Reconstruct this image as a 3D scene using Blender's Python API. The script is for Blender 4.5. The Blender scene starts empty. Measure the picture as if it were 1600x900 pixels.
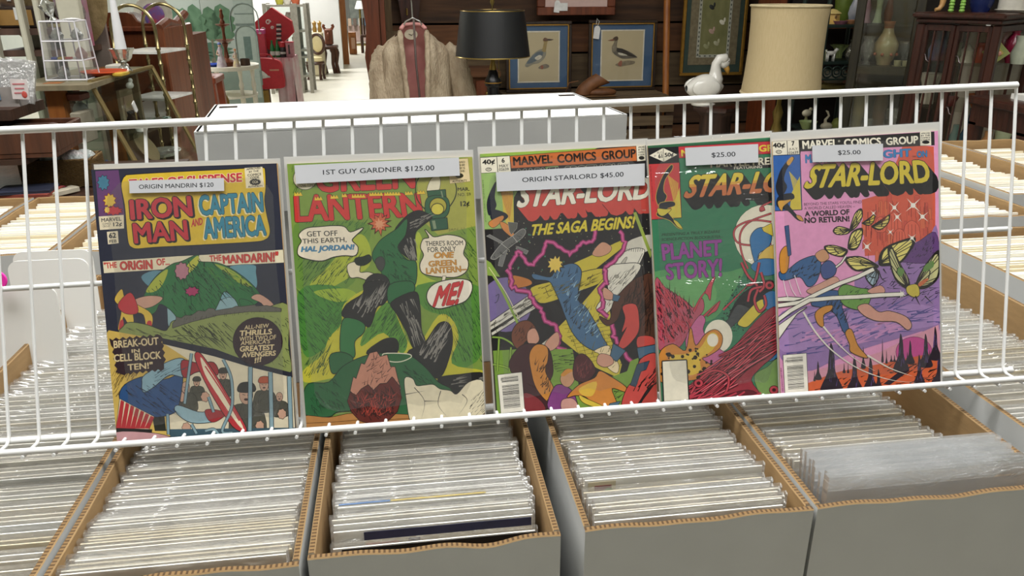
import bpy, math, random
from math import sin, cos, pi, radians
from mathutils import Vector, Matrix
random.seed(7)
D = bpy.data
SC = bpy.context.scene
COL = SC.collection

# ------------------------------------------------------------------ camera
T = 1.10                                   # height of the rims of the comic boxes
FPX, PITCH, YAW, ROLL = 1220.72, 0.3704, 0.1399, -0.0018
CAM = Vector((0, 0, T + .4247))
_R0 = Vector((cos(YAW), -sin(YAW), 0))
FWD = Vector((sin(YAW)*cos(PITCH), cos(YAW)*cos(PITCH), -sin(PITCH)))
_U0 = _R0.cross(FWD)
RIGHT = _R0*cos(ROLL) + _U0*sin(ROLL)
UP = -_R0*sin(ROLL) + _U0*cos(ROLL)
cd = D.cameras.new('camera')
cam = D.objects.new('camera', cd)
COL.objects.link(cam)
cam.matrix_world = Matrix(((RIGHT.x, UP.x, -FWD.x, CAM.x), (RIGHT.y, UP.y, -FWD.y, CAM.y), (RIGHT.z, UP.z, -FWD.z, CAM.z), (0, 0, 0, 1)))
cd.sensor_width = 36
cd.lens = 36*FPX/1600
cd.clip_start, cd.clip_end = .02, 80
SC.camera = cam

# ------------------------------------------------------------------ light and exposure
vs = SC.view_settings
vs.view_transform = 'Standard'
vs.look = 'None'
vs.gamma = 1
vs.use_curve_mapping = False
vs.exposure = .1
w = D.worlds.new('world')
SC.world = w
w.use_nodes = True
w.node_tree.nodes['Background'].inputs[0].default_value = (.95, .98, 1, 1)
w.node_tree.nodes['Background'].inputs[1].default_value = .12
CEIL = 3.3
LAMPS = [(-.7, .5, 44), (.95, .5, 44), (-1.9, 1.7, 34), (.6, 3.4, 26), (1.9, 1.7, 30), (-3.2, 7.5, 95), (-1.3, 11, 105), (-2.5, 15.5, 140), (-1.5, 21, 170)]
LIGHT_Z = 3.2

def lamp(x, y, watts):
    l = D.lights.new('fluorescent_tube_light', 'AREA')
    l.shape = 'RECTANGLE'
    l.size, l.size_y = 1.25, .5
    l.energy = watts*LIGHT_GAIN
    l.color = (1, .995, .98)
    o = D.objects.new('fluorescent_tube_light', l)
    o.location = (x, y, LIGHT_Z)
    COL.objects.link(o)

LIGHT_GAIN = 1.0
for _l in LAMPS:
    lamp(*_l)

# ------------------------------------------------------------------ pixel helpers (photo treated as 1600x900)
def ray(u, v):
    return FWD + RIGHT*((u-800)/FPX) + UP*((450-v)/FPX)
def at(u, v, y):                           # point seen at pixel (u, v) standing at distance y
    d = ray(u, v)
    return CAM + d*((y-CAM.y)/d.y)
def onz(u, v, z):
    d = ray(u, v)
    return CAM + d*((z-CAM.z)/d.z)
def mpp(p):                                # metres per photo pixel at point p
    return (Vector(p)-CAM).dot(FWD)/FPX

# ------------------------------------------------------------------ materials
def lin(c):
    c = c/255
    return c/12.92 if c <= .04045 else ((c+.055)/1.055)**2.4
GAIN = 1.0
def rgb(c, g=1.0):
    if isinstance(c, str):
        c = tuple(int(c[i:i+2], 16) for i in (0, 2, 4))
    return tuple(min(.92, lin(x)*g) for x in c[:3])+(1,)
_MC = {}
def mat(name, c, rough=.5, metal=0, var=.12, scale=30, bump=0, bscale=80, coat=0, stretch=None, second=None, emit=0, spec=.5):
    key = name
    if key in _MC:
        return _MC[key]
    m = D.materials.new(name)
    m.use_nodes = True
    nt = m.node_tree
    N, L = nt.nodes, nt.links
    b = N['Principled BSDF']
    b.inputs['Roughness'].default_value = rough
    b.inputs['Metallic'].default_value = metal
    b.inputs['Specular IOR Level'].default_value = spec
    if coat:
        b.inputs['Coat Weight'].default_value = coat
        b.inputs['Coat Roughness'].default_value = .15
    c1 = rgb(c)
    tc = N.new('ShaderNodeTexCoord')
    mp = N.new('ShaderNodeMapping')
    L.new(tc.outputs['Object'], mp.inputs['Vector'])
    if stretch:
        mp.inputs['Scale'].default_value = stretch
    no = N.new('ShaderNodeTexNoise')
    no.inputs['Scale'].default_value = scale
    no.inputs['Detail'].default_value = 3
    L.new(mp.outputs[0], no.inputs['Vector'])
    mx = N.new('ShaderNodeMix')
    mx.data_type = 'RGBA'
    c2 = rgb(second) if second else tuple(x*(1-var) for x in c1[:3])+(1,)
    c1b = c1 if second else tuple(min(.95, x*(1+var)) for x in c1[:3])+(1,)
    mx.inputs[6].default_value = c1b
    mx.inputs[7].default_value = c2
    rp = N.new('ShaderNodeMapRange')
    rp.inputs[1].default_value, rp.inputs[2].default_value = .3, .7
    L.new(no.outputs['Fac'], rp.inputs[0])
    L.new(rp.outputs[0], mx.inputs[0])
    L.new(mx.outputs[2], b.inputs['Base Color'])
    if bump:
        n2 = N.new('ShaderNodeTexNoise')
        n2.inputs['Scale'].default_value = bscale
        n2.inputs['Detail'].default_value = 4
        L.new(mp.outputs[0], n2.inputs['Vector'])
        bp = N.new('ShaderNodeBump')
        bp.inputs['Strength'].default_value = bump
        bp.inputs['Distance'].default_value = .01
        L.new(n2.outputs['Fac'], bp.inputs['Height'])
        L.new(bp.outputs[0], b.inputs['Normal'])
    if emit:
        b.inputs['Emission Color'].default_value = c1
        b.inputs['Emission Strength'].default_value = emit
    _MC[key] = m
    return m
def clear(name, tint=(1, 1, 1), gloss=.08, rough=.12, bump=0, bscale=40, stretch=(1, 1, 1), film=0, filmc=(.8, .8, .8)):
    """clear plastic or glass sheet: see-through, with a glossy skin that wrinkles"""
    if name in _MC:
        return _MC[name]
    m = D.materials.new(name)
    m.use_nodes = True
    nt = m.node_tree
    N, L = nt.nodes, nt.links
    N.remove(N['Principled BSDF'])
    out = N['Material Output']
    tr = N.new('ShaderNodeBsdfTransparent')
    tr.inputs[0].default_value = tuple(tint)+(1,)
    gl = N.new('ShaderNodeBsdfGlossy')
    gl.inputs['Roughness'].default_value = rough
    lw = N.new('ShaderNodeLayerWeight')
    lw.inputs[0].default_value = .35
    mr = N.new('ShaderNodeMapRange')
    mr.inputs[3].default_value, mr.inputs[4].default_value = gloss, min(1, gloss*5)
    L.new(lw.outputs['Fresnel'], mr.inputs[0])
    mx = N.new('ShaderNodeMixShader')
    L.new(mr.outputs[0], mx.inputs[0])
    last = tr
    if film:
        df = N.new('ShaderNodeBsdfDiffuse')
        df.inputs[0].default_value = tuple(filmc)+(1,)
        m2 = N.new('ShaderNodeMixShader')
        m2.inputs[0].default_value = film
        L.new(tr.outputs[0], m2.inputs[1])
        L.new(df.outputs[0], m2.inputs[2])
        last = m2
    L.new(last.outputs[0], mx.inputs[1])
    L.new(gl.outputs[0], mx.inputs[2])
    L.new(mx.outputs[0], out.inputs['Surface'])
    if bump:
        tc = N.new('ShaderNodeTexCoord')
        mp = N.new('ShaderNodeMapping')
        mp.inputs['Scale'].default_value = stretch
        L.new(tc.outputs['Object'], mp.inputs['Vector'])
        n = N.new('ShaderNodeTexNoise')
        n.inputs['Scale'].default_value = bscale
        n.inputs['Detail'].default_value = 3
        n.inputs['Distortion'].default_value = 1.5
        L.new(mp.outputs[0], n.inputs['Vector'])
        bp = N.new('ShaderNodeBump')
        bp.inputs['Strength'].default_value = bump
        bp.inputs['Distance'].default_value = .02
        L.new(n.outputs['Fac'], bp.inputs['Height'])
        L.new(bp.outputs[0], gl.inputs['Normal'])
    _MC[name] = m
    return m
def wood(name, c, dark, scale=3, rough=.45, axis=2, coat=0):
    if name in _MC:
        return _MC[name]
    st = [14, 14, 14]
    st[axis] = 1.2
    return mat(name, c, rough, var=.2, scale=scale, stretch=tuple(st), second=dark, bump=.15, bscale=scale*2, coat=coat)

# ------------------------------------------------------------------ mesh builder
def rotm(rx=0, ry=0, rz=0):
    return (Matrix.Rotation(rz, 3, 'Z') @ Matrix.Rotation(ry, 3, 'Y') @ Matrix.Rotation(rx, 3, 'X'))
class MB:
    def __init__(s):
        s.v, s.f, s.m, s.mats = [], [], [], []
    def mi(s, m):
        if m not in s.mats:
            s.mats.append(m)
        return s.mats.index(m)
    def add(s, vs, fs, m, R=None, loc=None):
        o = len(s.v)
        for p in vs:
            p = Vector(p)
            if R is not None:
                p = R @ p
            if loc is not None:
                p = p + Vector(loc)
            s.v.append(p)
        k = s.mi(m)
        for f in fs:
            s.f.append([i+o for i in f])
            s.m.append(k)
        return s
    def box(s, c, d, m, R=None, ch=0):
        x, y, z = d[0]/2, d[1]/2, d[2]/2
        if ch:
            b = min(ch, x*.9, y*.9, z*.9)
            vs, fs = [], []
            ring = [(-x+b, -y), (x-b, -y), (x, -y+b), (x, y-b), (x-b, y), (-x+b, y), (-x, y-b), (-x, -y+b)]
            inn = [(px*(x-b)/x, py*(y-b)/y) for px, py in ring]
            lev = [(inn, -z), (ring, -z+b), (ring, z-b), (inn, z)]
            for r_, zz in lev:
                vs += [(a, b_, zz) for a, b_ in r_]
            for l in range(3):
                for i in range(8):
                    j = (i+1) % 8
                    fs.append((l*8+i, l*8+j, l*8+8+j, l*8+8+i))
            fs.append(tuple(range(7, -1, -1)))
            fs.append(tuple(range(24, 32)))
            return s.add(vs, fs, m, R, c)
        vs = [(a, b, c_) for c_ in (-z, z) for b in (-y, y) for a in (-x, x)]
        return s.add(vs, [(0, 2, 3, 1), (4, 5, 7, 6), (0, 1, 5, 4), (2, 6, 7, 3), (0, 4, 6, 2), (1, 3, 7, 5)], m, R, c)
    def hexa(s, p, m):                      # eight corners: bottom four, top four
        return s.add(p, [(3, 2, 1, 0), (4, 5, 6, 7), (0, 1, 5, 4), (1, 2, 6, 5), (2, 3, 7, 6), (3, 0, 4, 7)], m)
    def tube(s, path, r, m, n=8, closed=False, flat=1):
        P = [Vector(p) for p in path]
        rs = r if isinstance(r, (list, tuple)) else [r]*len(P)
        vs, fs = [], []
        prev = None
        for i, p in enumerate(P):
            if closed:
                t = P[(i+1) % len(P)]-P[i-1]
            else:
                t = P[min(i+1, len(P)-1)]-P[max(i-1, 0)]
            t.normalize()
            if prev is None:
                a = Vector((0, 0, 1)) if abs(t.z) < .9 else Vector((0, 1, 0))
                u = t.cross(a).normalized()
            else:
                u = (prev-t*prev.dot(t)).normalized()
            prev = u
            w_ = t.cross(u)
            for k in range(n):
                a = 2*pi*k/n
                vs.append(p+(u*cos(a)+w_*sin(a)*flat)*rs[i])
        m_ = len(P)
        for i in range(m_ if closed else m_-1):
            j = (i+1) % m_
            for k in range(n):
                l = (k+1) % n
                fs.append((i*n+k, i*n+l, j*n+l, j*n+k))
        if not closed:
            fs.append(tuple(range(n-1, -1, -1)))
            fs.append(tuple(range((m_-1)*n, m_*n)))
        return s.add(vs, fs, m)
    def cyl(s, p0, p1, r0, r1, m, n=14):
        return s.tube([p0, p1], [r0, r1], m, n)
    def lathe(s, prof, m, n=24, loc=(0, 0, 0), R=None, sx=1, sy=1, wob=0, lobes=0):
        vs, fs = [], []
        for r, z in prof:
            for k in range(n):
                a = 2*pi*k/n
                rr = max(r, 1e-5)*(1+wob*cos(lobes*a))
                vs.append((rr*cos(a)*sx, rr*sin(a)*sy, z))
        for i in range(len(prof)-1):
            for k in range(n):
                l = (k+1) % n
                fs.append((i*n+k, i*n+l, (i+1)*n+l, (i+1)*n+k))
        if prof[0][0] > 1e-4:
            fs.append(tuple(range(n-1, -1, -1)))
        if prof[-1][0] > 1e-4:
            fs.append(tuple(range((len(prof)-1)*n, len(prof)*n)))
        return s.add(vs, fs, m, R, loc)
    def ell(s, c, r, m, n=16, k=10, R=None):
        r = (r, r, r) if isinstance(r, (int, float)) else r
        pr = [(cos(-pi/2+pi*i/k), sin(-pi/2+pi*i/k)) for i in range(k+1)]
        vs, fs = [], []
        for a, z in pr:
            for j in range(n):
                t = 2*pi*j/n
                vs.append((max(a, 1e-4)*cos(t)*r[0], max(a, 1e-4)*sin(t)*r[1], z*r[2]))
        for i in range(k):
            for j in range(n):
                l = (j+1) % n
                fs.append((i*n+j, i*n+l, (i+1)*n+l, (i+1)*n+j))
        return s.add(vs, fs, m, R, c)
    def prism(s, o, y0, y1, m, R=None, loc=None):   # outline (x, z) from y0 to y1
        n = len(o)
        vs = [(x, y0, z) for x, z in o]+[(x, y1, z) for x, z in o]
        fs = [tuple(range(n)), tuple(range(2*n-1, n-1, -1))]
        for i in range(n):
            j = (i+1) % n
            fs.append((i, i+n, j+n, j))
        return s.add(vs, fs, m, R, loc)
    def grid(s, fn, nu, nv, m, closed=False):
        vs = [fn(i/(nu-1) if not closed else i/nu, j/(nv-1)) for j in range(nv) for i in range(nu)]
        fs = []
        for j in range(nv-1):
            for i in range(nu if closed else nu-1):
                k = (i+1) % nu
                fs.append((j*nu+i, j*nu+k, (j+1)*nu+k, (j+1)*nu+i))
        return s.add(vs, fs, m)
    def mesh(s, name, smooth=40):
        me = D.meshes.new(name)
        me.from_pydata([tuple(p) for p in s.v], [], s.f)
        for m in s.mats:
            me.materials.append(m)
        me.polygons.foreach_set('material_index', s.m)
        me.update()
        if smooth:
            me.polygons.foreach_set('use_smooth', [True]*len(me.polygons))
            me.set_sharp_from_angle(angle=radians(smooth))
        return me
    def build(s, name, parent=None, loc=None, rz=0, smooth=40):
        o = D.objects.new(name, s.mesh(name, smooth))
        COL.objects.link(o)
        if parent is not None:
            o.parent = parent
        if loc is not None:
            o.location = loc
        if rz:
            o.rotation_euler = (0, 0, rz)
        return o
def tag(o, label, cat, group=None, kind=None):
    if label:
        o['label'] = label
    if cat:
        o['category'] = cat
    if group:
        o['group'] = group
    if kind:
        o['kind'] = kind
    return o
def thing(name, label, cat, loc=(0, 0, 0), rz=0, group=None):
    o = D.objects.new(name, None)
    COL.objects.link(o)
    o.empty_display_size = .05
    o.location = loc
    o.rotation_euler = (0, 0, rz)
    return tag(o, label, cat, group)
def struct(name, mb, loc=None):
    o = mb.build(name, loc=loc)
    o['kind'] = 'structure'
    return o
def copy_tree(o, parent=None):
    c = o.copy()
    COL.objects.link(c)
    if parent is not None:
        c.parent = parent
    for ch in [x for x in D.objects if x.parent == o]:
        copy_tree(ch, c)
    return c

# ------------------------------------------------------------------ the room
m_floor = mat('pale_vinyl_floor', 'd9d5c6', .35, var=.05, scale=3, bump=.02)
m_ceil = mat('white_ceiling_tile', 'e6e4dc', .9, var=.03)
m_white_wall = mat('white_painted_wall', 'dfe0e0', .8, var=.02, scale=4)
m_grey_wall = mat('pale_grey_wall', 'bfc4bd', .8, var=.04, scale=4)
struct('floor', MB().box((0, 12, -.05), (16, 36, .1), m_floor))
struct('ceiling', MB().box((0, 12, CEIL+.05), (16, 36, .1), m_ceil))
struct('wall_left', MB().box((-6.05, 12, CEIL/2), (.1, 36, CEIL), m_grey_wall))
struct('wall_right', MB().box((6.05, 12, CEIL/2), (.1, 36, CEIL), m_grey_wall))
struct('wall_back', MB().box((0, 30.05, CEIL/2), (16, .1, CEIL), m_white_wall))
struct('wall_front', MB().box((0, -6.05, CEIL/2), (16, .1, CEIL), m_white_wall))

# ------------------------------------------------------------------ tables and comic boxes
m_lam = wood('brown_laminate', '7a6a58', '5c4c3c', scale=2, axis=0)
m_steel = mat('grey_table_leg', '777a7c', .35, .8)
m_board = mat('white_coated_cardboard', 'bfc0be', .42, var=.035, scale=14, bump=.06, bscale=22)
m_kraft = mat('brown_kraft_liner', 'a3845a', .8, var=.08, scale=40, stretch=(1, 1, 3), bump=.04)
def edge_mat(name, axis):
    m = mat(name, 'b08c5c', .9, var=.1)
    nt = m.node_tree
    N, L = nt.nodes, nt.links
    b = N['Principled BSDF']
    tc = N.new('ShaderNodeTexCoord')
    wv = N.new('ShaderNodeTexWave')
    wv.wave_type = 'BANDS'
    wv.bands_direction = axis
    wv.inputs['Scale'].default_value = 75
    wv.inputs['Distortion'].default_value = 1.2
    wv.inputs['Detail'].default_value = 1
    L.new(tc.outputs['Object'], wv.inputs['Vector'])
    cr = N.new('ShaderNodeValToRGB')
    cr.color_ramp.elements[0].position, cr.color_ramp.elements[0].color = .28, rgb('4c371f')
    cr.color_ramp.elements[1].position, cr.color_ramp.elements[1].color = .55, rgb('7f6440')
    L.new(wv.outputs['Fac'], cr.inputs[0])
    L.new(cr.outputs[0], b.inputs['Base Color'])
    return m
m_edge_x, m_edge_y = edge_mat('corrugated_edge_along_front', 'X'), edge_mat('corrugated_edge_along_side', 'Y')
m_ply = mat('cardboard_ply', 'a68960', .9, var=.06)

TABLE_TOP = T-.29
def folding_table(x0, x1, y0, y1, label):
    t = thing('folding_table', label, 'table', ((x0+x1)/2, (y0+y1)/2, 0), 0, 'tables under the comic boxes')
    a, b = (x1-x0)/2, (y1-y0)/2
    MB().box((0, 0, TABLE_TOP-.015), (2*a, 2*b, .03), m_lam, ch=.006).build('tabletop', t)
    for sx in (-1, 1):
        for sy in (-1, 1):
            MB().cyl((sx*(a-.15), sy*(b-.1), 0), (sx*(a-.15), sy*(b-.1), TABLE_TOP-.03), .016, .016, m_steel).build('leg', t)
folding_table(-1.12, 1.9, .47, 1.275, 'long table that carries the front row of comic boxes')
folding_table(-1.12, -.2, 1.28, 1.80, 'short table that carries the three short comic boxes')
folding_table(.1, 1.9, 1.28, 2.06, 'table that carries the back row of boxes past the end of the rack')

def panel(name, parent, L_, thick, z0, z1, m_out, m_in, m_top, loc, rz, wavy=0, dip=None, seed=0):
    """cardboard wall: local x runs along it, outside at -y, rim wavy"""
    r = random.Random(seed)
    n = 26
    mb = MB()
    xs = [-L_/2+L_*i/n for i in range(n+1)]
    top = []
    k1, k2, p1, p2 = r.uniform(2, 4), r.uniform(6, 9), r.uniform(0, 6), r.uniform(0, 6)
    for i, x in enumerate(xs):
        q = i/n
        t = wavy*(sin(k1*q*3+p1)+.5*sin(k2*q*3+p2))*sin(pi*q)**.5
        if dip:
            t += -dip[1]*math.exp(-((q-dip[0])/.12)**2)
        top.append(z1+t)
    h = thick/2
    vs = []
    for x, zt in zip(xs, top):
        vs += [(x, -h, z0), (x, -h, zt-.0012), (x, -h*.72, zt), (x, h*.72, zt), (x, h, zt-.0012), (x, h, z0)]
    def strip(a, b):
        return [(6*i+a, 6*i+6+a, 6*i+6+b, 6*i+b) for i in range(n)]
    mb.add(vs, strip(0, 1), m_out)
    o = len(mb.v)
    for fl, mm in (((1, 2), m_out if m_out is m_kraft else m_ply), ((2, 3), m_top), ((3, 4), m_ply), ((4, 5), m_in)):
        k = mb.mi(mm)
        for f in strip(*fl):
            mb.f.append(list(f))
            mb.m.append(k)
    k = mb.mi(m_out)
    for f in ((0, 1, 2, 3, 4, 5), tuple(6*n+q for q in (5, 4, 3, 2, 1, 0))):
        mb.f.append(list(f))
        mb.m.append(k)
    ob = mb.build(name, parent, loc, rz, smooth=30)
    return ob
BOX_H = .287
def comic_box(x0, x1, y0, y1, label, rz=0, seed=1, rim=0, dip=None, wavy=.0007, group='cardboard comic boxes'):
    cx, cy = (x0+x1)/2, (y0+y1)/2
    a, b = (x1-x0)/2, (y1-y0)/2
    t = thing('comic_box', label, 'box', (cx, cy, T-BOX_H), rz, group)
    th = .0055
    MB().box((0, 0, .004), (2*a-.004, 2*b-.004, .006), m_kraft).build('base', t)
    H = BOX_H+rim
    panel('front_panel', t, 2*a, th, 0, H, m_board, m_kraft, m_edge_x, (0, -b+th/2, 0), 0, wavy*1.6, dip, seed)
    panel('back_panel', t, 2*a, th, 0, H, m_board, m_kraft, m_edge_x, (0, b-th/2, 0), pi, wavy, None, seed+1)
    for s, nm in ((-1, 'side_panel'), (1, 'side_panel')):
        o = panel(nm, t, 2*b-2*th, th, 0, H+.001, m_board, m_kraft, m_edge_x, (s*(a-th/2), 0, 0), s*pi/2, wavy, None, seed+2+s)
    return t
B0 = (-.487, -.297, .505, 1.235)
B1 = (-.2915, -.0975, .512, 1.235)
B2 = (-.0915, .1134, .518, 1.24)
B3 = (.1345, .3375, .520, 1.245)
B4 = (.3415, .581, .521, 1.25)
B5 = (.617, .862, .52, 1.255)
B6 = (.93, 1.165, .53, 1.262)
comic_box(*B0, 'open comic box at the near corner of the table, with no comic displayed over it', seed=11)
comic_box(*B1, 'open white comic box below the displayed comic tagged $120', seed=21, wavy=.0009)
comic_box(*B2, 'open white comic box below the displayed comic tagged $125.00, front rim sagging', seed=31, dip=(.72, .005), wavy=.0011)
comic_box(*B3, 'open white comic box below the displayed comic tagged $45.00', seed=41, wavy=.0009)
comic_box(*B4, 'wide open white comic box below the two comics tagged $25.00', seed=51, wavy=.0011)
comic_box(*B5, 'open comic box past the wide front box, beyond the end of the rack', seed=61)
comic_box(*B6, 'open comic box at the far end of the front row, white outer side showing', seed=71)
R2 = [(-1.02, -.79, 1.36, 1.765), (-.782, -.607, 1.36, 1.765), (-.6, -.385, 1.36, 1.765),
      (1.03, 1.25, 1.33, 1.99), (1.262, 1.49, 1.44, 2.0), (1.5, 1.735, 1.44, 2.01)]
RL = ['outermost of three short comic boxes in the back row beside the wicker basket', 'middle of three short comic boxes in the back row in front of the wicker basket',
      'innermost of three short comic boxes in the back row, behind the $120 comic',
      'back row comic box nearest the pink comic, lower brown side showing', 'back row comic box with a plain white front panel', 'back row comic box closest to the dark glass cabinet']
for i, (r, l) in enumerate(zip(R2, RL)):
    comic_box(*r, l, seed=100+10*i, rim=.012 if i > 3 else 0)
BM = (-.72, -.495, .52, 1.225)
comic_box(*BM, 'comic box of tall blank white divider boards beside the corner box', seed=171, rim=-.03)

# white boards standing in that box
m_divider = mat('white_divider_board', 'e2e2de', .45, var=.02, scale=6)
def divider(u0, v0, u1, v1, y, label, lean=.12):
    a, b = at(u0, v0, y), at(u1, v1, y)
    W = (b-a).length
    z = (a.z+b.z)/2
    H = z-(T-BOX_H+.008)
    o = []
    rr = .014
    for cx, cz, a0 in ((W/2-rr, H-rr, 0), (-W/2+rr, H-rr, pi/2)):
        o += [(cx+rr*cos(a0+pi/2*k/5), cz+rr*sin(a0+pi/2*k/5)) for k in range(6)]
    o += [(-W/2, 0), (W/2, 0)]
    mb = MB()
    mb.prism(o, -.0015, .0015, m_divider, R=rotm(rx=-lean))
    ob = mb.build('divider_board', loc=((a.x+b.x)/2, y-sin(lean)*H, T-BOX_H+.008), rz=0)
    tag(ob, label, 'board', 'blank white boards in the corner box')
divider(18, 393, 142, 385, 1.165, 'blank white divider board, rearmost of the overlapping three')
divider(10, 407, 136, 399, 1.10, 'blank white divider board, middle of the overlapping three')
divider(-62, 452, 86, 442, .985, 'blank white divider board, frontmost of the overlapping three')
pk = at(-4, 437, .972)
tag(MB().lathe([(0, 0), (.011, 0), (.012, .0015), (.011, .003), (0, .003)], mat('hot_pink_paper', 'ff2fae', .6), R=rotm(rx=pi/2-.1)).build('pink_sticker', loc=pk), 'hot pink sticker stuck to the frontmost blank white board', 'sticker')

# ------------------------------------------------------------------ filed comics: one sheet kind after another, each comic an object
m_bag = clear('clear_comic_bag', gloss=.12, rough=.16, bump=.55, bscale=26, stretch=(1, 1, 2.5), film=.09, filmc=(.98, .97, .94))
m_bag_loose = clear('loose_clear_bag', gloss=.11, rough=.16, bump=.4, bscale=20, stretch=(1, 1, 3), film=.26, filmc=(.88, .9, .9))
BOARDS = [mat('board_white_%s' % n, c, .6, var=.04, scale=9) for n, c in (('cool', 'f0eee6'), ('warm', 'eee7d6'), ('cream', 'e0d4b6'), ('bright', 'f8f6f0'), ('grey', 'e0dccd'))]
PAGES = [mat('page_edge_%s' % n, c, .8, var=.05) for n, c in (('pale', 'd8cdb4'), ('tan', 'b9a584'), ('grey', 'bdb9ae'))]
def comic_meshes(bi, pi_, loose=False, w_=.1685, h=.262):
    mb = MB()
    hb = h
    if loose:
        h = .236
    mb.box((0, -.0008, h/2), (w_+.003, .0014, h), BOARDS[bi])
    mb.box((0, .0009, h/2-.003), (w_, .0020, h-.008), PAGES[pi_])
    body = mb.mesh('bagged_comic', 0)
    mb = MB()
    W2, H2 = w_+(.034 if loose else .0075), hb+(.012 if loose else .0035)
    y0, y1 = -.0021, .0022
    nx = 9
    def sheet(y, s):
        vs, fs = [], []
        for j in range(4):
            for i in range(nx):
                x = -W2/2+W2*i/(nx-1)
                z = H2*(0, .5, .95, 1)[j]
                vs.append((x, y+(.0003*sin(i*1.9+j) if j > 0 else 0), z))
        for j in range(3):
            for i in range(nx-1):
                fs.append((j*nx+i, j*nx+i+1, (j+1)*nx+i+1, (j+1)*nx+i))
        return vs, fs
    m_ = m_bag_loose if loose else m_bag
    mb.add(*sheet(y0, 1), m_)
    mb.add(*sheet(y1, -1), m_)
    for x in (-W2/2, W2/2):
        mb.add([(x, y0, 0), (x, y1, 0), (x, y1, H2), (x, y0, H2)], [(0, 1, 2, 3)], m_)
    mb.add([(-W2/2, y1, H2), (W2/2, y1, H2), (W2/2, y0-.0004, H2-.014), (-W2/2, y0-.0004, H2-.014)], [(0, 1, 2, 3)], m_)
    return body, mb.mesh('poly_bag', 0)
VAR = [comic_meshes(*k) for k in ((0, 0), (1, 0), (3, 0), (2, 1), (4, 2), (0, 2), (1, 1))]
LOOSE = [comic_meshes(*k, True) for k in ((4, 2), (3, 2))]
n_filed = 0
def file_comic(kind, x, y, z, lean, yaw, label, group):
    global n_filed
    b, g = kind
    o = D.objects.new('bagged_comic', b)
    COL.objects.link(o)
    o.location = (x, y, z)
    o.rotation_euler = (-lean, 0, yaw)
    tag(o, label, 'comic book', group)
    p = D.objects.new('poly_bag', g)
    COL.objects.link(p)
    p.parent = o
    n_filed += 1
    return o
def fill(bx, ya, yb, pitch, top0, top1, lean0, lean1, label, group, seed, xoff=0, kinds=VAR, xj=.0035, weights=None):
    """comics from ya to yb measured where their tops show"""
    r = random.Random(seed)
    n = int((yb-ya)/pitch)
    cx = (bx[0]+bx[1])/2+xoff
    for i in range(n):
        q = i/max(1, n-1)
        lean = lean0+(lean1-lean0)*q
        top = top0+(top1-top0)*q+r.choice((-.004, -.002, 0, 0, .001, .002, .003))+r.uniform(-.001, .001)
        y = ya+pitch*i+r.uniform(-.0004, .0004)
        hh = .268
        k = r.choices(kinds, weights)[0] if weights else r.choice(kinds)
        slope = (x_shift.get(group, 0))*(q-.5)
        file_comic(k, cx+slope+r.uniform(-xj, xj), y-sin(lean)*hh, T+top-cos(lean)*hh, lean, r.uniform(-.002, .002), label, group)
x_shift = {}
g = 'bagged comics filed in the corner box'
fill(B0, .548, 1.16, .0084, -.008, -.024, .06, .16, 'bagged comic filed upright in the box at the near corner of the table', g, 1)
g = 'bagged comics filed under the $120 comic'
fill(B1, .532, .775, .0047, -.001, -.018, .03, .15, 'bagged comic filed upright below the displayed navy comic with the yellow title panel', g, 2)
g = 'bagged comics filed under the $125.00 comic'
fill(B2, .569, .775, .0046, .0, -.018, .09, .17, 'bagged comic filed upright below the displayed green comic with speech balloons', g, 3, weights=(4, 2, 4, 1, 2, 3, 1))
g = 'bagged comics filed under the $45.00 comic'
fill(B3, .540, .775, .0048, .001, -.016, .03, .16, 'bagged comic filed upright below the displayed comic with the orange banner', g, 4, weights=(3, 3, 3, 3, 1, 1, 2))
g = 'bagged comics filed under the two $25.00 comics'
fill(B4, .612, .775, .0070, -.008, -.018, .16, .20, 'bagged comic filed upright in the wide front box, behind the loose clear bags', g, 5, xoff=-.012, weights=(1, 3, 1, 4, 1, 1, 3))
g = 'loose clear bags in the wide box'
fill(B4, .543, .609, .0066, .006, .004, .04, .14, 'comic in a loose crinkled clear bag at the front of the wide box', g, 6, kinds=LOOSE, xoff=.004)
g = 'bagged comics in the box past the rack end'
fill(B5, .605, 1.24, .0098, -.020, -.020, .22, .10, 'bagged comic filed upright in the box past the end of the rack', g, 7, xoff=-.012)

# odd ones out
m_navy = mat('dark_navy_print', '2a2a48', .5, var=.15, scale=60)
m_tan = mat('tan_print', 'b3a98f', .6, var=.06)
m_rust = mat('faded_red_print', 'a9695c', .6)
m_black = mat('black_print', '1b1a1c', .5)
def special(bx, y, top, lean, label, paint):
    k = file_comic(VAR[0], (bx[0]+bx[1])/2, y-sin(lean)*.268, T+top-cos(lean)*.268, lean, 0, label, None)
    mb = MB()
    paint(mb)
    mb.build('printed_cover', k)
def blue_band(mb):
    mb.box((.012, -.0024, .2565), (.145, .0004, .008), m_navy)
    mb.box((.012, -.0024, .2465), (.145, .0004, .012), m_tan)
    mb.box((-.045, -.0027, .2465), (.028, .0003, .006), m_rust)
    mb.box((-.018, -.0027, .2465), (.010, .0003, .009), m_navy)
special(B2, .562, -.004, .07, 'bagged comic with a navy and tan cover facing out, second in its box', blue_band)
special(B2, .548, -.010, .045, 'bagged comic with a black cover top, foremost in the box with the sagging rim', lambda mb: mb.box((.004, -.0024, .2565), (.165, .0004, .010), m_black))
def blue_yellow(mb):
    mb.box((-.06, -.0008, .2622), (.045, .0014, .0012), mat('blue_cover_edge', '3b76b5', .5))
    mb.box((.005, -.0008, .2622), (.085, .0014, .0012), mat('yellow_cover_edge', 'c9b04c', .5))
special(B2, .5895, .003, .105, 'bagged comic with a blue and yellow top edge, near the sagging box rim', blue_yellow)
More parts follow.
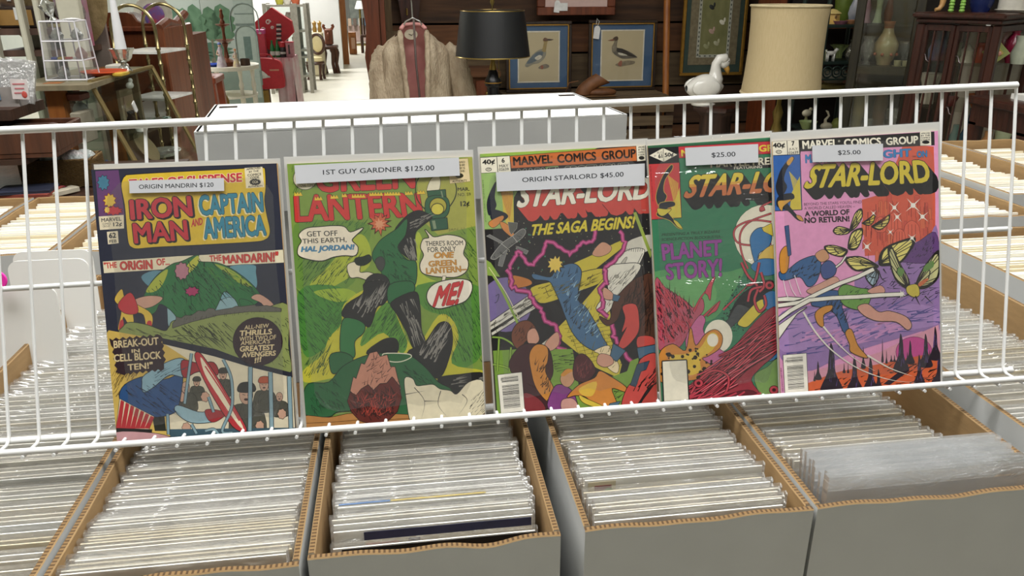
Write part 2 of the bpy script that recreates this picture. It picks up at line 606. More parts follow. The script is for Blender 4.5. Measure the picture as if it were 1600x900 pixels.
def red_corner(mb):
    mb.box((-.07, -.0024, .2525), (.026, .0004, .016), m_tan)
    mb.box((-.069, -.0027, .2515), (.016, .0003, .010), mat('maroon_print', '6b1f24', .5))
    mb.ell((-.064, -.0029, .2505), (.004, .0004, .003), mat('small_green_print', '4d7a4a', .5))
special(B3, .5906, .006, .075, 'bagged comic with a maroon corner picture, below the comic with the orange banner', red_corner)

# everything filed farther off: past the first three hundred, one body
def filed_mass():
    r = random.Random(5)
    mb = MB()
    rows = [(B6, .70, 1.245, -.015)]+[(x, x[2]+.045, x[3]-.02, -.012) for x in R2]
    for bx, ya, yb, top in rows:
        n = int((yb-ya)/.0072)
        W_ = min(bx[1]-bx[0]-.02, .178)
        for i in range(n):
            y = ya+(yb-ya)*i/n
            t = T+top+r.uniform(-.005, .005)
            lean = .10
            mb.box(((bx[0]+bx[1])/2+r.uniform(-.004, .004), y-.131*sin(lean), t-.13), (W_, .0045, .26), r.choice(BOARDS), R=rotm(rx=-lean))
    o = mb.build('bagged_comics', smooth=0)
    tag(o, 'bagged comics filed by the hundred in the farther boxes', 'comic books', None, 'stuff')
filed_mass()

# closed white box behind the rack
m_lid = mat('white_box_lid', 'f0efeb', .4, var=.015)
_c = [onz(303, 208, T+.29), onz(980, 180, T+.29), onz(935, 145, T+.29), onz(375, 165, T+.29)]
_mid = (_c[0]+_c[1])/2
_ang = math.atan2(_c[1].y-_c[0].y, _c[1].x-_c[0].x)
_W = (_c[1]-_c[0]).length
_Dp = .195
lb = thing('lidded_comic_box', 'closed white cardboard comic box lying crosswise behind the wire rack', 'box', (_mid.x-sin(_ang)*_Dp/2, _mid.y+cos(_ang)*_Dp/2, T+.002), _ang)
MB().box((0, 0, .13), (_W-.012, _Dp-.012, .26), m_board, ch=.002).build('body', lb)
ld = MB()
LH = .085
for s in (-1, 1):
    ld.box((0, s*(_Dp/2-.002), .29-LH/2-.001), (_W, .004, LH), m_board)
    ld.box((s*(_W/2-.002), 0, .29-LH/2-.001), (.004, _Dp-.008, LH), m_board)
ld.box((0, 0, .287), (_W, _Dp, .004), m_lid, ch=.0015)
lo = ld.build('lid', lb)
for s in (-1, 1):
    MB().box((s*(_W/2-.018), _Dp/2-.03, .2895), (.02, .008, .0012), mat('dark_slot', '2a211a', .9)).build('lid_slot', lo)
mbk = MB().box((_W/2+.0006, .0, .29-LH/2), (.0012, _Dp-.02, LH-.008), m_edge_y)
mbk.build('raw_cardboard_end', lo)

# ------------------------------------------------------------------ wire rack
RY, RZ, LE, XR, RT = .69936, .01902, .26686, -.03615, .01485
X0 = Vector((cos(XR), sin(XR), 0))
Y0 = Vector((-sin(XR), cos(XR), 0))
UPR = Y0*sin(LE)+Vector((0, 0, 1))*cos(LE)
NB = Y0*cos(LE)-Vector((0, 0, 1))*sin(LE)      # away from the viewer, out of the rack's back
P0 = Vector((0, RY, T+RZ))
def onrack(u, v, off=0):
    d = ray(u, v)
    p = P0-NB*off
    return CAM+d*((p-CAM).dot(NB)/d.dot(NB))
def rackloc(p):
    d = p-P0
    return Vector((d.dot(X0), d.dot(NB), d.dot(UPR)))
RM = Matrix(((X0.x, NB.x, UPR.x, P0.x), (X0.y, NB.y, UPR.y, P0.y), (X0.z, NB.z, UPR.z, P0.z), (0, 0, 0, 1)))
m_wire = mat('white_vinyl_coated_wire', 'e4e5e4', .32, var=.03, scale=40)
rack = thing('wire_rack', 'white vinyl coated wire shelf leaning upright behind the five displayed comics', 'rack')
rack.matrix_world = RM
def rk(u, v, off=0):
    return rackloc(onrack(u, v, off))
def ext(a, b, dx):
    d = (b-a).normalized()
    return a-d*dx
def rod(name, u0, v0, u1, v1, r, off, left=.12):
    a, b = rk(u0, v0, off), rk(u1, v1, off)
    a = ext(a, b, left)
    d = (b-a).normalized()
    MB().tube([a, a+d*.001, b-d*.0012, b], [r*.7, r, r, r*.7], m_wire, 14).build(name, rack)
    return a, b
top_a, top_b = rod('top_rod', 0, 204, 1590, 133, .0037, .003)
mid_a, mid_b = rod('middle_rod', 0, 452, 1580, 357, .0027, -.003)
bot_a, bot_b = rod('bottom_rod', 0, 690, 1582, 578, .0034, -.002)
fr_a, fr_b = rod('front_rod', 0, 708, 1606, 591, .0031, .030)
def lerp(a, b, t):
    return a+(b-a)*t
_tops = [rk(u, v) for u, v in ((35, 207), (1588, 140))]
_bots = [rk(u, v) for u, v in ((62, 686), (1567, 579))]
n_w = round((_tops[1].x-_tops[0].x)/.0279)
for i in range(-3, n_w+1):
    q = i/n_w
    a, b = lerp(_tops[0], _tops[1], q), lerp(_bots[0], _bots[1], q)
    b.y = a.y = 0
    fx = (fr_a.x+(fr_b.x-fr_a.x)*((b.x-fr_a.x)/(fr_b.x-fr_a.x)))
    fz = fr_a.z+(fr_b.z-fr_a.z)*((b.x-fr_a.x)/(fr_b.x-fr_a.x))-.0045
    if b.x < fr_a.x+.004:
        continue
    pth = [a+Vector((0, 0, .003)), lerp(a, b, .5), b+Vector((0, 0, .006)), b+Vector((0, -.0015, .001)), Vector((b.x, -.006, b.z-.0025)), Vector((b.x-.0005, -.030, fz)), Vector((b.x-.0005, -.0335, fz-.0003))]
    MB().tube(pth, .00165, m_wire, 8).build('wire', rack)

# ------------------------------------------------------------------ the five comics on display
_TX = {}
def text_tris(s, bold=0, shear=0):
    k = (s, bold, shear)
    if k not in _TX:
        c = D.curves.new('lettering', 'FONT')
        c.body = s
        c.offset = bold
        c.shear = shear
        c.resolution_u = 3
        c.fill_mode = 'FRONT'
        o = D.objects.new('lettering', c)
        COL.objects.link(o)
        me = o.to_mesh()
        vs = [(v.co.x, v.co.y) for v in me.vertices]
        fs = [tuple(p.vertices) for p in me.polygons]
        o.to_mesh_clear()
        D.objects.remove(o)
        D.curves.remove(c)
        _TX[k] = (vs, fs)
    return _TX[k]
def bbox(vs):
    return min(v[0] for v in vs), min(v[1] for v in vs), max(v[0] for v in vs), max(v[1] for v in vs)
_INK = {}
def ink(h):
    if h not in _INK:
        _v = [int(h[i:i+2], 16) for i in (0, 2, 4)]
        _g = .3*_v[0]+.59*_v[1]+.11*_v[2]
        _INK[h] = mat('printed_ink_'+h, tuple(min(255, (x+(_g-x)*.08)*1.09) for x in _v), .42, var=.05, scale=160)
    return _INK[h]
def pts(s):
    return s if not isinstance(s, str) else [tuple(float(q) for q in p.split(',')) for p in s.split()]
def clip_rect(P, x0, z0, x1, z1):
    for ax, lim, sg in ((0, x0, 1), (0, x1, -1), (1, z0, 1), (1, z1, -1)):
        out = []
        for i in range(len(P)):
            a, b = P[i-1], P[i]
            da, db = (a[ax]-lim)*sg, (b[ax]-lim)*sg
            if (da >= 0) != (db >= 0):
                t = da/(da-db)
                out.append((a[0]+(b[0]-a[0])*t, a[1]+(b[1]-a[1])*t))
            if db >= 0:
                out.append(b)
        P = out
        if len(P) < 3:
            return []
    return P
def inside(p, P):
    c = False
    for i in range(len(P)):
        a, b = P[i-1], P[i]
        if (a[1] > p[1]) != (b[1] > p[1]) and p[0] < (b[0]-a[0])*(p[1]-a[1])/(b[1]-a[1])+a[0]:
            c = not c
    return c
class Comic:
    def __init__(s, label, bag, cov, off, cw=None, slack=0):
        """bag: TL TR BR BL photo pixels; cov: the same for the printed cover"""
        s.off = off
        B = [rk(u, v, off) for u, v in bag]
        C = [rk(u, v, off) for u, v in cov]
        ex = ((C[1]-C[0])+(C[2]-C[3]))
        ez = ((C[0]-C[3])+(C[1]-C[2]))
        if cw:
            ez = C[0]-C[3]
            ex = Vector((ez.z, 0, -ez.x))
        ex.normalize()
        ez.normalize()
        ex = (ex+Vector((ez.z, 0, -ez.x))).normalized()
        ez = Vector((-ex.z, 0, ex.x))
        mid = (B[2]+B[3])/2
        th = math.atan2(ex.z, ex.x)
        s.root = thing('displayed_comic_book', label, 'comic book', (0, 0, 0), 0, 'comics displayed on the wire rack')
        s.O = Vector((mid.x, -off, mid.z))
        R = Matrix.Rotation(-th, 4, 'Y')
        s.root.matrix_world = RM @ Matrix.Translation(s.O) @ R
        s.inv = (Matrix.Translation(s.O) @ R).inverted()
        lc = lambda p: s.inv @ p
        b = [lc(p) for p in B]
        c = [lc(p) for p in C]
        s.bx0, s.bx1 = (b[0].x+b[3].x)/2, (b[1].x+b[2].x)/2
        s.bz0, s.bz1 = (b[2].z+b[3].z)/2, (b[0].z+b[1].z)/2
        s.x0 = (c[0].x+c[3].x)/2
        s.x1 = s.x0+cw if cw else (c[1].x+c[2].x)/2
        s.z0, s.z1 = ((c[3].z, c[0].z) if cw else ((c[2].z+c[3].z)/2, (c[0].z+c[1].z)/2))
        s.mb = MB()
        s.grp, s.done_ = [], []
        s.lab = None
        s.tgt = s.mb
        s.base = .0021
        s.rnd = random.Random(len(label))
        s.mb.box(((s.x0+s.x1)/2, -.001, (s.z0+s.z1)/2), (s.x1-s.x0, .002, s.z1-s.z0), mat('old_comic_pages', 'cbb48a', .8, var=.08))
    def crop(s, ox, oy, k):
        s.c = (ox, oy, k)
    def loc(s, x, y):
        ox, oy, k = s.c
        p = s.inv @ rackloc(onrack(ox+x/k, oy+y/k, s.off+s.base))
        return (p.x, p.z)
    def y(s):
        s.flush()
        return 0.0
    def flush(s):
        """lay the shapes gathered so far just over whatever ink they cover"""
        if not s.grp:
            return
        xs = [p[0] for g in s.grp for p in g[0]]
        zs = [p[1] for g in s.grp for p in g[0]]
        b = (min(xs), min(zs), max(xs), max(zs))
        d = 0
        for q, top in s.done_:
            if top > d and q[0] < b[2] and q[2] > b[0] and q[1] < b[3] and q[3] > b[1]:
                d = top
        d += 4e-6
        for P, fs, col, sub_ in s.grp:
            s.tgt.add([(x, sub_-s.base-d, z) for x, z in P], fs, ink(col))
        s.done_.append((b, d-min(g[3] for g in s.grp)))
        s.grp = []
    def raw(s, P, col, y):
        P = clip_rect(P, s.x0, s.z0, s.x1, s.z1) if s.tgt is s.mb else P
        if len(P) < 3:
            return
        a = sum(P[i-1][0]*P[i][1]-P[i][0]*P[i-1][1] for i in range(len(P)))
        if a < 0:
            P = P[::-1]
        s.grp.append((P, [tuple(range(len(P)))], col, y))
    def full(s, col):
        y = s.y()
        s.raw([(s.x0, s.z0), (s.x1, s.z0), (s.x1, s.z1), (s.x0, s.z1)], col, y)
    def poly(s, P, col, line=None, lw=2):
        P = pts(P)
        if line:
            cx, cy = sum(p[0] for p in P)/len(P), sum(p[1] for p in P)/len(P)
            s.stroke(list(P)+[P[0]], lw*2.8, line)
        s.raw([s.loc(*p) for p in P], col, s.y())
    def smooth(s, P, col, line=None, lw=2, k=4):
        P = pts(P)
        n = len(P)
        out = []
        for i in range(n):
            a, b, c, d = P[i-1], P[i], P[(i+1) % n], P[(i+2) % n]
            for j in range(k):
                t = j/k
                out.append(tuple(.5*(2*b[q]+(c[q]-a[q])*t+(2*a[q]-5*b[q]+4*c[q]-d[q])*t*t+(3*b[q]-a[q]-3*c[q]+d[q])*t**3) for q in (0, 1)))
        s.poly(out, col, line, lw)
    def oval(s, cx, cy, rx, ry, col, line=None, lw=2, jag=0, n=28, rot=0):
        P = []
        for i in range(n):
            a = 2*pi*i/n
            k = 1+(jag if i % 2 else -jag)*s.rnd.uniform(.5, 1)
            x, y = rx*k*cos(a), ry*k*sin(a)
            P.append((cx+x*cos(rot)-y*sin(rot), cy+x*sin(rot)+y*cos(rot)))
        s.poly(P, col, line, lw)
    def stroke(s, P, w_, col, taper=False, y=None):
        P = pts(P)
        y = s.y() if y is None else y
        n = len(P)
        if n > 2 and P[0] == P[-1]:
            for i in range(n-1):
                s.stroke([P[i], P[i+1]], w_, col, y=y-1e-6*(i % 2))
                r = w_/2
                s.raw([s.loc(P[i][0]+r*cos(a*pi/3), P[i][1]+r*sin(a*pi/3)) for a in range(6)], col, y-2e-6)
            return
        L_, R_ = [], []
        for i in range(n):
            a, b = P[max(0, i-1)], P[min(n-1, i+1)]
            dx, dy = b[0]-a[0], b[1]-a[1]
            l = math.hypot(dx, dy) or 1
            k = w_/2*((1-i/(n-1))*.95+.05 if taper else 1)
            L_.append((P[i][0]-dy/l*k, P[i][1]+dx/l*k))
            R_.append((P[i][0]+dy/l*k, P[i][1]-dx/l*k))
        for i in range(n-1):
            s.raw([s.loc(*q) for q in (L_[i], L_[i+1], R_[i+1], R_[i])], col, y)
    def curve(s, P, w_, col, taper=False, k=5):
        P = pts(P)
        out = []
        n = len(P)
        for i in range(n-1):
            a, b, c, d = P[max(0, i-1)], P[i], P[i+1], P[min(n-1, i+2)]
            for j in range(k):
                t = j/k
                out.append(tuple(.5*(2*b[q]+(c[q]-a[q])*t+(2*a[q]-5*b[q]+4*c[q]-d[q])*t*t+(3*b[q]-a[q]-3*c[q]+d[q])*t**3) for q in (0, 1)))
        out.append(P[-1])
        s.stroke(out, w_, col, taper)
    def hatch(s, region, n, ang, ln, w_, col, spread=.15):
        region = pts(region)
        x0, y0, x1, y1 = bbox(region)
        y = s.y()
        k = 0
        tries = 0
        while k < n and tries < n*20:
            tries += 1
            p = (s.rnd.uniform(x0, x1), s.rnd.uniform(y0, y1))
            if not inside(p, region):
                continue
            a = ang+s.rnd.uniform(-spread, spread)
            l = ln*s.rnd.uniform(.5, 1.3)
            q = (p[0]+l*cos(a), p[1]-l*sin(a))
            ww = w_*s.rnd.uniform(.6, 1.3)
            nx, ny = sin(a)*ww/2, cos(a)*ww/2
            s.raw([s.loc(p[0]+nx, p[1]+ny), s.loc(*q), s.loc(p[0]-nx, p[1]-ny)], col, y-1e-6*(k % 7))
            k += 1
    def dots(s, region, n, r0, r1, col):
        region = pts(region)
        x0, y0, x1, y1 = bbox(region)
        y = s.y()
        for _ in range(n):
            p = (s.rnd.uniform(x0, x1), s.rnd.uniform(y0, y1))
            if inside(p, region):
                r = s.rnd.uniform(r0, r1)
                s.raw([s.loc(p[0]+r*cos(a*pi/3), p[1]+r*sin(a*pi/3)) for a in range(6)], col, y)
    def text(s, t, quad, col, bold=0, line=None, lw=.04, shear=0, shadow=None, steps=5):
        """quad: TL TR BR BL of the lettering, crop pixels"""
        Q = pts(quad)
        bold = min(bold, .05)
        b0 = 0
        vs, fs = text_tris(t, b0, shear)
        x0, y0, x1, y1 = bbox(vs)
        bx = max(0, bold)*.8
        x0, x1, y0, y1 = x0-bx, x1+bx, y0-bx*.6, y1+bx*.6
        def put(b, c, dx=0, dy=0):
            y = s.y()
            if b <= 0:
                sh = [(0, 0)]
            else:
                sh = [(b*cos(a*pi/4), b*.8*sin(a*pi/4)) for a in range(8)]+[(0, 0)]
            for n_, (sx, sy) in enumerate(sh):
                out = []
                for vx, vy in vs:
                    a, e = (vx+sx-x0)/(x1-x0), 1-(vy+sy-y0)/(y1-y0)
                    px = (Q[0][0]*(1-a)+Q[1][0]*a)*(1-e)+(Q[3][0]*(1-a)+Q[2][0]*a)*e+dx
                    py = (Q[0][1]*(1-a)+Q[1][1]*a)*(1-e)+(Q[3][1]*(1-a)+Q[2][1]*a)*e+dy
                    X, Z = s.loc(px, py)
                    if s.tgt is s.mb:
                        X, Z = min(max(X, s.x0), s.x1), min(max(Z, s.z0), s.z1)
                    out.append((X, Z))
                s.grp.append((out, fs, c, y-1e-6*n_))
        if shadow:
            dx, dy, c = shadow
            for i in range(steps, 0, -1):
                put(bx+(lw if line else 0), c, dx*i/steps, dy*i/steps)
        if line:
            put(bx+lw, line)
        put(bx, col)
    def row(s, t, x0, y0, x1, y1, h, col, **k):
        """one line of lettering: left end (x0, y0) and right end (x1, y1) of its top edge, height h"""
        s.text(t, [(x0, y0), (x1, y1), (x1+.07*h, y1+h), (x0+.07*h, y0+h)], col, **k)
    def barcode(s, quad, seed=3):
        Q = pts(quad)
        s.poly(Q, 'ddd8cb', '2a2826', 2)
        r = random.Random(seed)
        def pt(a, e):
            return ((Q[0][0]*(1-a)+Q[1][0]*a)*(1-e)+(Q[3][0]*(1-a)+Q[2][0]*a)*e, (Q[0][1]*(1-a)+Q[1][1]*a)*(1-e)+(Q[3][1]*(1-a)+Q[2][1]*a)*e)
        y = s.y()
        for lo, hi in ((.07, .21), (.29, .90)):
            e = lo
            while e < hi:
                t = r.choice((.006, .010, .016))
                s.raw([s.loc(*p) for p in (pt(.14, e), pt(.84, e), pt(.84, e+t), pt(.14, e+t))], '1d1b1a', y)
                e += t+r.choice((.007, .011, .016))
    def burst(s, cx, cy, r0, r1, n, col):
        s.poly([(cx+(r1*s.rnd.uniform(.7, 1) if i % 2 else r0)*cos(pi*i/n), cy+(r1*s.rnd.uniform(.7, 1) if i % 2 else r0)*sin(pi*i/n)) for i in range(2*n)], col)
    def price(s, quad, t, tq, bold=0):
        """price card: quad and lettering, in whole-photo pixels; sits on the bag"""
        s.c = (0, 0, 1)
        s.flush()
        s.base, s.done_ = .0040, []
        Q = pts(quad)
        P = [s.loc(*q) for q in Q]
        mb = MB()
        s.tgt = mb
        vs = [(x, y, z) for y in (-s.base, -s.base+.0004) for x, z in P]
        mb.add(vs, [(3, 2, 1, 0), (4, 5, 6, 7), (0, 1, 5, 4), (1, 2, 6, 5), (2, 3, 7, 6), (3, 0, 4, 7)], mat('price_card_white', 'c9cbd0', .5, var=.02))
        s.text(t, tq, '22252b', bold)
        s.flush()
        s.lab = mb
    def done(s, bump=.5, gloss=.05, name='poly_bag_film', streak=(1, 1, 1)):
        s.mb.build('cover', s.root, smooth=0)
        w_, h = s.bx1-s.bx0, s.bz1-s.bz0
        cx, cz = (s.bx0+s.bx1)/2, (s.bz0+s.bz1)/2
        MB().box((cx, .0008, cz), (w_-.003, .0012, h-.002), mat('white_backing_board', 'd2d2ce', .55, var=.02, scale=9)).build('backing_board', s.root)
        m = clear(name, gloss=gloss, rough=.10, bump=bump, bscale=16, stretch=streak, film=.035, filmc=(.85, .86, .88))
        mb = MB()
        n = 14
        vs, fs = [], []
        for j in range(n+1):
            for i in range(n+1):
                e = min(i, n-i, 2)/2*min(j, n-j, 2)/2
                vs.append((s.bx0+w_*i/n, -.0036*min(1, e+.15)-.00015*sin(i*2.1+j), s.bz0+h*j/n))
        for j in range(n):
            for i in range(n):
                a = j*(n+1)+i
                fs.append((a, a+1, a+n+2, a+n+1))
        mb.add(vs, fs, m)
        mb.build('poly_bag', s.root, smooth=60)
        if s.lab:
            s.lab.build('price_card', s.root, smooth=0)

# ---- first comic: navy with a yellow title panel
c = Comic('displayed comic with a yellow title panel on navy, card ORIGIN MANDRIN $120', [(147, 258), (440, 243), (470, 679), (182, 692)], [(147.3, 267.4), (434.5, 253.2), (463, 671.5), (181.5, 690.5)], .0075)
c.full('272a3a')
c.crop(140, 240, 4.09)
c.poly('1195,55 1216,50 1350,1800 1325,1800', 'b98c52')
c.poly('36,112 185,105 224,394 60,402', '5e3a66')
c.oval(88, 185, 34, 44, '3d6f86', '20242f', 2, .22, 18)
c.oval(128, 300, 36, 40, 'c9a83c', '7a2a2a', 3, .25, 18)
c.oval(150, 365, 52, 26, 'b8343c', '3a1d24', 2, .25, 20)
c.oval(112, 360, 16, 20, 'd2b04a', None, 2, .2, 14)
c.poly('58,402 218,392 220,478 66,488', 'cfc3a6')
c.row('MARVEL', 74, 414, 202, 404, 24, '23242e', bold=.02)
c.row('COMICS', 82, 444, 134, 440, 13, '23242e')
c.row('GROUP', 84, 460, 128, 457, 12, '23242e')
c.row('12¢', 150, 440, 206, 436, 32, '23242e', bold=.03)
c.poly('110,500 180,494 186,572 118,580', 'cfc3a6')
c.row('62', 122, 508, 168, 504, 34, '23242e', bold=.05)
c.row('FEB', 126, 552, 172, 548, 20, '23242e', bold=.03)
YP = '216,160 232,144 262,136 560,118 860,104 1060,92 1108,92 1120,110 1124,220 1116,300 1132,400 1150,480 1146,524 1120,548 1050,562 700,582 420,596 310,606 272,598 250,570 238,470 226,330 204,210'
c.smooth(YP, 'c9a929', '1b1c26', 4, 3)
c.text('TALES OF SUSPENSE', '250,165 975,122 976,180 252,222', 'bb3038', .05, 'e0d6b4', .04)
c.text('IRON', '252,296 646,268 662,400 262,424', 'b82c38', .06, '1c1a22', .035, shadow=(9, 7, '1c1a22'))
c.text('MAN', '272,446 620,424 634,550 286,574', 'b82c38', .04, '1c1a22', .035, shadow=(9, 7, '1c1a22'))
c.text('AND', '652,420 722,408 724,454 650,470', 'b82c38', .05)
c.text('CAPTAIN', '694,266 1104,246 1114,372 706,396', '2f7f97', .06, '16303c', .03, shadow=(-7, 7, 'ded3a6'), steps=2)
c.text('AMERICA', '722,412 1120,392 1132,522 734,546', '2f7f97', .06, '16303c', .03, shadow=(-7, 7, 'ded3a6'), steps=2)
c.poly('990,92 1104,84 1116,214 1000,222', 'd3c8aa')
for i, (t, a, b, h) in enumerate((('APPROVED', 1002, 1092, 13), ('BY THE', 1018, 1080, 11), ('COMICS', 1008, 1096, 15), ('CODE', 1026, 1082, 15))):
    c.row(t, a, 94+i*19-.06*(a-1000), b, 94+i*19-.06*(b-1000)-4, h, '2a2823', bold=.03)
c.oval(1058, 182, 36, 20, '2a2823', None, 2, .08, 22)
c.row('CCA', 1040, 174, 1076, 172, 16, 'd3c8aa', bold=.02)
c.row('AUTHORITY', 1012, 206, 1106, 200, 12, '2a2823', bold=.03)
c.poly('84,690 560,656 690,650 1236,614 1242,696 700,724 500,738 92,764', 'd0c6a8', '1b1c26', 2)
c.text('"THE', '88,696 172,690 176,728 94,736', 'bf3a34', .05)
c.text('ORIGIN', '190,690 400,678 404,738 196,746', 'bf3a34', .07, '2a1a1c', .02)
c.text('OF...', '424,672 510,668 512,712 430,716', 'bf3a34', .06)
c.text('THE', '764,652 842,646 844,684 768,690', 'bf3a34', .05)
c.text('MANDARIN!"', '848,650 1206,626 1206,690 854,704', 'bf3a34', .07, '2a1a1c', .02)
c.smooth('330,790 400,750 480,760 470,830 400,860', '55808f', '20303c', 2)
c.smooth('900,720 1050,712 1062,760 1070,840 1040,870 990,790 930,760', '5b8c99', '20303c', 2)
c.smooth('800,800 880,790 960,860 980,960 860,960', '6b97a0', '20303c', 2)
c.crop(150, 460, 3.75)
c.smooth('430,40 520,20 560,70 640,80 740,30 800,20 830,80 700,130 560,150 440,200 420,120', '7fa0a6', '28343c', 2)
c.crop(140, 240, 4.09)
# a green ridge with yellow light along its crest
c.smooth('352,900 420,792 520,712 590,690 690,648 700,690 820,700 930,752 1050,850 1090,930 980,1000 930,930 860,880 820,960 760,1060 690,1010 600,1080 520,1000 450,960 420,1010 360,1040 330,980', '28693a', '141a1c', 3)
c.smooth('360,880 430,786 500,740 470,830 420,880', '9aa234')
c.smooth('690,652 694,700 640,760 620,720', 'a9ab38')
c.smooth('800,705 920,752 1040,850 960,830 880,770', '8d9c34')
c.hatch('450,820 800,720 880,860 760,1040 560,1040', 60, -.9, 60, 5, '12301c')
c.hatch('820,720 1000,800 1060,900 900,860', 24, -.7, 60, 5, '12301c')
c.hatch('360,880 560,700 690,660 820,700 1040,850 860,900 560,960', 90, -1.1, 70, 6, '12301c', .5)
c.hatch('700,700 900,750 1000,830 860,860', 40, -.6, 60, 5, '3f7a2c', .3)
c.oval(590, 750, 42, 52, 'a8707c', '231a20', 3, .14, 18)
c.oval(655, 880, 40, 26, 'a02c5c', '1a1418', 3, .2, 16)
c.crop(150, 460, 3.75)
c.smooth('215,40 300,10 390,20 330,70 250,80', 'b98d78', '2a1e1e', 2)
c.smooth('910,20 960,0 1040,60 1000,90 970,50', 'b98d78', '2a1e1e', 2)
c.smooth('840,30 900,40 930,80 890,135 860,90', '27663a', '141a1c', 2)
# flame tongues
c.smooth('110,30 150,-30 170,20 240,60 320,110 330,170 300,220 280,120 220,110 220,160 190,170 160,130 150,200 130,200 150,90', 'c9a93a', '3a1a1c', 2)
c.smooth('130,60 200,-10 240,60 240,110 170,110', 'b52f36', '3a1a1c', 2)
c.smooth('300,160 326,160 320,222 296,218', 'b52f36')
c.smooth('140,160 160,150 160,210 136,210', 'b52f36')
# hills and a grey castle wall
c.smooth('160,190 200,165 300,180 400,215 430,190 470,150 700,110 960,90 1120,60 1126,300 1130,470 900,420 600,340 400,270 150,235', '7e8a4b', '23281c', 3)
c.poly('470,150 470,132 500,140 520,124 560,124 600,96 640,100 660,82 690,84 700,96 800,80 820,70 850,72 930,62 940,70 1000,66 1086,84 1084,100 900,100 720,120 560,160 450,196 450,170', '5c5a52', '26241f', 2)
c.hatch('480,150 1070,80 1070,98 560,156', 50, 1.4, 14, 3, '34322c')
c.hatch('440,200 620,160 760,160 780,260 560,280', 70, -.75, 90, 5, '2c3322')
c.hatch('150,190 400,220 700,320 560,320', 50, -.3, 50, 4, '2c3322')
c.hatch('980,110 1120,90 1126,440 1000,400', 40, -.9, 40, 4, '2c3322', .6)
c.curve('560,290 620,250 720,270 760,320', 3, '2c3322')
c.curve('430,250 520,240 600,260', 3, '2c3322')
# lower panel
c.poly('75,210 400,270 700,330 900,400 1148,460 1168,800 440,830 118,865 60,230', 'bfa04a')
c.poly('400,290 700,350 1148,480 1168,800 440,830 420,640 600,420', 'c9bfa4')
c.poly('385,255 700,320 900,395 1148,458 1150,486 900,425 700,365 560,330 390,290', '1f2130')
c.hatch('90,460 250,460 160,560 100,640', 30, 1.0, 110, 5, '6a5320')
c.poly('330,715 400,700 412,800 345,800', '1c1f16')
# people crowding behind the bars
for x, y, hh, cap in ((745, 470, 24, '3a3832'), (590, 515, 20, '3a3832'), (525, 545, 28, None), (880, 590, 46, '2b2a28'), (985, 530, 30, 'a84a2c'), (1075, 600, 22, None)):
    c.smooth([(x-hh*1.9, y+hh*5), (x-hh*1.7, y+hh*1.7), (x-hh*.5, y+hh*1.1), (x+hh*.7, y+hh*1.1), (x+hh*2.1, y+hh*1.9), (x+hh*2.3, y+hh*5)], '47463c', '1d1c19', 2)
    c.oval(x, y, hh*.82, hh*1.15, 'b48f78', '221b18', 2)
    c.hatch([(x-hh*1.5, y+hh*1.8), (x+hh*1.8, y+hh*1.8), (x+hh*1.8, y+hh*4), (x-hh*1.5, y+hh*4)], 14, 1.1, hh, 3, '1d1c19', .5)
    if cap:
        c.smooth([(x-hh*1.0, y-hh*.45), (x-hh*.7, y-hh*1.5), (x+hh*.8, y-hh*1.55), (x+hh*1.1, y-hh*.5)], cap, '1a1917', 2)
    c.stroke([(x-hh*.5, y-hh*.1), (x-hh*.1, y)], 3, '2a1d18')
    c.stroke([(x+hh*.15, y), (x+hh*.5, y-hh*.1)], 3, '2a1d18')
    c.oval(x, y+hh*.55, hh*.28, hh*.16, '3a1f1c')
for px in ((640, 600), (500, 600), (440, 580), (1090, 700), (530, 780), (960, 770)):
    c.oval(px[0], px[1], 24, 28, 'b88f78', '221b18', 2, .12, 14)
c.poly('410,790 1168,780 1168,800 440,835', '33505e')
# sweeps of striped cloth and blue
c.smooth('140,610 170,530 290,480 400,500 500,470 500,560 480,660 440,700 330,716 220,660', '24497a', '12161e', 3)
c.smooth('272,520 290,470 440,388 520,384 520,480 430,470 340,540 280,572', '7ea0ac', '16202a', 3)
c.smooth('470,690 480,650 600,690 680,690 700,740 560,750', '84a4ae', '16202a', 3)
c.smooth('505,388 600,405 690,400 712,470 600,450 516,486', '96252c', '1c1014', 3)
c.smooth('640,680 700,676 760,700 700,745 660,735', '96252c', '1c1014', 2)
c.poly('140,612 230,660 340,716 310,790 120,780', 'c8bd9e', '1c1014', 2)
for i in range(7):
    a = i/6.5
    c.poly([(146+a*190, 618+a*100), (166+a*190, 628+a*100), (134+a*180+12, 786), (118+a*180, 785)], 'a92b31')
c.hatch('160,560 300,500 480,560 460,680 330,700', 50, -.6, 60, 5, '0f1c34')
c.hatch('300,480 500,400 510,440 340,540', 22, .5, 60, 4, '2c4450')
c.poly('118,782 330,790 328,812 120,808', '1b1a1a')
c.smooth('118,808 330,812 440,840 420,880 118,880', 'b98a8e', '1c1014', 2)
c.smooth('580,360 610,345 680,440 760,570 830,690 878,780 870,806 800,770 700,620 620,470', 'b02a32', '1a1012', 3)
c.smooth('612,372 640,400 740,560 860,770 830,760 720,600 640,470', 'd2c8ac')
c.curve('640,420 740,570 840,740', 8, 'b02a32')
for b_ in ('905,425 902,800', '1022,455 1030,790', '1132,480 1142,785', '560,345 520,640', '420,700 425,820', '745,380 790,480 800,600 790,680 740,800 800,810', '660,600 690,690', '560,760 590,815', '640,800 690,790 720,820'):
    c.curve(b_, 28 if ',4' in b_[:9] else 20, '20303a')
    c.curve(b_, 20 if ',4' in b_[:9] else 13, '7b98a2')
ZZ = []
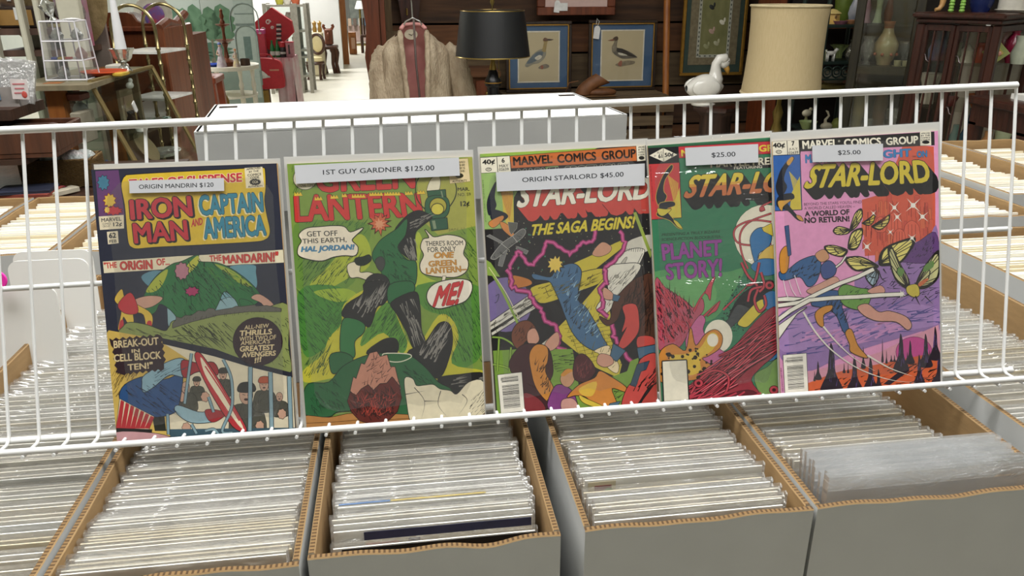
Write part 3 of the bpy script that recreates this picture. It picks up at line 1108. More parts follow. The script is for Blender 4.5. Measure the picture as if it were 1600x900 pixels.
for (xa, ya), (xb, yb), n in (((78, 262), (378, 236), 15), ((384, 240), (408, 420), 9), ((400, 440), (150, 468), 14), ((120, 455), (92, 280), 9)):
    for i in range(n):
        k = 8 if i % 2 else -6
        q = i/n
        ZZ.append((xa+(xb-xa)*q+(k if abs(xb-xa) < 100 else 0), ya+(yb-ya)*q+(k if abs(xb-xa) >= 100 else 0)))
c.poly(ZZ, '2e1c24')
c.row('BREAK-OUT', 102, 272, 366, 250, 44, 'cbb88a', bold=.035)
c.row('IN', 208, 322, 256, 318, 20, 'cbb88a', bold=.035)
c.row('CELL BLOCK', 104, 352, 380, 332, 44, 'cbb88a', bold=.035)
c.row('TEN!"', 184, 408, 332, 394, 38, 'cbb88a', bold=.035)
c.oval(948, 276, 144, 140, '2e1c24', '17141c', 2)
for t, a, b, y, h, bo in (('ALL-NEW', 868, 1014, 178, 24, .02), ('THRILLS', 842, 1032, 208, 32, .05), ('WITH TWO OF', 842, 1056, 244, 26, .02), ('AMERICA\'S', 846, 1020, 270, 24, .02), ('GREATEST', 842, 1046, 300, 32, .05), ('AVENGERS', 852, 1054, 336, 30, .05), ('!!!', 926, 970, 370, 30, .05)):
    c.row(t, a, y+4, b, y-8, h, 'cbb88a', bold=bo, shear=.15)
c.price('201.8,282.4 349.6,278.2 350.2,298.2 202.4,302', 'ORIGIN MANDRIN $120', '216.8,288.6 333.6,285 333.8,293 217.2,296.4', .012)
c.done(.6, .05, 'wrinkled_bag_film', (1, 1, .5))

# ---- second comic: green
c = Comic('green displayed comic with red title, card 1ST GUY GARDNER $125.00', [(443.7, 243.5), (739.5, 232.4), (764, 652), (470, 679)], [(451, 256.4), (735.8, 245.2), (759.3, 652), (478, 672)], .0075)
c.full('6f8a34')
c.crop(440, 230, 4.09)
c.poly('860,120 1215,60 1255,500 1000,560 880,450', '98983f')
c.smooth('80,500 300,470 560,500 520,700 420,900 100,900', '5c8030')
c.smooth('480,560 560,620 560,760 420,840 300,900 180,880 300,760', '9aa62c')
c.smooth('860,560 900,600 880,780 1000,860 1200,880 1240,900 860,900', '9fae30')
c.crop(450, 440, 3.75)
c.smooth('60,60 300,30 380,140 300,280 200,400 90,420', '3f7a2c')
c.smooth('760,20 1120,30 1140,420 960,500 980,240 800,160', '4a7f2c')
c.smooth('150,60 330,40 400,80 290,120', '8ba32c')
c.smooth('90,520 200,430 240,330 310,250 330,130 480,40 600,120 640,180 700,340 760,380 880,200 960,220 1000,330 960,480 1140,520 1140,560 880,580 500,520 240,570 100,590', 'b0aa2a')
c.smooth('450,290 540,150 600,130 660,260 700,360 660,420 560,300 430,380', '4f842c')
for reg, n, an in (('60,60 320,40 300,300 200,420 80,430', 150, 2.3), ('780,150 1120,60 1140,480 960,470 1000,260', 170, 2.0), ('420,370 560,300 660,400 700,380 580,130 480,270', 90, 1.0), ('90,480 240,400 230,560 100,570', 60, 1.1)):
    c.hatch(reg, n, an, 60, 4, '1d4420', .12)
c.hatch('200,180 330,120 330,260 240,340', 60, 1.0, 50, 4, '2d5a24')
c.crop(440, 230, 4.09)
c.hatch('90,720 420,650 520,720 400,890 120,890', 150, .9, 70, 4, '1d4420', .12)
c.hatch('1140,560 1240,520 1250,880 1180,880', 60, 2.2, 60, 4, '1d4420', .12)
c.hatch('90,480 560,480 540,560 300,540', 60, .9, 50, 4, '2c5a26', .12)
c.hatch('60,120 200,240 120,300 70,300', 50, 1.2, 60, 4, '2c5022', .2)
c.oval(150, 200, 74, 70, 'cfc8ac', '2a2c22', 3)
c.row('NATIONAL COMICS', 88, 236, 214, 232, 20, '2a2c22', bold=.01)
c.text('GREEN', '214,120 850,90 856,262 222,292', 'bf2f2c', .07, '2c1a14', .02)
c.text('LANTERN', '76,306 880,292 906,442 86,478', 'bf2f2c', .075, '2c1a14', .02)
for x, y, n in ((80, 300, 3), (210, 328, 3), (312, 318, 3), (384, 308, 2), (448, 312, 5), (560, 300, 5), (655, 298, 6), (788, 294, 3), (866, 288, 3)):
    P = [(x, y+12)]
    for i in range(n*2):
        P.append((x+9*i+4, y-14 if i % 2 == 0 else y+2))
    P.append((x+18*n, y+10))
    c.poly(P, 'd2b02c', '4a2c10', 1)
# lantern hanging from a ring
c.curve('880,190 858,240 862,320 900,380 960,420 1040,410 1100,340 1118,270 1100,200', 7, '23301c')
c.smooth('958,200 1010,190 1002,280 930,285', 'cfc8ac', '23241c', 2)
c.poly('932,282 1046,272 1050,322 940,330', '28543a', '10180f', 3)
c.smooth('918,370 940,320 1010,310 1060,330 1072,390 1050,440 990,462 930,446', '2b5a3c', '10180f', 3)
c.oval(1000, 376, 52, 50, 'a49a30', '172014', 4)
c.oval(996, 396, 38, 34, 'c2b63c', '172014', 4)
c.poly('946,460 1056,452 1062,520 960,532', '24503a', '10180f', 3)
c.poly('960,470 980,468 990,520 972,524', '79886a')
c.stroke('1020,280 1030,320', 8, '79886a')
# twisting dark ribbons around a green column
c.smooth('720,540 800,440 870,406 920,420 960,450 900,500 850,560 860,720 800,700 740,640', '1d1d1e', '0d0f0c', 3)
c.hatch('770,600 850,560 850,700 790,680', 26, -1.2, 70, 8, '77746c')
c.hatch('790,500 920,420 940,450 830,540', 18, .5, 60, 8, '77746c')
c.smooth('580,700 620,610 680,560 740,520 800,460 790,560 740,640 800,720 860,740 840,900 680,920 640,800', '226035', '0d160f', 3)
c.hatch('620,640 720,580 780,720 820,860 700,880', 46, -.9, 50, 6, '11331c', .7)
c.burst(625, 488, 44, 88, 11, '4a1c10')
c.burst(625, 488, 38, 76, 11, 'ba5a34')
c.burst(625, 492, 20, 44, 9, 'c98a62')
c.smooth('600,720 640,700 660,740 640,790 612,770', '3a3b39', '0d0f0c', 2)
c.smooth('420,760 460,735 500,750 500,800 560,800 620,830 560,850 490,830 440,830', 'cdc3a6', '26241c', 3)
c.smooth('470,712 520,700 560,688 572,720 530,752 480,750', '16241a', '0a0c08', 2)
c.smooth('540,850 600,810 670,830 690,900 640,950 540,930', '232324', '0d0f0c', 3)
c.hatch('580,830 660,850 650,920 590,900', 16, -1.0, 50, 7, '7a776f')
c.crop(450, 440, 3.75)
c.smooth('320,200 350,130 440,70 450,10 560,0 600,60 560,130 520,150 480,260 430,240', '1f1f20', '0c0e0b', 3)
c.hatch('370,150 560,40 580,100 480,180 420,220', 46, 1.1, 70, 7, '7d7a72')
c.smooth('596,20 720,0 735,60 640,110 590,122', '226035', '0d160f', 3)
c.smooth('606,122 740,60 770,130 780,280 800,350 740,392 700,300 640,190', '1f1f20', '0c0e0b', 3)
c.hatch('650,130 730,90 780,300 740,360', 34, -1.2, 80, 7, '7d7a72')
c.smooth('318,235 380,218 446,250 440,300 390,350 388,440 312,430', '2a6a38', '0d160f', 3)
c.smooth('250,430 320,415 380,450 340,500 270,538 248,500', '235a33', '0d160f', 3)
c.smooth('460,420 540,350 600,330 640,345 645,400 600,440', '1a1a1b', '0c0e0b', 2)
c.smooth('700,420 800,360 880,250 940,245 962,320 950,420 890,560 800,520', '1d1d1e', '0c0e0b', 3)
c.hatch('760,420 900,260 930,330 850,500', 60, 1.05, 80, 8, '807c74')
c.smooth('880,570 1010,545 1150,540 1150,640 950,650', '1d1d1e', '0c0e0b', 3)
c.hatch('940,570 1150,550 1150,590 960,620', 20, .2, 70, 6, '77746c')
# green mound, dark red mound, pale boulders
c.smooth('90,690 120,600 240,590 320,500 440,440 560,420 700,430 800,500 880,590 960,640 960,760 700,780 480,760 300,760 240,790 110,780', '235a33', '0d160f', 3)
c.hatch('120,640 280,560 320,720 140,760', 40, -1.0, 50, 6, '12341e', .5)
c.hatch('660,480 820,540 900,640 700,700', 40, -.6, 50, 6, '12341e', .5)
c.smooth('560,425 690,425 720,440 660,466 590,462', '1e5c2e', 'cdc8b0', 4)
c.smooth('90,790 240,796 400,770 720,780 960,790 1165,770 1165,860 100,890', 'a5713a', '24160c', 2)
c.curve('100,830 300,820 500,800', 3, '4a2c14')
c.curve('560,810 800,796', 3, '4a2c14')
c.poly('366,640 384,560 400,570 430,480 450,486 480,420 520,410 540,440 580,430 600,500 626,500 640,560 660,630 600,690 420,690', 'b47a63', '24120e', 3)
c.hatch('400,580 500,430 600,500 640,620 420,640', 40, .9, 50, 5, '5a3428', .9)
c.poly('350,700 366,650 400,668 430,630 470,606 500,640 540,600 580,596 610,560 650,610 664,680 640,760 600,800 560,832 500,838 420,812 372,760', '5c1f19', '1c0b08', 3)
c.hatch('380,680 640,640 620,780 500,820 400,790', 130, 1.9, 60, 8, '2c0d0a', .8)
c.hatch('390,680 620,660 600,780 440,790', 70, 1.2, 50, 5, 'a0392c', .9)
c.smooth('684,570 730,570 752,610 800,608 850,604 890,630 950,640 990,660 1060,590 1146,590 1150,770 1000,810 870,800 780,830 720,820 696,700', 'cdc3a6', '26241c', 3)
for b_ in ('740,620 800,700 782,800', '895,640 880,720 930,790', '1020,660 1050,700 1000,780', '690,660 800,640', '800,700 900,700'):
    c.curve(b_, 5, '2a261e', True)
c.hatch('1060,700 1150,640 1150,780 1040,790', 26, .9, 50, 3, '4a4436')
c.crop(440, 230, 4.09)
BL_ = '108,640 130,600 112,560 160,520 250,510 330,504 400,510 440,545 520,516 460,575 450,600 486,640 470,690 400,690 330,700 260,724 180,716 110,690'
c.smooth(BL_, 'd6cbb4', '1c1c18', 4)
c.row('GET OFF', 160, 538, 356, 532, 34, '22221e', bold=.015)
c.row('THIS EARTH,', 132, 586, 414, 574, 36, '22221e', bold=.015)
c.row('HAL JORDAN!', 122, 636, 466, 620, 44, '3a7aa0', bold=.05, line='1a2c3c', lw=.02, shear=.2)
c.smooth('918,528 950,560 980,576 1060,562 1140,576 1176,610 1160,680 1190,730 1180,790 1120,826 1040,828 960,820 900,800 886,750 910,690 890,640 906,590 944,578', 'd6cbb4', '1c1c18', 4)
c.row("THERE'S ROOM", 918, 600, 1158, 594, 32, '22221e', bold=.015)
c.row('FOR ONLY', 932, 640, 1114, 632, 32, '22221e', bold=.015)
c.row('ONE', 972, 672, 1102, 668, 38, 'c2862c', bold=.06, line='4a300e', lw=.025, shear=.2)
c.row('GREEN', 938, 728, 1116, 718, 36, 'c2862c', bold=.03, line='4a300e', lw=.03)
c.row('LANTERN--', 922, 772, 1180, 756, 38, 'c2862c', bold=.03, line='4a300e', lw=.03)
c.poly('1030,824 1050,824 1042,860 1024,862', 'd6cbb4', '1c1c18', 2)
c.row('MAR.', 1124, 258, 1200, 256, 22, '2a2a22', bold=.04)
c.row('NO. 59', 1126, 294, 1208, 290, 20, '2a2a22', bold=.01)
c.row('12¢', 1142, 346, 1200, 342, 40, '22221e', bold=.05)
c.row('JAN 11', 1066, 520, 1168, 512, 20, '77783a')
c.poly('1062,80 1190,72 1206,218 1076,232', 'cdb98c', '5a4c2c', 1)
for i, t in enumerate(('APPROVED', 'BY THE', 'COMICS', 'CODE')):
    c.row(t, 1080, 92+i*19, 1172, 88+i*19, 13, '33301f', bold=.03)
c.oval(1136, 182, 26, 16, '33301f')
c.row('AUTHORITY', 1090, 212, 1184, 206, 14, '33301f', bold=.04)
c.crop(450, 440, 3.75)
c.smooth('815,80 840,30 900,0 1000,-14 1066,0 1076,50 1040,110 960,140 880,156 830,130', 'd9d2c0', '1c1c18', 4)
c.text('ME!', '868,30 1030,-6 1010,130 846,150', 'bf2c2e', .09, '4a1212', .02, shear=.25)
c.price('459.8,258.3 717,246 718.6,274.4 462.5,287.2', '1ST GUY GARDNER $125.00', '504.4,265.6 678.6,258 678.8,267.2 504.8,274.2', .012)
c.done(.35, .035, 'smooth_bag_film')

# ---- third comic: black sky with an orange banner
c = Comic('displayed comic with orange banner over black sky, card ORIGIN STARLORD $45.00', [(744.8, 228.3), (1010, 214.5), (1034, 632), (769, 655)], [(750.2, 241.3), (1007.6, 227), (1029, 632), (774.3, 649.3)], .0075)
c.full('1c1a1d')
c.crop(735, 210, 4.09)
c.poly('60,124 820,82 640,140 260,150 262,300 320,330 280,400 276,600 90,610', '7da04a')
c.poly('60,124 830,80 780,100 100,140', '86a63c')
c.smooth('480,210 560,200 540,230 500,225', '5f8a3c')
c.dots('90,560 1140,300 1150,900 100,900', 170, 1.0, 3.0, 'c8c49c')
c.dots('300,560 700,560 700,900 300,900', 30, 2, 6, '3a7a5a')
c.poly('64,150 250,138 258,238 70,248', 'd4ceba', '22211f', 3)
c.stroke('168,144 176,243', 4, '22211f')
c.row('40¢', 74, 164, 156, 156, 38, '22211f', bold=.06)
c.oval(116, 224, 20, 12, '22211f')
c.oval(116, 224, 16, 8, 'd4ceba')
c.row('CC', 104, 219, 128, 217, 10, '22211f', bold=.05)
c.row('6', 198, 152, 218, 150, 30, '22211f', bold=.06)
c.row('MAY', 184, 194, 242, 190, 18, '22211f', bold=.01)
c.row('02639', 182, 217, 244, 213, 17, '22211f', bold=.02)
c.poly('254,140 1062,76 1066,168 262,216', 'b9602c', '22190f', 2)
c.text('MARVEL', '270,146 522,128 526,184 274,200', '221a17', .075)
c.row('®', 512, 138, 526, 136, 12, '221a17')
c.text('COMICS', '552,128 802,110 806,166 556,184', '221a17', .075)
c.text('GROUP', '836,108 1056,92 1058,148 840,166', '221a17', .075)
c.poly('1060,74 1116,70 1120,166 1066,172', 'd4ceba', '22211f', 2)
for i, t in enumerate(('APPROVED', 'BY THE', 'COMICS', 'CODE')):
    c.row(t, 1072, 78+i*16, 1112, 75+i*16, 10, '22211f', bold=.04)
c.oval(1094, 150, 18, 12, '22211f')
c.text('MARVEL SPOTLIGHT', '300,222 1010,182 1012,236 304,276', '1c1a1d', .06, 'aaa891', .03)
c.poly('66,250 160,244 276,350 278,598 88,606', '87a65c', '22211f', 2)
c.poly('200,360 272,354 278,598 240,600 210,500', 'c0a83a')
for i in range(8):
    c.poly([(250, 560), (190+i*11, 356+3*i), (196+i*11, 356+3*i)], 'b86e30')
c.smooth('120,380 164,300 156,400 166,460 120,520 104,450', '1b1e2c', None, 2)
c.smooth('140,480 220,500 240,530 190,560 130,540', '1b1e2c')
c.smooth('120,560 200,520 210,540 160,590 130,590', 'c0793a', '22211f', 2)
c.smooth('190,560 240,580 290,660 270,660 210,610', 'c0793a', '22211f', 2)
c.text('©1980 MARVEL COMICS GROUP', '84,290 102,560 94,562 74,292', '2c3a24', 0)
c.text('STAR-LORD', '330,320 1170,270 1150,412 290,470', 'd6d1bf', .05, '221a17', .02, shear=0, shadow=(70, 84, 'bb4038'), steps=12)
c.row('TM', 1096, 482, 1120, 480, 10, '9a958a')
c.text('THE SAGA BEGINS!', '394,576 1056,520 1052,598 386,648', 'c4b32c', .07, '2a240c', .02, shear=.2)
# grey satellite
c.poly('104,650 124,640 230,700 226,712', '6a6a68', 'a3a29b', 1)
c.poly('300,716 370,744 358,766 290,730', '6a6a68', 'a3a29b', 1)
c.poly('240,560 300,566 296,600 262,640 250,620', '55554f', 'a3a29b', 1)
c.poly('204,720 236,740 204,844 178,838', '6a6a68', 'a3a29b', 1)
c.smooth('136,780 200,700 270,650 330,606 352,620 330,660 250,720 170,790 140,796', '5c5c5a', 'a3a29b', 2)
c.hatch('150,780 340,610 330,650 180,780', 24, -.6, 26, 4, '2a2a28', .6)
c.stroke('200,700 250,740', 3, 'b0aea6')
c.stroke('270,650 300,690', 3, 'b0aea6')
# pale tubes and yellow beams
c.smooth('1000,690 1160,640 1170,720 1000,790', 'bbb7a8', '22211f', 3)
c.smooth('880,880 940,790 1010,740 1090,730 1106,770 1000,960 860,1060 900,960', 'cdc9ba', '22211f', 3)
for i in range(9):
    c.stroke([(985+i*14, 752-abs(i-5)*1.5), (988+i*14, 728)], 3, '22211f')
c.smooth('930,880 980,800 1000,790 960,870', 'aaa697', '22211f', 2)
c.curve('1000,940 1060,840 1100,760', 4, '3a3935')
c.smooth('620,850 780,770 960,680 970,720 900,780 800,860 700,940 560,960', 'b5a52e', '22211f', 3)
c.poly('1040,500 1060,496 1160,760 1150,790', '8a9c3c')
c.poly('100,800 130,820 190,910 100,900', '7d9a3c')
c.crop(745, 420, 3.75)
c.oval(170, 210, 150, 160, '6e5f8f', '1c1a1d', 3)
c.curve('110,160 130,150 120,190 104,200', 5, '3d3558')
c.poly('70,320 330,140 360,220 90,390', 'c2beb1', '22211f', 3)
c.poly('78,360 350,190 352,204 84,376', '22211f')
c.curve('110,300 104,340 118,370', 3, '22211f')
c.curve('290,170 270,210 300,240', 3, '22211f')
c.curve('60,-20 150,130 240,320', 15, '7d9a3c')
c.curve('70,-10 170,140 250,300', 4, 'cfcb9a')
c.smooth('200,40 300,60 320,90 250,110 190,100', 'b06a2c', '22211f', 2)
c.smooth('320,110 460,70 580,30 740,0 740,70 600,130 400,200 340,170', 'b5a52e', '22211f', 3)
c.curve('400,110 420,160', 3, '4a4214')
c.curve('680,30 660,70', 3, '4a4214')
c.poly('480,340 620,200 740,60 790,300 780,400 850,560 830,640 700,580 500,420', 'b9a930', '22211f', 2)
for i in range(11):
    c.stroke([(500+i*14, 330+i*22), (780+i*4, 290+i*22)], 2.5, '6b6118')
for i in range(6):
    c.stroke([(560+i*44, 400-i*10), (600+i*44, 520)], 2.5, '6b6118')
c.hatch('520,380 770,330 800,430 560,480', 26, 0, 20, 5, '2c2810', .1)
c.hatch('760,540 860,540 860,570 770,580', 18, 1.4, 18, 3, '2c2810', .1)
c.poly('390,450 480,360 440,400 380,440', 'bbb7a8')
c.smooth('740,0 870,-30 960,-20 900,80 830,160 760,260 700,230 770,120', 'cbc7b8', '22211f', 3)
c.curve('860,60 900,10 920,-20', 3, '4a4944')
c.oval(820, 45, 12, 9, '8f8b7e', '22211f', 1)
# blue comet with a pale tail
c.smooth('330,30 430,50 470,0 560,-30 610,10 600,100 590,180 640,230 700,330 740,410 760,450 700,480 620,440 560,370 520,280 490,200 450,110 420,70 340,60', '3f6283', '12161d', 3)
c.hatch('440,50 590,20 600,180 720,400 640,420 540,300 480,160', 60, 1.0, 50, 6, '17222e', .5)
c.hatch('460,40 580,30 640,260 720,420 640,380', 30, .9, 50, 5, '88aabd', .4)
c.smooth('690,480 770,450 790,500 830,560 820,610 770,580 720,500', 'd6c39a', '2a221c', 2)
c.crop(735, 210, 4.09)
c.burst(542, 830, 40, 74, 10, '22211f')
c.burst(542, 830, 34, 66, 10, 'cdb04a')
c.smooth('780,760 840,690 900,720 880,760 820,780', 'b9866a', '22211f', 2)
c.crop(745, 420, 3.75)
c.hatch('70,330 330,150 356,215 90,385', 60, .55, 50, 4, '55524a', .1)
c.hatch('760,60 940,-10 830,160 760,230', 50, .9, 40, 4, '4a4740', .3)
c.hatch('330,120 600,60 730,10 730,60 420,190', 40, .4, 50, 4, '5d5416', .15)
c.hatch('500,330 760,120 790,300 790,420 840,600 700,560', 60, 1.1, 40, 4, '5d5416', .3)
MAG = [(735, 210, 4.09, '960,610 985,690 970,740 930,800 860,850 850,900'), (735, 210, 4.09, '800,616 780,690 720,690 640,770 580,720 540,700 490,680 460,760 400,830 350,820 310,740 270,800 240,890'), (745, 420, 3.75, '180,0 200,60 200,110 300,130 330,200 380,230 390,300 470,340 490,400 470,460 560,500'), (745, 420, 3.75, '745,0 765,80 720,120 740,200 720,240 770,280'), (745, 420, 3.75, '800,330 800,400 880,510 910,560 900,620 840,670 780,640')]
for ox, oy, k, p in MAG:
    c.crop(ox, oy, k)
    P = pts(p)
    Q = []
    for i in range(len(P)-1):
        n = max(2, int(math.hypot(P[i+1][0]-P[i][0], P[i+1][1]-P[i][1])/16))
        for j in range(n):
            Q.append((P[i][0]+(P[i+1][0]-P[i][0])*j/n+c.rnd.uniform(-9, 9), P[i][1]+(P[i+1][1]-P[i][1])*j/n+c.rnd.uniform(-9, 9)))
    Q.append(P[-1])
    c.stroke(Q, 30, '5c1c42')
    c.stroke(Q, 21, 'a8356f')
    c.stroke(Q, 7, 'c65a92')
c.crop(745, 420, 3.75)
c.poly('95,480 260,470 560,470 600,700 880,600 900,540 950,520 900,800 600,830 120,850', '6d8f34')
for b_ in ('90,400 160,410 240,470 280,560', '95,560 180,580 260,640', '130,410 120,600', '200,460 190,600'):
    c.curve(b_, 14, '2a3a18')
    c.curve(b_, 9, '7f9f3c')
c.hatch('420,480 560,480 560,600 420,620', 22, .1, 70, 5, '24321a', .2)
c.hatch('700,640 860,640 820,800 640,800', 20, .5, 60, 6, '24321a', .6)
# brown, orange and red rocks along the foot of the picture
c.smooth('205,380 240,320 300,305 340,340 360,400 330,440 290,420 250,470 215,440', '6b3a26', '1c100c', 3)
c.hatch('215,370 340,330 340,400 230,440', 26, 1.1, 40, 5, '34180f', .5)
c.smooth('300,370 340,350 365,410 340,440 300,430', 'bd8a74', '2a1c18', 2)
c.smooth('400,440 470,370 480,440 430,480', 'bd8a74', '2a1c18', 2)
c.smooth('190,570 250,460 330,440 420,470 445,600 420,680 440,780 380,838 270,840 270,700', '3c1a20', '170c0e', 3)
c.smooth('275,730 360,760 400,830 280,840', '7e2a30', '170c0e', 2)
c.smooth('310,500 350,445 410,460 415,530 400,600 440,680 470,760 420,780 350,700 320,600', 'bd7a2e', '2a180c', 3)
c.hatch('330,560 400,540 440,740 380,740', 24, 1.0, 60, 6, '3a200c', .5)
c.poly('415,770 490,725 520,780 450,820', '48697f', '141a20', 3)
c.smooth('420,820 450,700 500,680 560,720 590,800 580,830', '7a3778', '1c101c', 3)
c.smooth('500,770 560,760 590,800 560,826 500,826', 'bd8a80', '2a1c18', 2)
c.smooth('490,640 520,590 565,600 570,650 540,690 505,680', 'b98a68', '2a1c18', 2)
c.smooth('492,620 530,586 566,596 540,610 510,630', 'c08030')
c.smooth('565,600 580,520 620,500 660,530 690,580 690,610 640,660 580,650', '481c22', '180a0c', 3)
c.hatch('580,560 680,560 660,640 590,640', 26, 1.4, 44, 4, '7c3a3a', .5)
c.smooth('530,750 600,680 690,640 720,600 780,630 870,690 870,720 790,700 820,800 760,810 690,800 640,750 580,740', 'c0782f', '2a180c', 3)
c.smooth('600,700 700,660 680,740 620,740', 'cda638')
c.smooth('600,740 640,760 740,806 700,812 620,780', 'c7ae36', '2a180c', 2)
c.poly('780,790 840,776 820,806 770,808', '48697f', '141a20', 2)
c.smooth('720,280 780,300 800,200 880,100 960,45 1040,60 1060,420 960,420 940,340 860,220 820,300 760,330', '4c2a1c', '170c08', 3)
c.hatch('800,250 960,60 1030,80 1030,400 950,400 900,220', 80, 1.3, 90, 7, '1f0f0a', .5)
c.smooth('745,110 800,150 790,180 745,170', 'bd8a74', '2a1c18', 2)
c.poly('800,150 840,160 825,190 796,186', '3f5f78', '141a20', 2)
c.smooth('856,220 930,210 950,300 940,380 870,460 830,450 880,340 850,370 870,290', 'b8403a', '200c0c', 3)
c.poly('780,520 800,440 870,480 820,540', '3f5f78', '141a20', 3)
c.smooth('705,550 720,500 780,510 800,550 750,575', 'bd8a74', '2a1c18', 2)
c.smooth('945,400 1030,400 1042,460 950,470', 'b8403a', '200c0c', 2)
c.poly('940,465 1045,445 1050,500 950,525', '3f5f78', '141a20', 3)
c.smooth('960,530 1055,500 1066,640 1000,700 930,800 850,805 880,700 930,640', 'b8403a', '200c0c', 3)
c.smooth('1066,660 1066,800 960,806 1010,720', 'a8382f', '200c0c', 3)
c.poly('940,560 1010,540 990,590 960,600 930,690 900,680', '2d4257', '10141a', 2)
c.hatch('900,720 1060,560 1060,780', 18, .9, 70, 8, '2a0f0f', .3)
c.barcode('122,622 262,606 280,832 142,846', 3)
c.text('05', '140,640 140,655 150,656 150,640', '22211f', .02)
c.price('774.9,269.2 1007.5,255.4 1007.5,289.8 776.6,299.2', 'ORIGIN STARLORD $45.00', '815.7,277.6 974.4,268.4 974.4,277 816.2,286', .012)
c.done(.3, .035, 'smooth_bag_film')

# ---- fourth comic: green planet scene, mostly tucked behind the fifth
c = Comic('displayed green comic with yellow and orange title, half hidden behind the pink comic', [(1006, 214.7), (1206, 205), (1226, 622), (1030, 634)], [(1011, 228.1), (1200.5, 218.3), (1218, 622), (1033, 633.5)], .0125, cw=.168)
c.full('2f7250')
c.crop(1010, 410, 3.914)
c.smooth('40,60 300,40 480,60 600,40 520,200 420,340 300,360 160,280 60,160', '4d8c55')
c.smooth('50,100 330,90 430,180 380,300 260,330 120,220', '5f9a5c')
c.crop(1000, 200, 4.09)
c.poly('46,116 900,66 900,84 48,128', '2c5a3c')
c.poly('48,128 246,118 250,222 54,232', '1b1a1d')
c.poly('60,176 148,128 238,170 152,216', 'd2ccb8')
c.stroke('148,128 152,216', 3, '1b1a1d')
c.row('AUG', 108, 150, 144, 148, 15, '1b1a1d')
c.row('#', 88, 172, 102, 171, 12, '1b1a1d')
c.row('61', 116, 168, 142, 166, 26, '1b1a1d', bold=.05)
c.row('50¢', 156, 160, 214, 155, 32, '1b1a1d', bold=.06)
c.poly('246,120 900,82 900,160 250,192', 'b8303a', '1b1a1d', 2)
c.text('MARVEL', '262,140 500,126 502,168 264,182', 'c8b23a', .08)
c.text('COMICS', '524,126 640,118 642,160 526,168', 'c8b23a', .08)
c.text('GROUP', '758,110 1000,96 1002,142 760,152', 'c8b23a', .08)
c.poly('440,215 900,190 900,250 560,270 460,240', '1b1a1d')
c.text('MARVEL PREMIERE', '450,208 1010,176 1010,224 450,254', 'cfc9b4', .04, '1b1a1d', .03)
c.row('FEATURING', 600, 246, 780, 238, 18, 'd6d0be', bold=.03)
c.text('STAR-LORD', '330,302 1140,256 1110,392 272,450', 'b96a3c', .05, '1b1a1d', .03, shadow=(52, 70, '17161a'), steps=12)
c.text('STAR-LORD', '330,302 1140,256 1110,392 272,450', 'b9683a', .05)
# upper half of each letter is yellow: the same lettering, cut at mid height
def cut_text(cv, t, quad, col, bold, keep):
    Q = pts(quad)
    bold = min(bold, .05)
    b0 = 0
    vs, fs = text_tris(t, b0, 0)
    bx = max(0, bold)*.8
    x0, y0, x1, y1 = bbox(vs)
    x0, x1, y0, y1 = x0-bx, x1+bx, y0-bx*.6, y1+bx*.6
    y = cv.y()
    for n_, (sx, sy) in enumerate([(bx*cos(a*pi/4), bx*.8*sin(a*pi/4)) for a in range(8)]+[(0, 0)]):
        for f in fs:
            P = [((vs[i][0]+sx-x0)/(x1-x0), 1-(vs[i][1]+sy-y0)/(y1-y0)) for i in f]
            P = clip_rect(P, -1, -1, 2, keep)
            if len(P) > 2:
                cv.raw([cv.loc((Q[0][0]*(1-a)+Q[1][0]*a)*(1-e)+(Q[3][0]*(1-a)+Q[2][0]*a)*e, (Q[0][1]*(1-a)+Q[1][1]*a)*(1-e)+(Q[3][1]*(1-a)+Q[2][1]*a)*e) for a, e in P], col, y-1e-6*n_)
cut_text(c, 'STAR-LORD', '330,302 1140,256 1110,392 272,450', 'c6902f', .05, .52)
cut_text(c, 'STAR-LORD', '330,302 1140,256 1110,392 272,450', 'cdb638', .05, .40)
c.poly('56,232 250,222 264,572 72,584', 'b8373a', '1b1a1d', 3)
c.poly('170,576 232,440 252,380 264,572', 'c0b03e')
for i in range(8):
    c.poly([(235, 560), (176+i*9, 300+i*7), (181+i*9, 300+i*7)], 'c8a83a')
c.smooth('110,400 150,300 200,236 206,262 160,330 150,400 170,440 130,500 104,460', '1b1e2a', 'c0a83a', 2)
c.smooth('130,480 210,470 222,496 170,520 210,580 270,640 240,636 190,590 110,560 120,520', '1b1e2a', 'c0a83a', 2)
c.smooth('112,516 160,520 200,520 150,560 120,550', 'c0b03a', '1b1a1d', 2)
c.smooth('214,590 240,600 270,640 240,630', 'c0b03a', '1b1a1d', 2)
c.text('©1981 MARVEL COMICS GROUP', '70,240 86,470 80,471 62,241', '2a1416', 0)
c.row('PRESENTING A TRULY BIZARRE', 138, 674, 512, 652, 18, '16281c', bold=.02, shear=.2)
c.row('SCIENCE-FICTION BLOCKBUSTER--', 136, 704, 530, 684, 18, '16281c', bold=.02, shear=.2)
c.text('PLANET', '134,742 522,712 522,812 146,848', '8a3b8c', .08, '241226', .02)
c.crop(1010, 410, 3.914)
c.text('STORY!', '112,10 464,-26 462,86 124,108', '8a3b8c', .08, '241226', .02)
c.crop(1000, 200, 4.09)
c.oval(800, 690, 198, 200, 'd3cdb8', '24422c', 2)
for b_ in ('840,470 780,500 770,530 800,520', '840,545 700,600 640,680 650,800 690,900', '840,600 720,590 620,630 600,690 640,740 760,750 840,740'):
    c.curve(b_, 14, '4a1518')
    c.curve(b_, 9, 'b0444a')
c.oval(780, 516, 16, 14, 'b0444a', '4a1518', 2)
c.smooth('704,720 740,650 800,640 840,690 820,760 760,800 740,870', '2c6ba0', '121b28', 3)
c.poly('780,640 840,610 850,690 790,660', 'c9b23a', '241c10', 2)
c.smooth('760,820 820,760 880,760 880,900 780,900 770,850', 'c9a84a', '241c10', 2)
c.crop(1010, 410, 3.914)
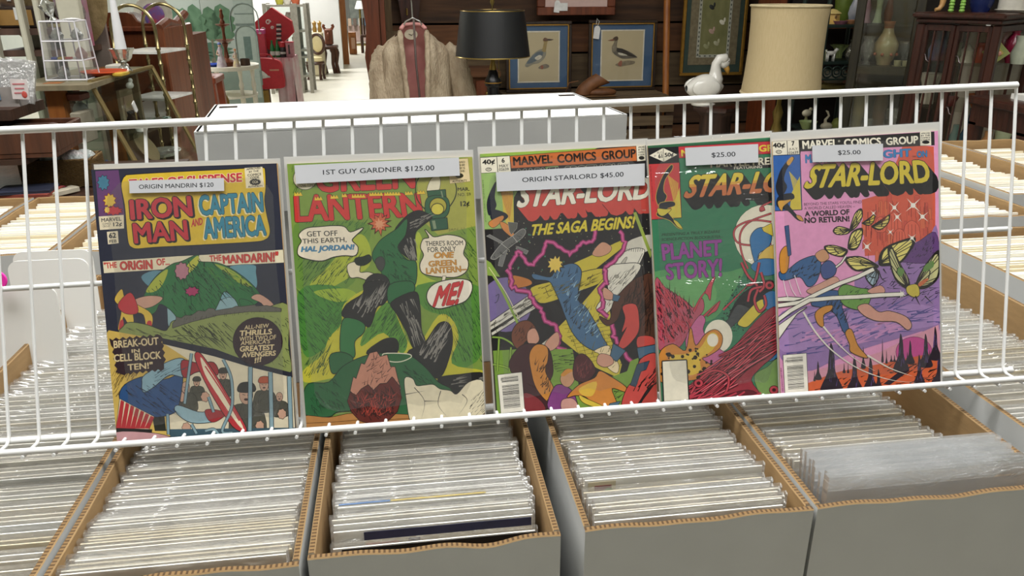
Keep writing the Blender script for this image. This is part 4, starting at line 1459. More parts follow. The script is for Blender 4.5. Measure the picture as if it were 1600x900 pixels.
c.dots('560,80 700,100 600,420 440,420 480,250', 420, 2, 5, '15181a')
c.smooth('560,220 640,150 720,110 780,120 740,250 700,320 640,330 560,360 500,340', '17181b')
c.smooth('440,430 500,350 560,260 640,290 640,320 560,360 470,440', '3f4244', '15171a', 2)
# red growths, pink haze and an orange blast
c.smooth('55,110 110,150 170,190 230,230 290,280 340,220 350,290 300,350 260,420 200,520 100,540 70,480', 'a84a5e', '2a0f16', 2)
c.hatch('60,130 180,200 300,290 280,400 160,500 80,500', 130, 1.9, 70, 9, '3c0f18', .5)
c.hatch('60,130 180,200 300,290 280,400 160,500 80,500', 90, 2.0, 80, 8, 'b53546', .5)
for b_ in ('70,160 140,260 200,400 220,500', '60,220 110,320 130,480', '120,170 190,290 250,360', '290,300 330,220 380,150 410,90', '350,330 400,280 440,240', '470,290 540,220 640,120'):
    c.curve(b_, 17, '2a0f16', True)
    c.curve(b_, 12, 'b83848', True)
c.smooth('360,180 396,110 420,90 400,150 390,230 376,200', 'b8404e', '2a0f16', 2)
c.smooth('370,330 420,270 450,236 430,290 400,310', 'b8404e', '2a0f16', 2)
c.oval(440, 450, 86, 100, 'd6d0bc')
c.smooth('240,480 320,330 360,350 350,430 460,540 520,560 440,640 300,640', 'b85f8c', '2a0f20', 2)
c.smooth('80,560 160,500 240,540 270,400 300,510 360,440 420,412 462,450 450,520 380,570 340,590 400,640 340,700 270,720 90,730', 'c07a2c', '2a160a', 3)
c.smooth('150,570 240,560 330,520 380,440 420,430 440,470 400,540 330,590 330,660 260,690 160,640', 'cbaa34')
c.oval(405, 475, 34, 40, 'd8d2c0')
c.dots('80,540 400,520 400,720 90,720', 50, 4, 16, '22120a')
c.smooth('560,370 600,320 680,240 720,230 740,270 680,330 620,390 580,390', 'c4b23a', '241c10', 3)
c.smooth('640,30 700,-20 800,-10 800,60 720,80', '2c6ba0', '121b28', 2)
c.smooth('720,200 790,180 800,290 730,280', '2c6ba0', '121b28', 2)
c.smooth('700,480 760,420 810,420 810,560 740,600', '2c6ba0', '121b28', 3)
c.smooth('660,700 740,640 810,600 815,840 720,840', '6a8a4a', '1c2a14', 2)
c.smooth('260,760 330,700 420,640 520,540 600,440 700,330 800,280 810,520 700,640 640,720 680,840 260,850', '8f2c38', '200a10', 2)
rr = random.Random(9)
for i in range(70):
    a = rr.uniform(0, 1)
    x, y = 290+a*420+rr.uniform(-30, 60), 800-a*380+rr.uniform(-40, 120)
    b_ = [(x-140, y+rr.uniform(60, 130)), (x, y), (x+160, y-rr.uniform(60, 170))]
    c.curve(b_, 15, '2c0a12')
    c.curve(b_, 8, rr.choice(('c0404e', 'a83040', 'c85864')))
for b_ in ('270,800 340,700 420,660 500,700 480,800 400,830', '580,0 620,80 680,150 660,230 690,300 730,260 720,200', '620,240 640,170 700,150 760,140', '690,0 660,120 610,140', '700,60 720,140 690,180'):
    c.curve(b_, 19, '3a0e16')
    c.curve(b_, 12, 'b23a46')
for x, y in ((318, 738), (752, 140), (780, 780)):
    c.oval(x, y, 26, 24, 'b23a46', '3a0e16', 3)
    c.oval(x, y, 12, 11, '3a0e16')
c.smooth('100,850 400,830 620,780 720,830 815,820 815,860 100,880', '5a1a26', '200a10', 2)
for i in range(12):
    x = 160+i*50
    c.curve([(x-60, 870), (x, 850-rr.uniform(0, 20)), (x+90, 830-rr.uniform(0, 40))], 10, 'b03244')
c.poly('98,606 242,598 256,838 108,848', 'd2ccb8', '1b1a1d', 5)
c.price('1070.4,231 1184.6,225 1185,253.6 1072,259', '$25.00', '1111.5,238.6 1149,237 1149.2,245.6 1112,247', .012)
c.done(.55, .045, 'creased_bag_film', (1, 1, 2.2))

# ---- fifth comic: pink sky
c = Comic('displayed comic with a pink sky and yellow butterflies, frontmost at the end of the rack', [(1201, 204.6), (1468.7, 190), (1477, 603), (1216, 624)], [(1203.4, 220.5), (1460, 205.8), (1471, 602), (1221, 620)], .0175)
c.full('d08ab2')
c.crop(1190, 185, 4.09)
c.poly('640,520 780,480 900,180 1000,170 1100,180 1110,520 1110,900 1090,760 880,860 660,880', 'c4523c')
R5 = random.Random(3)
for i in range(44):
    x, y = R5.uniform(640, 1090), R5.uniform(480, 860)
    if x < 760 and y < 560:
        continue
    w2, h2 = R5.uniform(8, 16), R5.uniform(40, 110)
    P = [(x-w2, y+h2), (x-w2, y+8), (x-w2*.6, y), (x+w2*.6, y), (x+w2, y+8), (x+w2, y+h2)]
    c.stroke(P, 3, '7c241e')
    c.poly(P, R5.choice(('c4523c', 'c8603f', 'bd4a3c')))
for i in range(90):
    x, y = R5.uniform(650, 1095), R5.uniform(520, 880)
    h2 = R5.uniform(30, 90)
    c.stroke([(x, y), (x, y+h2)], 3, '7c241e')
for x, y, r in ((850, 640, 40), (960, 700, 46), (880, 740, 34), (760, 660, 30)):
    c.smooth([(x-r, y+r*2), (x-r, y), (x-r*.6, y-r*.7), (x, y-r), (x+r*.6, y-r*.7), (x+r, y), (x+r, y+r*2)], 'cc5a44', '7c241e', 2)
    for q in (-.5, 0, .5):
        c.stroke([(x+r*q, y-r*.5), (x+r*q, y+r*1.9)], 3, '7c241e')
c.crop(1200, 400, 4.0)
c.smooth('540,160 640,60 740,0 860,-60 1000,-120 1060,-160 1080,440 960,470 800,520 600,580 400,660 240,720 80,640 60,380 240,310 420,330 560,300', '8a6aa0')
c.smooth('70,420 300,330 600,360 900,300 1070,340 1070,420 900,460 500,520 100,600', '9a78ae')
c.hatch('80,360 500,330 1060,280 1070,420 500,560 100,640', 110, .25, 130, 9, '4f4886', .3)
c.hatch('540,170 1050,-100 1060,280 640,320', 90, .4, 60, 6, '2c2440', .7)
c.hatch('100,500 600,420 900,440 400,600', 70, .3, 120, 14, 'b880b0', .2)
c.crop(1190, 185, 4.09)
c.smooth('880,860 1000,790 1110,730 1115,910 860,910', '5c3a72', '241628', 2)
c.hatch('900,860 1100,750 1110,900 900,900', 36, .9, 30, 5, '221626', .6)
c.crop(1200, 400, 4.0)
c.poly('90,760 260,720 480,670 700,600 860,520 1065,430 1080,630 700,680 420,740 250,800', 'c98a9c')
c.oval(912, 600, 112, 94, 'bb3f86', '5a1c40', 2)
c.smooth('90,860 260,790 420,730 560,700 720,670 860,640 1080,620 1086,806 400,850 120,876', 'c4552c')
c.hatch('260,820 700,700 1060,660 1080,790 300,850', 60, .4, 60, 7, '2a120c', .4)
for x, y, h, w_ in ((395, 550, 300, 56), (312, 660, 110, 18), (540, 635, 210, 40), (640, 640, 200, 36), (830, 490, 230, 40), (888, 530, 140, 22), (985, 490, 200, 34), (1045, 445, 200, 30), (595, 570, 130, 12), (715, 520, 140, 6), (740, 590, 80, 6), (690, 710, 130, 24), (945, 620, 190, 30), (1070, 640, 160, 40), (475, 670, 60, 8), (500, 670, 60, 6), (290, 720, 60, 6), (770, 620, 40, 8), (790, 620, 40, 8), (870, 600, 60, 8), (1010, 590, 60, 8)):
    c.smooth([(x-w_*.12, y), (x-w_*.3, y+h*.3), (x-w_*.45, y+h*.6), (x-w_*1.2, y+h), (x+w_*1.3, y+h), (x+w_*.5, y+h*.6), (x+w_*.35, y+h*.25), (x+w_*.1, y+h*.02)], '241a26', None)
    if w_ > 24:
        c.hatch([(x-w_*.3, y+h*.2), (x+w_*.3, y+h*.2), (x+w_*.6, y+h*.9), (x-w_*.6, y+h*.9)], 9, 1.5, h*.2, 4, '55407a', .15)
c.poly('720,800 860,690 880,720 760,806', '241a26')
# butterflies
def wing(c, P, line='1d1a16', col='d0c468', n=3):
    P = pts(P)
    P = [(P[0][0]+(x-P[0][0])*1.12, P[0][1]+(y-P[0][1])*1.12) for x, y in P]
    c.smooth(P, line)
    cx, cy = sum(p[0] for p in P)/len(P), sum(p[1] for p in P)/len(P)
    c.smooth([(cx+(x-cx)*.80, cy+(y-cy)*.80) for x, y in P], col)
    for i in range(1, len(P)):
        for q in (0, .5):
            a_, b_ = P[i], P[(i+1) % len(P)]
            p = (a_[0]+(b_[0]-a_[0])*q, a_[1]+(b_[1]-a_[1])*q)
            c.stroke([P[0], (cx+(p[0]-cx)*.95, cy+(p[1]-cy)*.95)], 5, line)
    c.curve([((cx+P[1][0])/2, (cy+P[1][1])/2), (cx, cy), ((cx+P[-1][0])/2, (cy+P[-1][1])/2)], 7, line)
c.crop(1190, 185, 4.09)
wing(c, '560,720 590,620 630,590 636,640 600,700')
wing(c, '570,710 500,690 466,716 490,740 550,736')
wing(c, '640,670 680,650 716,616 710,660 680,684', col='c2a63c')
wing(c, '700,690 760,670 806,620 800,670 750,712', col='c2b05c')
wing(c, '550,830 570,740 634,714 630,780 600,836')
wing(c, '550,840 470,812 414,820 440,860 520,880')
c.crop(1200, 400, 4.0)
wing(c, '690,60 600,10 520,10 500,30 560,90 660,80')
wing(c, '690,50 720,-40 880,-100 890,-60 820,40 740,60')
wing(c, '680,80 620,110 620,140 660,180 690,130', col='8fa6b4')
wing(c, '880,210 800,150 760,0 780,-40 830,60 880,150', col='b3b07a')
wing(c, '920,190 960,90 1040,-10 1060,20 1050,140 980,200', col='b3b07a')
c.smooth('820,70 850,90 830,130 806,100', '5c8040')
c.smooth('980,60 1030,30 1030,70 970,100', '5c8040')
c.smooth('940,170 990,140 1000,150 950,190', 'b8603a')
c.smooth('870,190 930,180 945,240 910,255 870,230', 'b7a53a', '1d1a16', 2)
for b_ in ('690,90 710,140 740,160', '720,80 740,110', '920,250 950,310', '980,250 1030,300', '880,240 800,262'):
    c.curve(b_, 9, '1d1a16', True)
# sailing shapes: blue, green and tan
c.smooth('76,140 72,100 120,90 200,30 300,0 330,60 300,160 250,190 200,130 110,150', '2f5888', '10151f', 3)
c.hatch('90,120 300,20 310,140 220,170', 30, .7, 50, 7, '10182a', .5)
c.smooth('75,-10 110,-60 130,-20 120,90 80,100', 'bd7d2c', '241608', 3)
c.smooth('296,-10 350,-40 380,10 330,36', 'b98660', '2a1c14', 2)
c.smooth('330,70 380,30 424,70 410,120 350,140', '384a80', '10151f', 3)
c.smooth('240,220 330,170 420,130 440,180 330,240', 'bd8d7a', '2a1c14', 2)
c.smooth('270,300 330,230 440,220 470,290 460,320 500,440 500,480 470,470 420,360 330,320', '2b4f80', '10151f', 3)
c.hatch('320,300 450,250 490,450 440,400', 26, 1.1, 60, 8, '0f1728', .4)
c.smooth('440,220 480,180 560,200 640,220 620,310 560,334 470,300', '5f8d3c', '16200e', 3)
c.hatch('470,210 620,230 600,310 480,290', 18, .9, 40, 5, '22401a', .5)
c.smooth('560,320 620,300 690,350 760,345 860,380 895,430 870,460 800,410 680,404 600,370', 'c08a78', '2a1c14', 3)
c.smooth('620,220 700,185 730,220 690,240', 'c08a78', '2a1c14', 2)
c.smooth('295,360 340,320 400,310 390,340 345,370 345,440 310,420', 'bd7d2c', '241608', 3)
c.smooth('484,480 520,460 560,560 620,636 520,600 510,550', 'bd7d2c', '241608', 3)
c.crop(1190, 185, 4.09)
c.poly('148,690 172,684 188,870 170,880', '2c4a7c', '10151f', 2)
c.crop(1200, 400, 4.0)
# white streaks
def streak(P, w_):
    P = pts(P)
    c.stroke(P, w_+8, '17151a')
    c.stroke(P, w_, 'd6d2c4')
streak('60,310 200,290 330,225 450,170 560,130 660,82', 22)
streak('60,400 140,340 260,275 400,262 560,255 700,244 840,238', 22)
c.poly('58,440 200,340 240,320 180,360 120,440 64,520', 'd6d2c4', '17151a', 3)
c.poly('60,262 120,256 220,262 160,280 60,282', 'd6d2c4', '17151a', 3)
streak('424,70 460,40 486,0', 9)
for b_ in ('220,350 300,480 400,590 540,690 680,750 800,780 920,790', '345,440 430,540 540,640 670,720', '620,620 760,700 900,750'):
    c.curve(b_, 12, 'd2cec0', True)
for b_ in ('95,150 110,220 125,260', '130,150 150,210 175,250', '165,120 190,200 205,240'):
    c.curve(b_, 5, 'd6c8cc')
c.burst(835, 238, 10, 30, 8, 'd6d2c4')
c.crop(1190, 185, 4.09)
for x, y, r in ((848, 570, 34), (968, 556, 44), (866, 630, 30), (1028, 628, 36), (672, 820, 34), (822, 726, 22), (960, 764, 30), (714, 606, 20), (684, 458, 18)):
    c.burst(x, y, r*.16, r*1.6, 4, 'd8d3c6')
    c.oval(x, y, r*.35, r*.35, 'dcd8ce')
c.text('STAR-LORD', '330,296 1058,264 1086,410 262,450', '1a191b', .05, '1a191b', .03, shadow=(56, 66, '1a191b'), steps=12)
c.text('STAR-LORD', '330,296 1058,264 1086,410 262,450', 'c4b02e', .05, '1a191b', .028)
c.poly('52,146 244,136 1104,84 1106,172 250,212 246,240 60,240', '2b2a29')
c.poly('56,150 236,138 242,232 62,238', 'd0cab8', '1a191b', 3)
c.stroke('162,143 167,236', 4, '1a191b')
c.row('40¢', 68, 158, 148, 154, 38, '1f1e1e', bold=.06)
c.oval(110, 214, 20, 12, '1f1e1e')
c.oval(110, 214, 16, 8, 'd0cab8')
c.row('CC', 98, 209, 122, 208, 10, '1f1e1e', bold=.05)
c.row('7', 190, 146, 210, 144, 30, '1f1e1e', bold=.06)
c.row('JULY', 174, 190, 230, 186, 17, '1f1e1e', bold=.01)
c.row('02639', 172, 212, 234, 208, 17, '1f1e1e', bold=.02)
c.text('MARVEL', '258,144 484,132 486,184 262,196', 'd2cdbb', .075)
c.row('®', 488, 140, 502, 138, 13, 'd2cdbb')
c.text('COMICS', '524,132 762,122 764,170 528,182', 'd2cdbb', .075)
c.text('GROUP', '792,124 1000,110 1002,160 796,172', 'd2cdbb', .075)
c.poly('1012,86 1082,82 1084,172 1014,174', 'd0cab8', '1a191b', 1)
for i, t in enumerate(('APPROVED', 'BY THE', 'COMICS', 'CODE')):
    c.row(t, 1018, 92+i*14, 1076, 89+i*14, 9, '1f1e1e', bold=.04)
c.oval(1049, 152, 24, 11, '1f1e1e')
c.text('MARVEL', '278,232 470,222 470,278 280,286', '2d78b4', .08, '16263c', .02)
c.text('SPOTLIGHT', '500,220 956,192 958,244 504,272', '2d78b4', .08, '16263c', .02)
c.text('ON', '990,210 1056,204 1058,246 992,250', '2d78b4', .08, '16263c', .02)
c.row('TM', 962, 240, 984, 238, 9, '16263c')
c.row('TM', 1032, 478, 1054, 476, 9, '2a1a24')
c.poly('60,240 244,232 256,582 78,590', '2c5aa0', '1a191b', 3)
c.poly('180,584 190,480 244,370 254,582', 'c0ad36')
for i in range(8):
    c.poly([(230, 570), (176+i*8, 340+i*9), (181+i*8, 340+i*9)], 'c0ad36')
c.smooth('100,400 130,320 190,250 204,262 160,320 140,390 160,440 120,500 94,450', '1b1e2a', '0d0e14', 2)
c.smooth('110,500 190,480 206,510 160,530 190,580 250,650 220,640 170,590 100,560', '1b1e2a', '0d0e14', 2)
c.smooth('160,280 190,246 204,258 176,300', 'bd8c3c')
c.smooth('106,530 150,524 190,520 140,560 130,590 112,570', 'bd8c3c', '1a191b', 2)
c.smooth('222,620 250,626 266,656 236,644', 'bd8c3c', '1a191b', 2)
c.text('©1980 MARVEL COMICS GROUP', '74,278 92,560 86,561 66,279', '16203c', 0)
c.row("BEYOND THE STARS YOU'LL FIND", 270, 540, 638, 524, 18, '2a1a26', bold=.0)
c.row('A WORLD CALLED HEAVEN --', 272, 566, 596, 552, 18, '2a1a26', bold=.0)
c.row('A WORLD OF', 274, 594, 560, 580, 34, '1c1218', bold=.06)
c.row('NO RETURN!', 272, 634, 560, 622, 36, '1c1218', bold=.06)
c.crop(1200, 400, 4.0)
c.barcode('94,620 238,608 250,848 106,862', 8)
c.text('07', '106,650 106,664 120,662 120,648', '22211f', .02)
c.text('MILLER/WIACEK', '84,700 96,850 88,851 76,700', '7a2454', .01)
c.price('1269.2,227.4 1379.8,224.6 1379.8,250.9 1269.7,253.4', '$25.00', '1309,235 1344.7,234.4 1345,242 1309.4,243', .012)
c.done(.4, .04, 'smooth_bag_film')

# ------------------------------------------------------------------ the shop behind: materials
mahog = wood('dark_mahogany', '3f1d12', '25100a', 4, .35, coat=.3)
redwood = wood('red_brown_wood', '74391d', '54270f', 3, .45)
orangewood = wood('orange_oak', 'a5662c', '80481c', 3, .5)
darkplank = wood('old_dark_plank', '50351f', '2c1c10', 2, .8, axis=0)
midplank = wood('brown_plank', '6b4426', '472b16', 2, .8, axis=0)
greyplank = wood('weathered_plank', '6d5a40', '493a28', 2, .85, axis=0)
greypost = wood('weathered_post', '6b573c', '4a3a27', 2, .85)
blackp = mat('black_lacquer', '161618', .3, var=.1)
brass = mat('aged_brass', 'a08a4e', .28, .9, var=.1)
gold = mat('gilt_frame', 'a67c33', .4, .6, var=.15)
silver = mat('silvered_glass', 'c4c6c0', .18, .85, var=.2, scale=60, bump=.4, bscale=60)
creamp = mat('cream_glaze', 'd9d0b4', .25, var=.04, coat=.4)
whiteg = mat('white_glaze', 'e6e4dc', .2, var=.03, coat=.5)
whitep = mat('white_painted_wood', 'dcd8c8', .5, var=.04)
offw = mat('greyish_white_post', 'bdb9a6', .6, var=.05)
glassm = clear('display_glass', (.93, .96, .94), gloss=.05, rough=.03)
glasst = clear('tinted_cabinet_glass', (.90, .91, .86), gloss=.05, rough=.04)
acryl = clear('clear_acrylic', (.96, .96, .97), gloss=.10, rough=.08, film=.06, filmc=(.9, .9, .92))
acredge = mat('bright_acrylic_edge', 'd5d3d8', .25, var=.04)
crystal = clear('cut_crystal', (.9, .92, .92), gloss=.25, rough=.1, bump=.8, bscale=60, film=.12, filmc=(.9, .9, .9))
def M(c, r=.45, **k):
    return mat('glaze_'+c, c, r, **k)
def lathe_thing(name, label, cat, loc, prof, m, group=None, n=20, k=1, **kw):
    mb = MB().lathe([(r*k, z*k) for r, z in prof], m, n, **kw)
    return tag(mb.build(name, loc=loc), label, cat, group)

# dark plank wall, its end post, and what hangs on it
WY = 5.65
wl, wr = at(588, 80, WY).x, at(1330, 80, WY).x
mb = MB()
z = 0
R1 = random.Random(12)
for hgt, mm in ((.30, darkplank), (.26, midplank), (.28, darkplank), (.24, greyplank), (.2, midplank), (.17, darkplank), (.19, greyplank), (.16, darkplank), (.24, midplank), (.26, midplank), (.26, darkplank), (.3, midplank), (.3, darkplank)):
    mb.box(((wl+wr)/2, WY+R1.uniform(0, .02), z+hgt/2-.006), (wr-wl, .03, hgt-.014), mm)
    z += hgt
mb.box(((wl+wr)/2, WY+.06, 1.55), (wr-wl, .02, 3.1), mat('black_gap', '0d0a08', .9))
struct('wall_plank', mb)
p = at(602, 70, WY-.08)
struct('trim_1', MB().box((p.x, WY-.1, 1.5), (.11, .12, 3.0), greypost).box((p.x+.01, WY-.17, .62), (.16, .05, 1.24), greypost))
p = at(582, 40, WY-.2)
o = [(-.035, 0), (.05, 0), (.05, 2.9), (-.03, 2.9)]
for i in range(12, -1, -1):
    zz = .55+i*.18
    o += [(-.035-.02*(i % 2), zz)]
hutch = thing('wooden_hutch', 'dark red wooden hutch side with a scalloped edge, beside the fur coat', 'furniture', (p.x, WY-.35, 0))
MB().prism(o, -.02, .02, redwood).build('side_panel', hutch)
MB().box((.07, .15, 1.35), (.03, .3, 2.7), redwood).build('back_post', hutch)
p = at(640, 10, WY-.12)
o = [(-.055, .0), (.055, .0), (.07, .12), (.09, .2), (.06, .3), (-.06, .3), (-.09, .2), (-.07, .12)]
brk = MB().prism(o, -.03, .03, mahog)
brk.tube([(-.02, -.035, .06), (-.02, -.07, .05), (-.02, -.08, .09)], .006, brass, 8)
tag(brk.build('wall_bracket', loc=(p.x, WY-.06, at(640, 35, WY-.1).z)), 'dark carved wooden bracket on the plank wall above the fur coat', 'bracket')
# plank ledge partly seen behind lamp
pp = [at(700, 108, 5.35), at(775, 108, 5.35)]
shelfu = thing('wooden_chest', 'dark wooden chest against the plank wall behind the black lamp', 'chest', ((pp[0].x+pp[1].x)/2, 5.37, 0))
wz = pp[0].z
MB().box((0, 0, wz-.02), (.34, .4, .04), midplank, ch=.006).build('top', shelfu)
MB().box((0, .01, (wz-.04)/2), (.32, .36, wz-.04), midplank).build('body', shelfu)
for q in (-.08, .08):
    d = MB().box((q, -.175, wz-.14), (.145, .02, .16), redwood, ch=.006).build('drawer', shelfu)
    MB().ell((q, -.192, wz-.14), .012, brass).build('knob', d)

# fur coat on a hanger
m_fur = mat('tan_fur', 'c9b89e', .95, second='a5927a', scale=26, bump=1.0, bscale=130, stretch=(1, 1, .35), spec=.15)
m_lin = mat('pink_satin_lining', 'e0a29c', .4, second='cc8a86', scale=10, bump=.25, bscale=14)
CY = 4.6
k = mpp(at(648, 100, CY))
nk = at(645, 38, CY)
coat = thing('fur_coat', 'tan fur coat with a pink lining, hanging open before the plank wall', 'coat', (nk.x, CY, nk.z))
def prof(t):                                # t: 0 at the shoulders .. 1 at the hem
    w_ = .115+.085*min(1, t/.12)**.6 + .055*t
    d_ = .055+.075*min(1, t/.15)+.05*t
    return w_, d_
COAT_L = .78
def gap(t):
    return (.068-.02*min(1, t*2.2)+.02*max(0, t-.6))
def coat_pt(s_, t, ins=0):
    w_, d_ = prof(t)
    w_ -= ins
    d_ -= ins
    g_ = min(.9, (gap(t)+.006)/w_)
    a0 = math.asin(g_)
    a = -pi/2+a0+s_*(2*pi-2*a0)
    n = .010*sin(9*s_*6.28+4*t)*(1 if not ins else .3)
    return ((w_+n)*cos(a)+.010*t, (d_+n)*sin(a), -.004-COAT_L*t-.085*abs(cos(a))**2.2*(1-t)**3)
mb = MB()
mb.grid(lambda s_, t: coat_pt(s_, t), 56, 26, m_fur)
for sd in (0, 1):                           # thick fur edge along each front
    path = [Vector(coat_pt(sd, t/20))+Vector((0, -.004, 0)) for t in range(21)]
    mb.tube(path, [.012+.006*sin(i*1.3)**2 for i in range(21)], m_fur, 8)
mb.build('fur_body', coat, smooth=180)
mb = MB()
mb.grid(lambda s_, t: coat_pt(s_, t, .016), 44, 20, m_lin)
mb.build('lining', coat, smooth=180)
for sd, pth in ((-1, [(-.15, -.0, -.13), (-.175, -.01, -.18), (-.19, -.03, -.26), (-.195, -.05, -.40), (-.20, -.06, -.50)]), (1, [(.165, 0, -.13), (.215, -.01, -.18), (.245, -.03, -.26), (.275, -.05, -.38), (.30, -.06, -.50)])):
    mb = MB()
    P = [Vector(x) for x in pth]
    fine = []
    for i in range(len(P)-1):
        for j in range(5):
            fine.append(P[i].lerp(P[i+1], j/5))
    fine.append(P[-1])
    mb.tube(fine, [.046+.022*sin(pi*min(i+2, 14)/len(fine)*.9)+.003*sin(i*2.7) for i in range(len(fine))], m_fur, 14)
    mb.build('sleeve', coat, smooth=180)
mb = MB()
mb.tube([(-.066, -.04, -.02), (-.05, .02, -.004), (0, .045, .0), (.05, .02, -.004), (.066, -.04, -.02)], .011, m_lin, 8)
mb.build('inner_collar', coat, smooth=180)
lo = MB().lathe([(0, 0), (.036, 0), (.037, .002), (0, .003)], mat('cream_cloth_label', 'c9bfa6', .7), R=rotm(rx=pi/2), sy=.75).build('cloth_label', coat)
lo.location = (-.012, .03, -.055)
MB().tube([(-.012, .0, .004), (.004, 0, -.004), (.012, 0, .004)], .003, blackp, 6, flat=.4).build('stitched_mark', lo)
lo.children[0].location = (0, -.004, 0)
hg = thing('coat_hanger', 'thin chrome wire hanger holding the fur coat', 'hanger', (nk.x, CY, nk.z))
chrome = mat('chrome_wire', 'b9bab8', .2, .9)
MB().tube([(-.06, -.005, -.02), (-.04, -.01, .015), (0, -.012, .035), (.04, -.01, .015), (.06, -.005, -.02)], .004, chrome, 8).build('neck_wire', hg)
MB().tube([(0, -.012, .03), (0, .03, .10), (0, .2, .16), (0, .6, .19), (-.0, WY-CY-.12, .15)], .004, chrome, 8).build('hook', hg)
MB().tube([(.005, -.05, .03), (.007, -.055, -.2), (.02, -.055, -.40)], .006, mat('grey_cord', '6f625c', .6), 6).build('cord', hg)

# black lamp
LY = 4.3
k = mpp(at(770, 50, LY))
bz = at(770, 92, LY)
lampb = thing('floor_lamp', 'black lamp with a wide black cone shade and brass socket, beside the fur coat', 'lamp', (bz.x, LY, 0))
z0 = at(770, 88, LY).z
z1 = at(767, 16, LY).z
m_shade = mat('black_paper_shade', '17181a', .45, var=.15, scale=6)
mb = MB()
mb.lathe([(.196, 0), (.199, 0), (.168, z1-z0), (.165, z1-z0)], m_shade, 40, loc=(0, 0, z0))
so = mb.build('lamp_shade', lampb)
for rr_, zz in ((.198, z0+.002), (.167, z1-.002)):
    MB().tube([(rr_*cos(2*pi*i/40), rr_*sin(2*pi*i/40), zz) for i in range(40)], .003, brass, 6, closed=True).build('shade_rim', so)
for a in (0, 2.1, 4.2):
    MB().tube([(0, 0, z1-.01), (.166*cos(a), .166*sin(a), z1-.004)], .0025, brass, 6).build('spider_arm', so)
MB().lathe([(.0, 0), (.016, .004), (.02, .02), (.012, .05), (.012, .1), (.004, .12), (.004, z1-z0+.10), (.012, z1-z0+.12), (.006, z1-z0+.15), (0, z1-z0+.16)], brass, 14, loc=(0, 0, z0-.08)).build('brass_socket', lampb)
MB().lathe([(.14, 0), (.15, .02), (.05, .05), (.032, .1), (.032, z0-.16), (.044, z0-.15), (.044, z0-.12), (.03, z0-.10), (.022, z0-.07), (0, z0-.07)], blackp, 20).build('column', lampb)
MB().tube([(.0451*cos(2*pi*i/20), .0451*sin(2*pi*i/20), z0-.135) for i in range(20)], .003, gold, 6, closed=True).build('gilt_ring', lampb)
MB().tube([(.03, -.02, z0-.02), (.03, -.02, z0-.12)], .0022, brass, 6).build('pull_chain', lampb)

# framed pictures
paper = mat('aged_print_paper', 'bcae8b', .7, var=.04, scale=6)
bluem = mat('blue_picture_mat', '395778', .6, var=.12, scale=4)
fdark = wood('dark_picture_frame', '35261a', '1d130c', 5, .4)
def framed(name, label, u0, v0, u1, v1, y, fw, fm, lean, supz=None, gilt=None):
    """picture seen between two pixel corners; returns the Empty and its size"""
    a, b = at(u0, (v0+v1)/2, y), at(u1, (v0+v1)/2, y)
    zt, zb = at((u0+u1)/2, v0, y).z, at((u0+u1)/2, v1, y).z
    if supz is not None:
        zb = supz
    W_, H_ = b.x-a.x, zt-zb
    cxp = at((u0+u1)/2, v1, y).x
    t = thing(name, label, 'picture', (cxp, y, zb))
    t.rotation_euler = (-lean, 0, 0)
    f = MB()
    f.box((0, 0, fw/2), (W_, .025, fw), fm, ch=.004)
    f.box((0, 0, H_-fw/2), (W_, .025, fw), fm, ch=.004)
    f.box((-W_/2+fw/2, 0, H_/2), (fw, .025, H_-2*fw), fm, ch=.004)
    f.box((W_/2-fw/2, 0, H_/2), (fw, .025, H_-2*fw), fm, ch=.004)
    fo = f.build('frame', t)
    if gilt:
        g_ = MB()
        i_ = fw+.003
        for c_, s_ in (((0, -.009, i_), (W_-2*fw, .006, .007)), ((0, -.009, H_-i_), (W_-2*fw, .006, .007)), ((-W_/2+i_, -.009, H_/2), (.007, .006, H_-2*fw)), ((W_/2-i_, -.009, H_/2), (.007, .006, H_-2*fw))):
            g_.box(c_, s_, gilt)
        g_.build('gilt_lining', fo)
    return t, W_, H_
def flat(mb, P, m, y):
    P = pts(P)
    a = sum(P[i-1][0]*P[i][1]-P[i][0]*P[i-1][1] for i in range(len(P)))
    if a < 0:
        P = P[::-1]
    mb.add([(x, y, z) for x, z in P], [tuple(range(len(P)))], m)
def csm(P, k=4):
    P = pts(P)
    n = len(P)
    out = []
    for i in range(n):
        a, b, c_, d = P[i-1], P[i], P[(i+1) % n], P[(i+2) % n]
        for j in range(k):
            t = j/k
            out.append(tuple(.5*(2*b[q]+(c_[q]-a[q])*t+(2*a[q]-5*b[q]+4*c_[q]-d[q])*t*t+(3*b[q]-a[q]-3*c_[q]+d[q])*t**3) for q in (0, 1)))
    return out
def price_tag(parent, x, z, y=-.02, s=1.0):
    t = MB()
    t.prism([(-.016*s, 0), (.016*s, 0), (.016*s, .052*s), (.008*s, .064*s), (-.008*s, .064*s), (-.016*s, .052*s)], -.001, .001, mat('white_paper_tag', 'd8d8d6', .6), R=rotm(ry=.12), loc=(x, y, z))
    o_ = t.build('price_tag', parent)
    MB().tube([(x+.006*s, y, z+.06*s), (x+.016*s, y, z+.085*s), (x+.004*s, y, z+.1*s), (x+.0, y, z+.07*s)], .0018, mat('white_string', 'd0cec6', .8), 6).build('string', o_)
    return o_
ledge_z = at(960, 148, 5.2).z
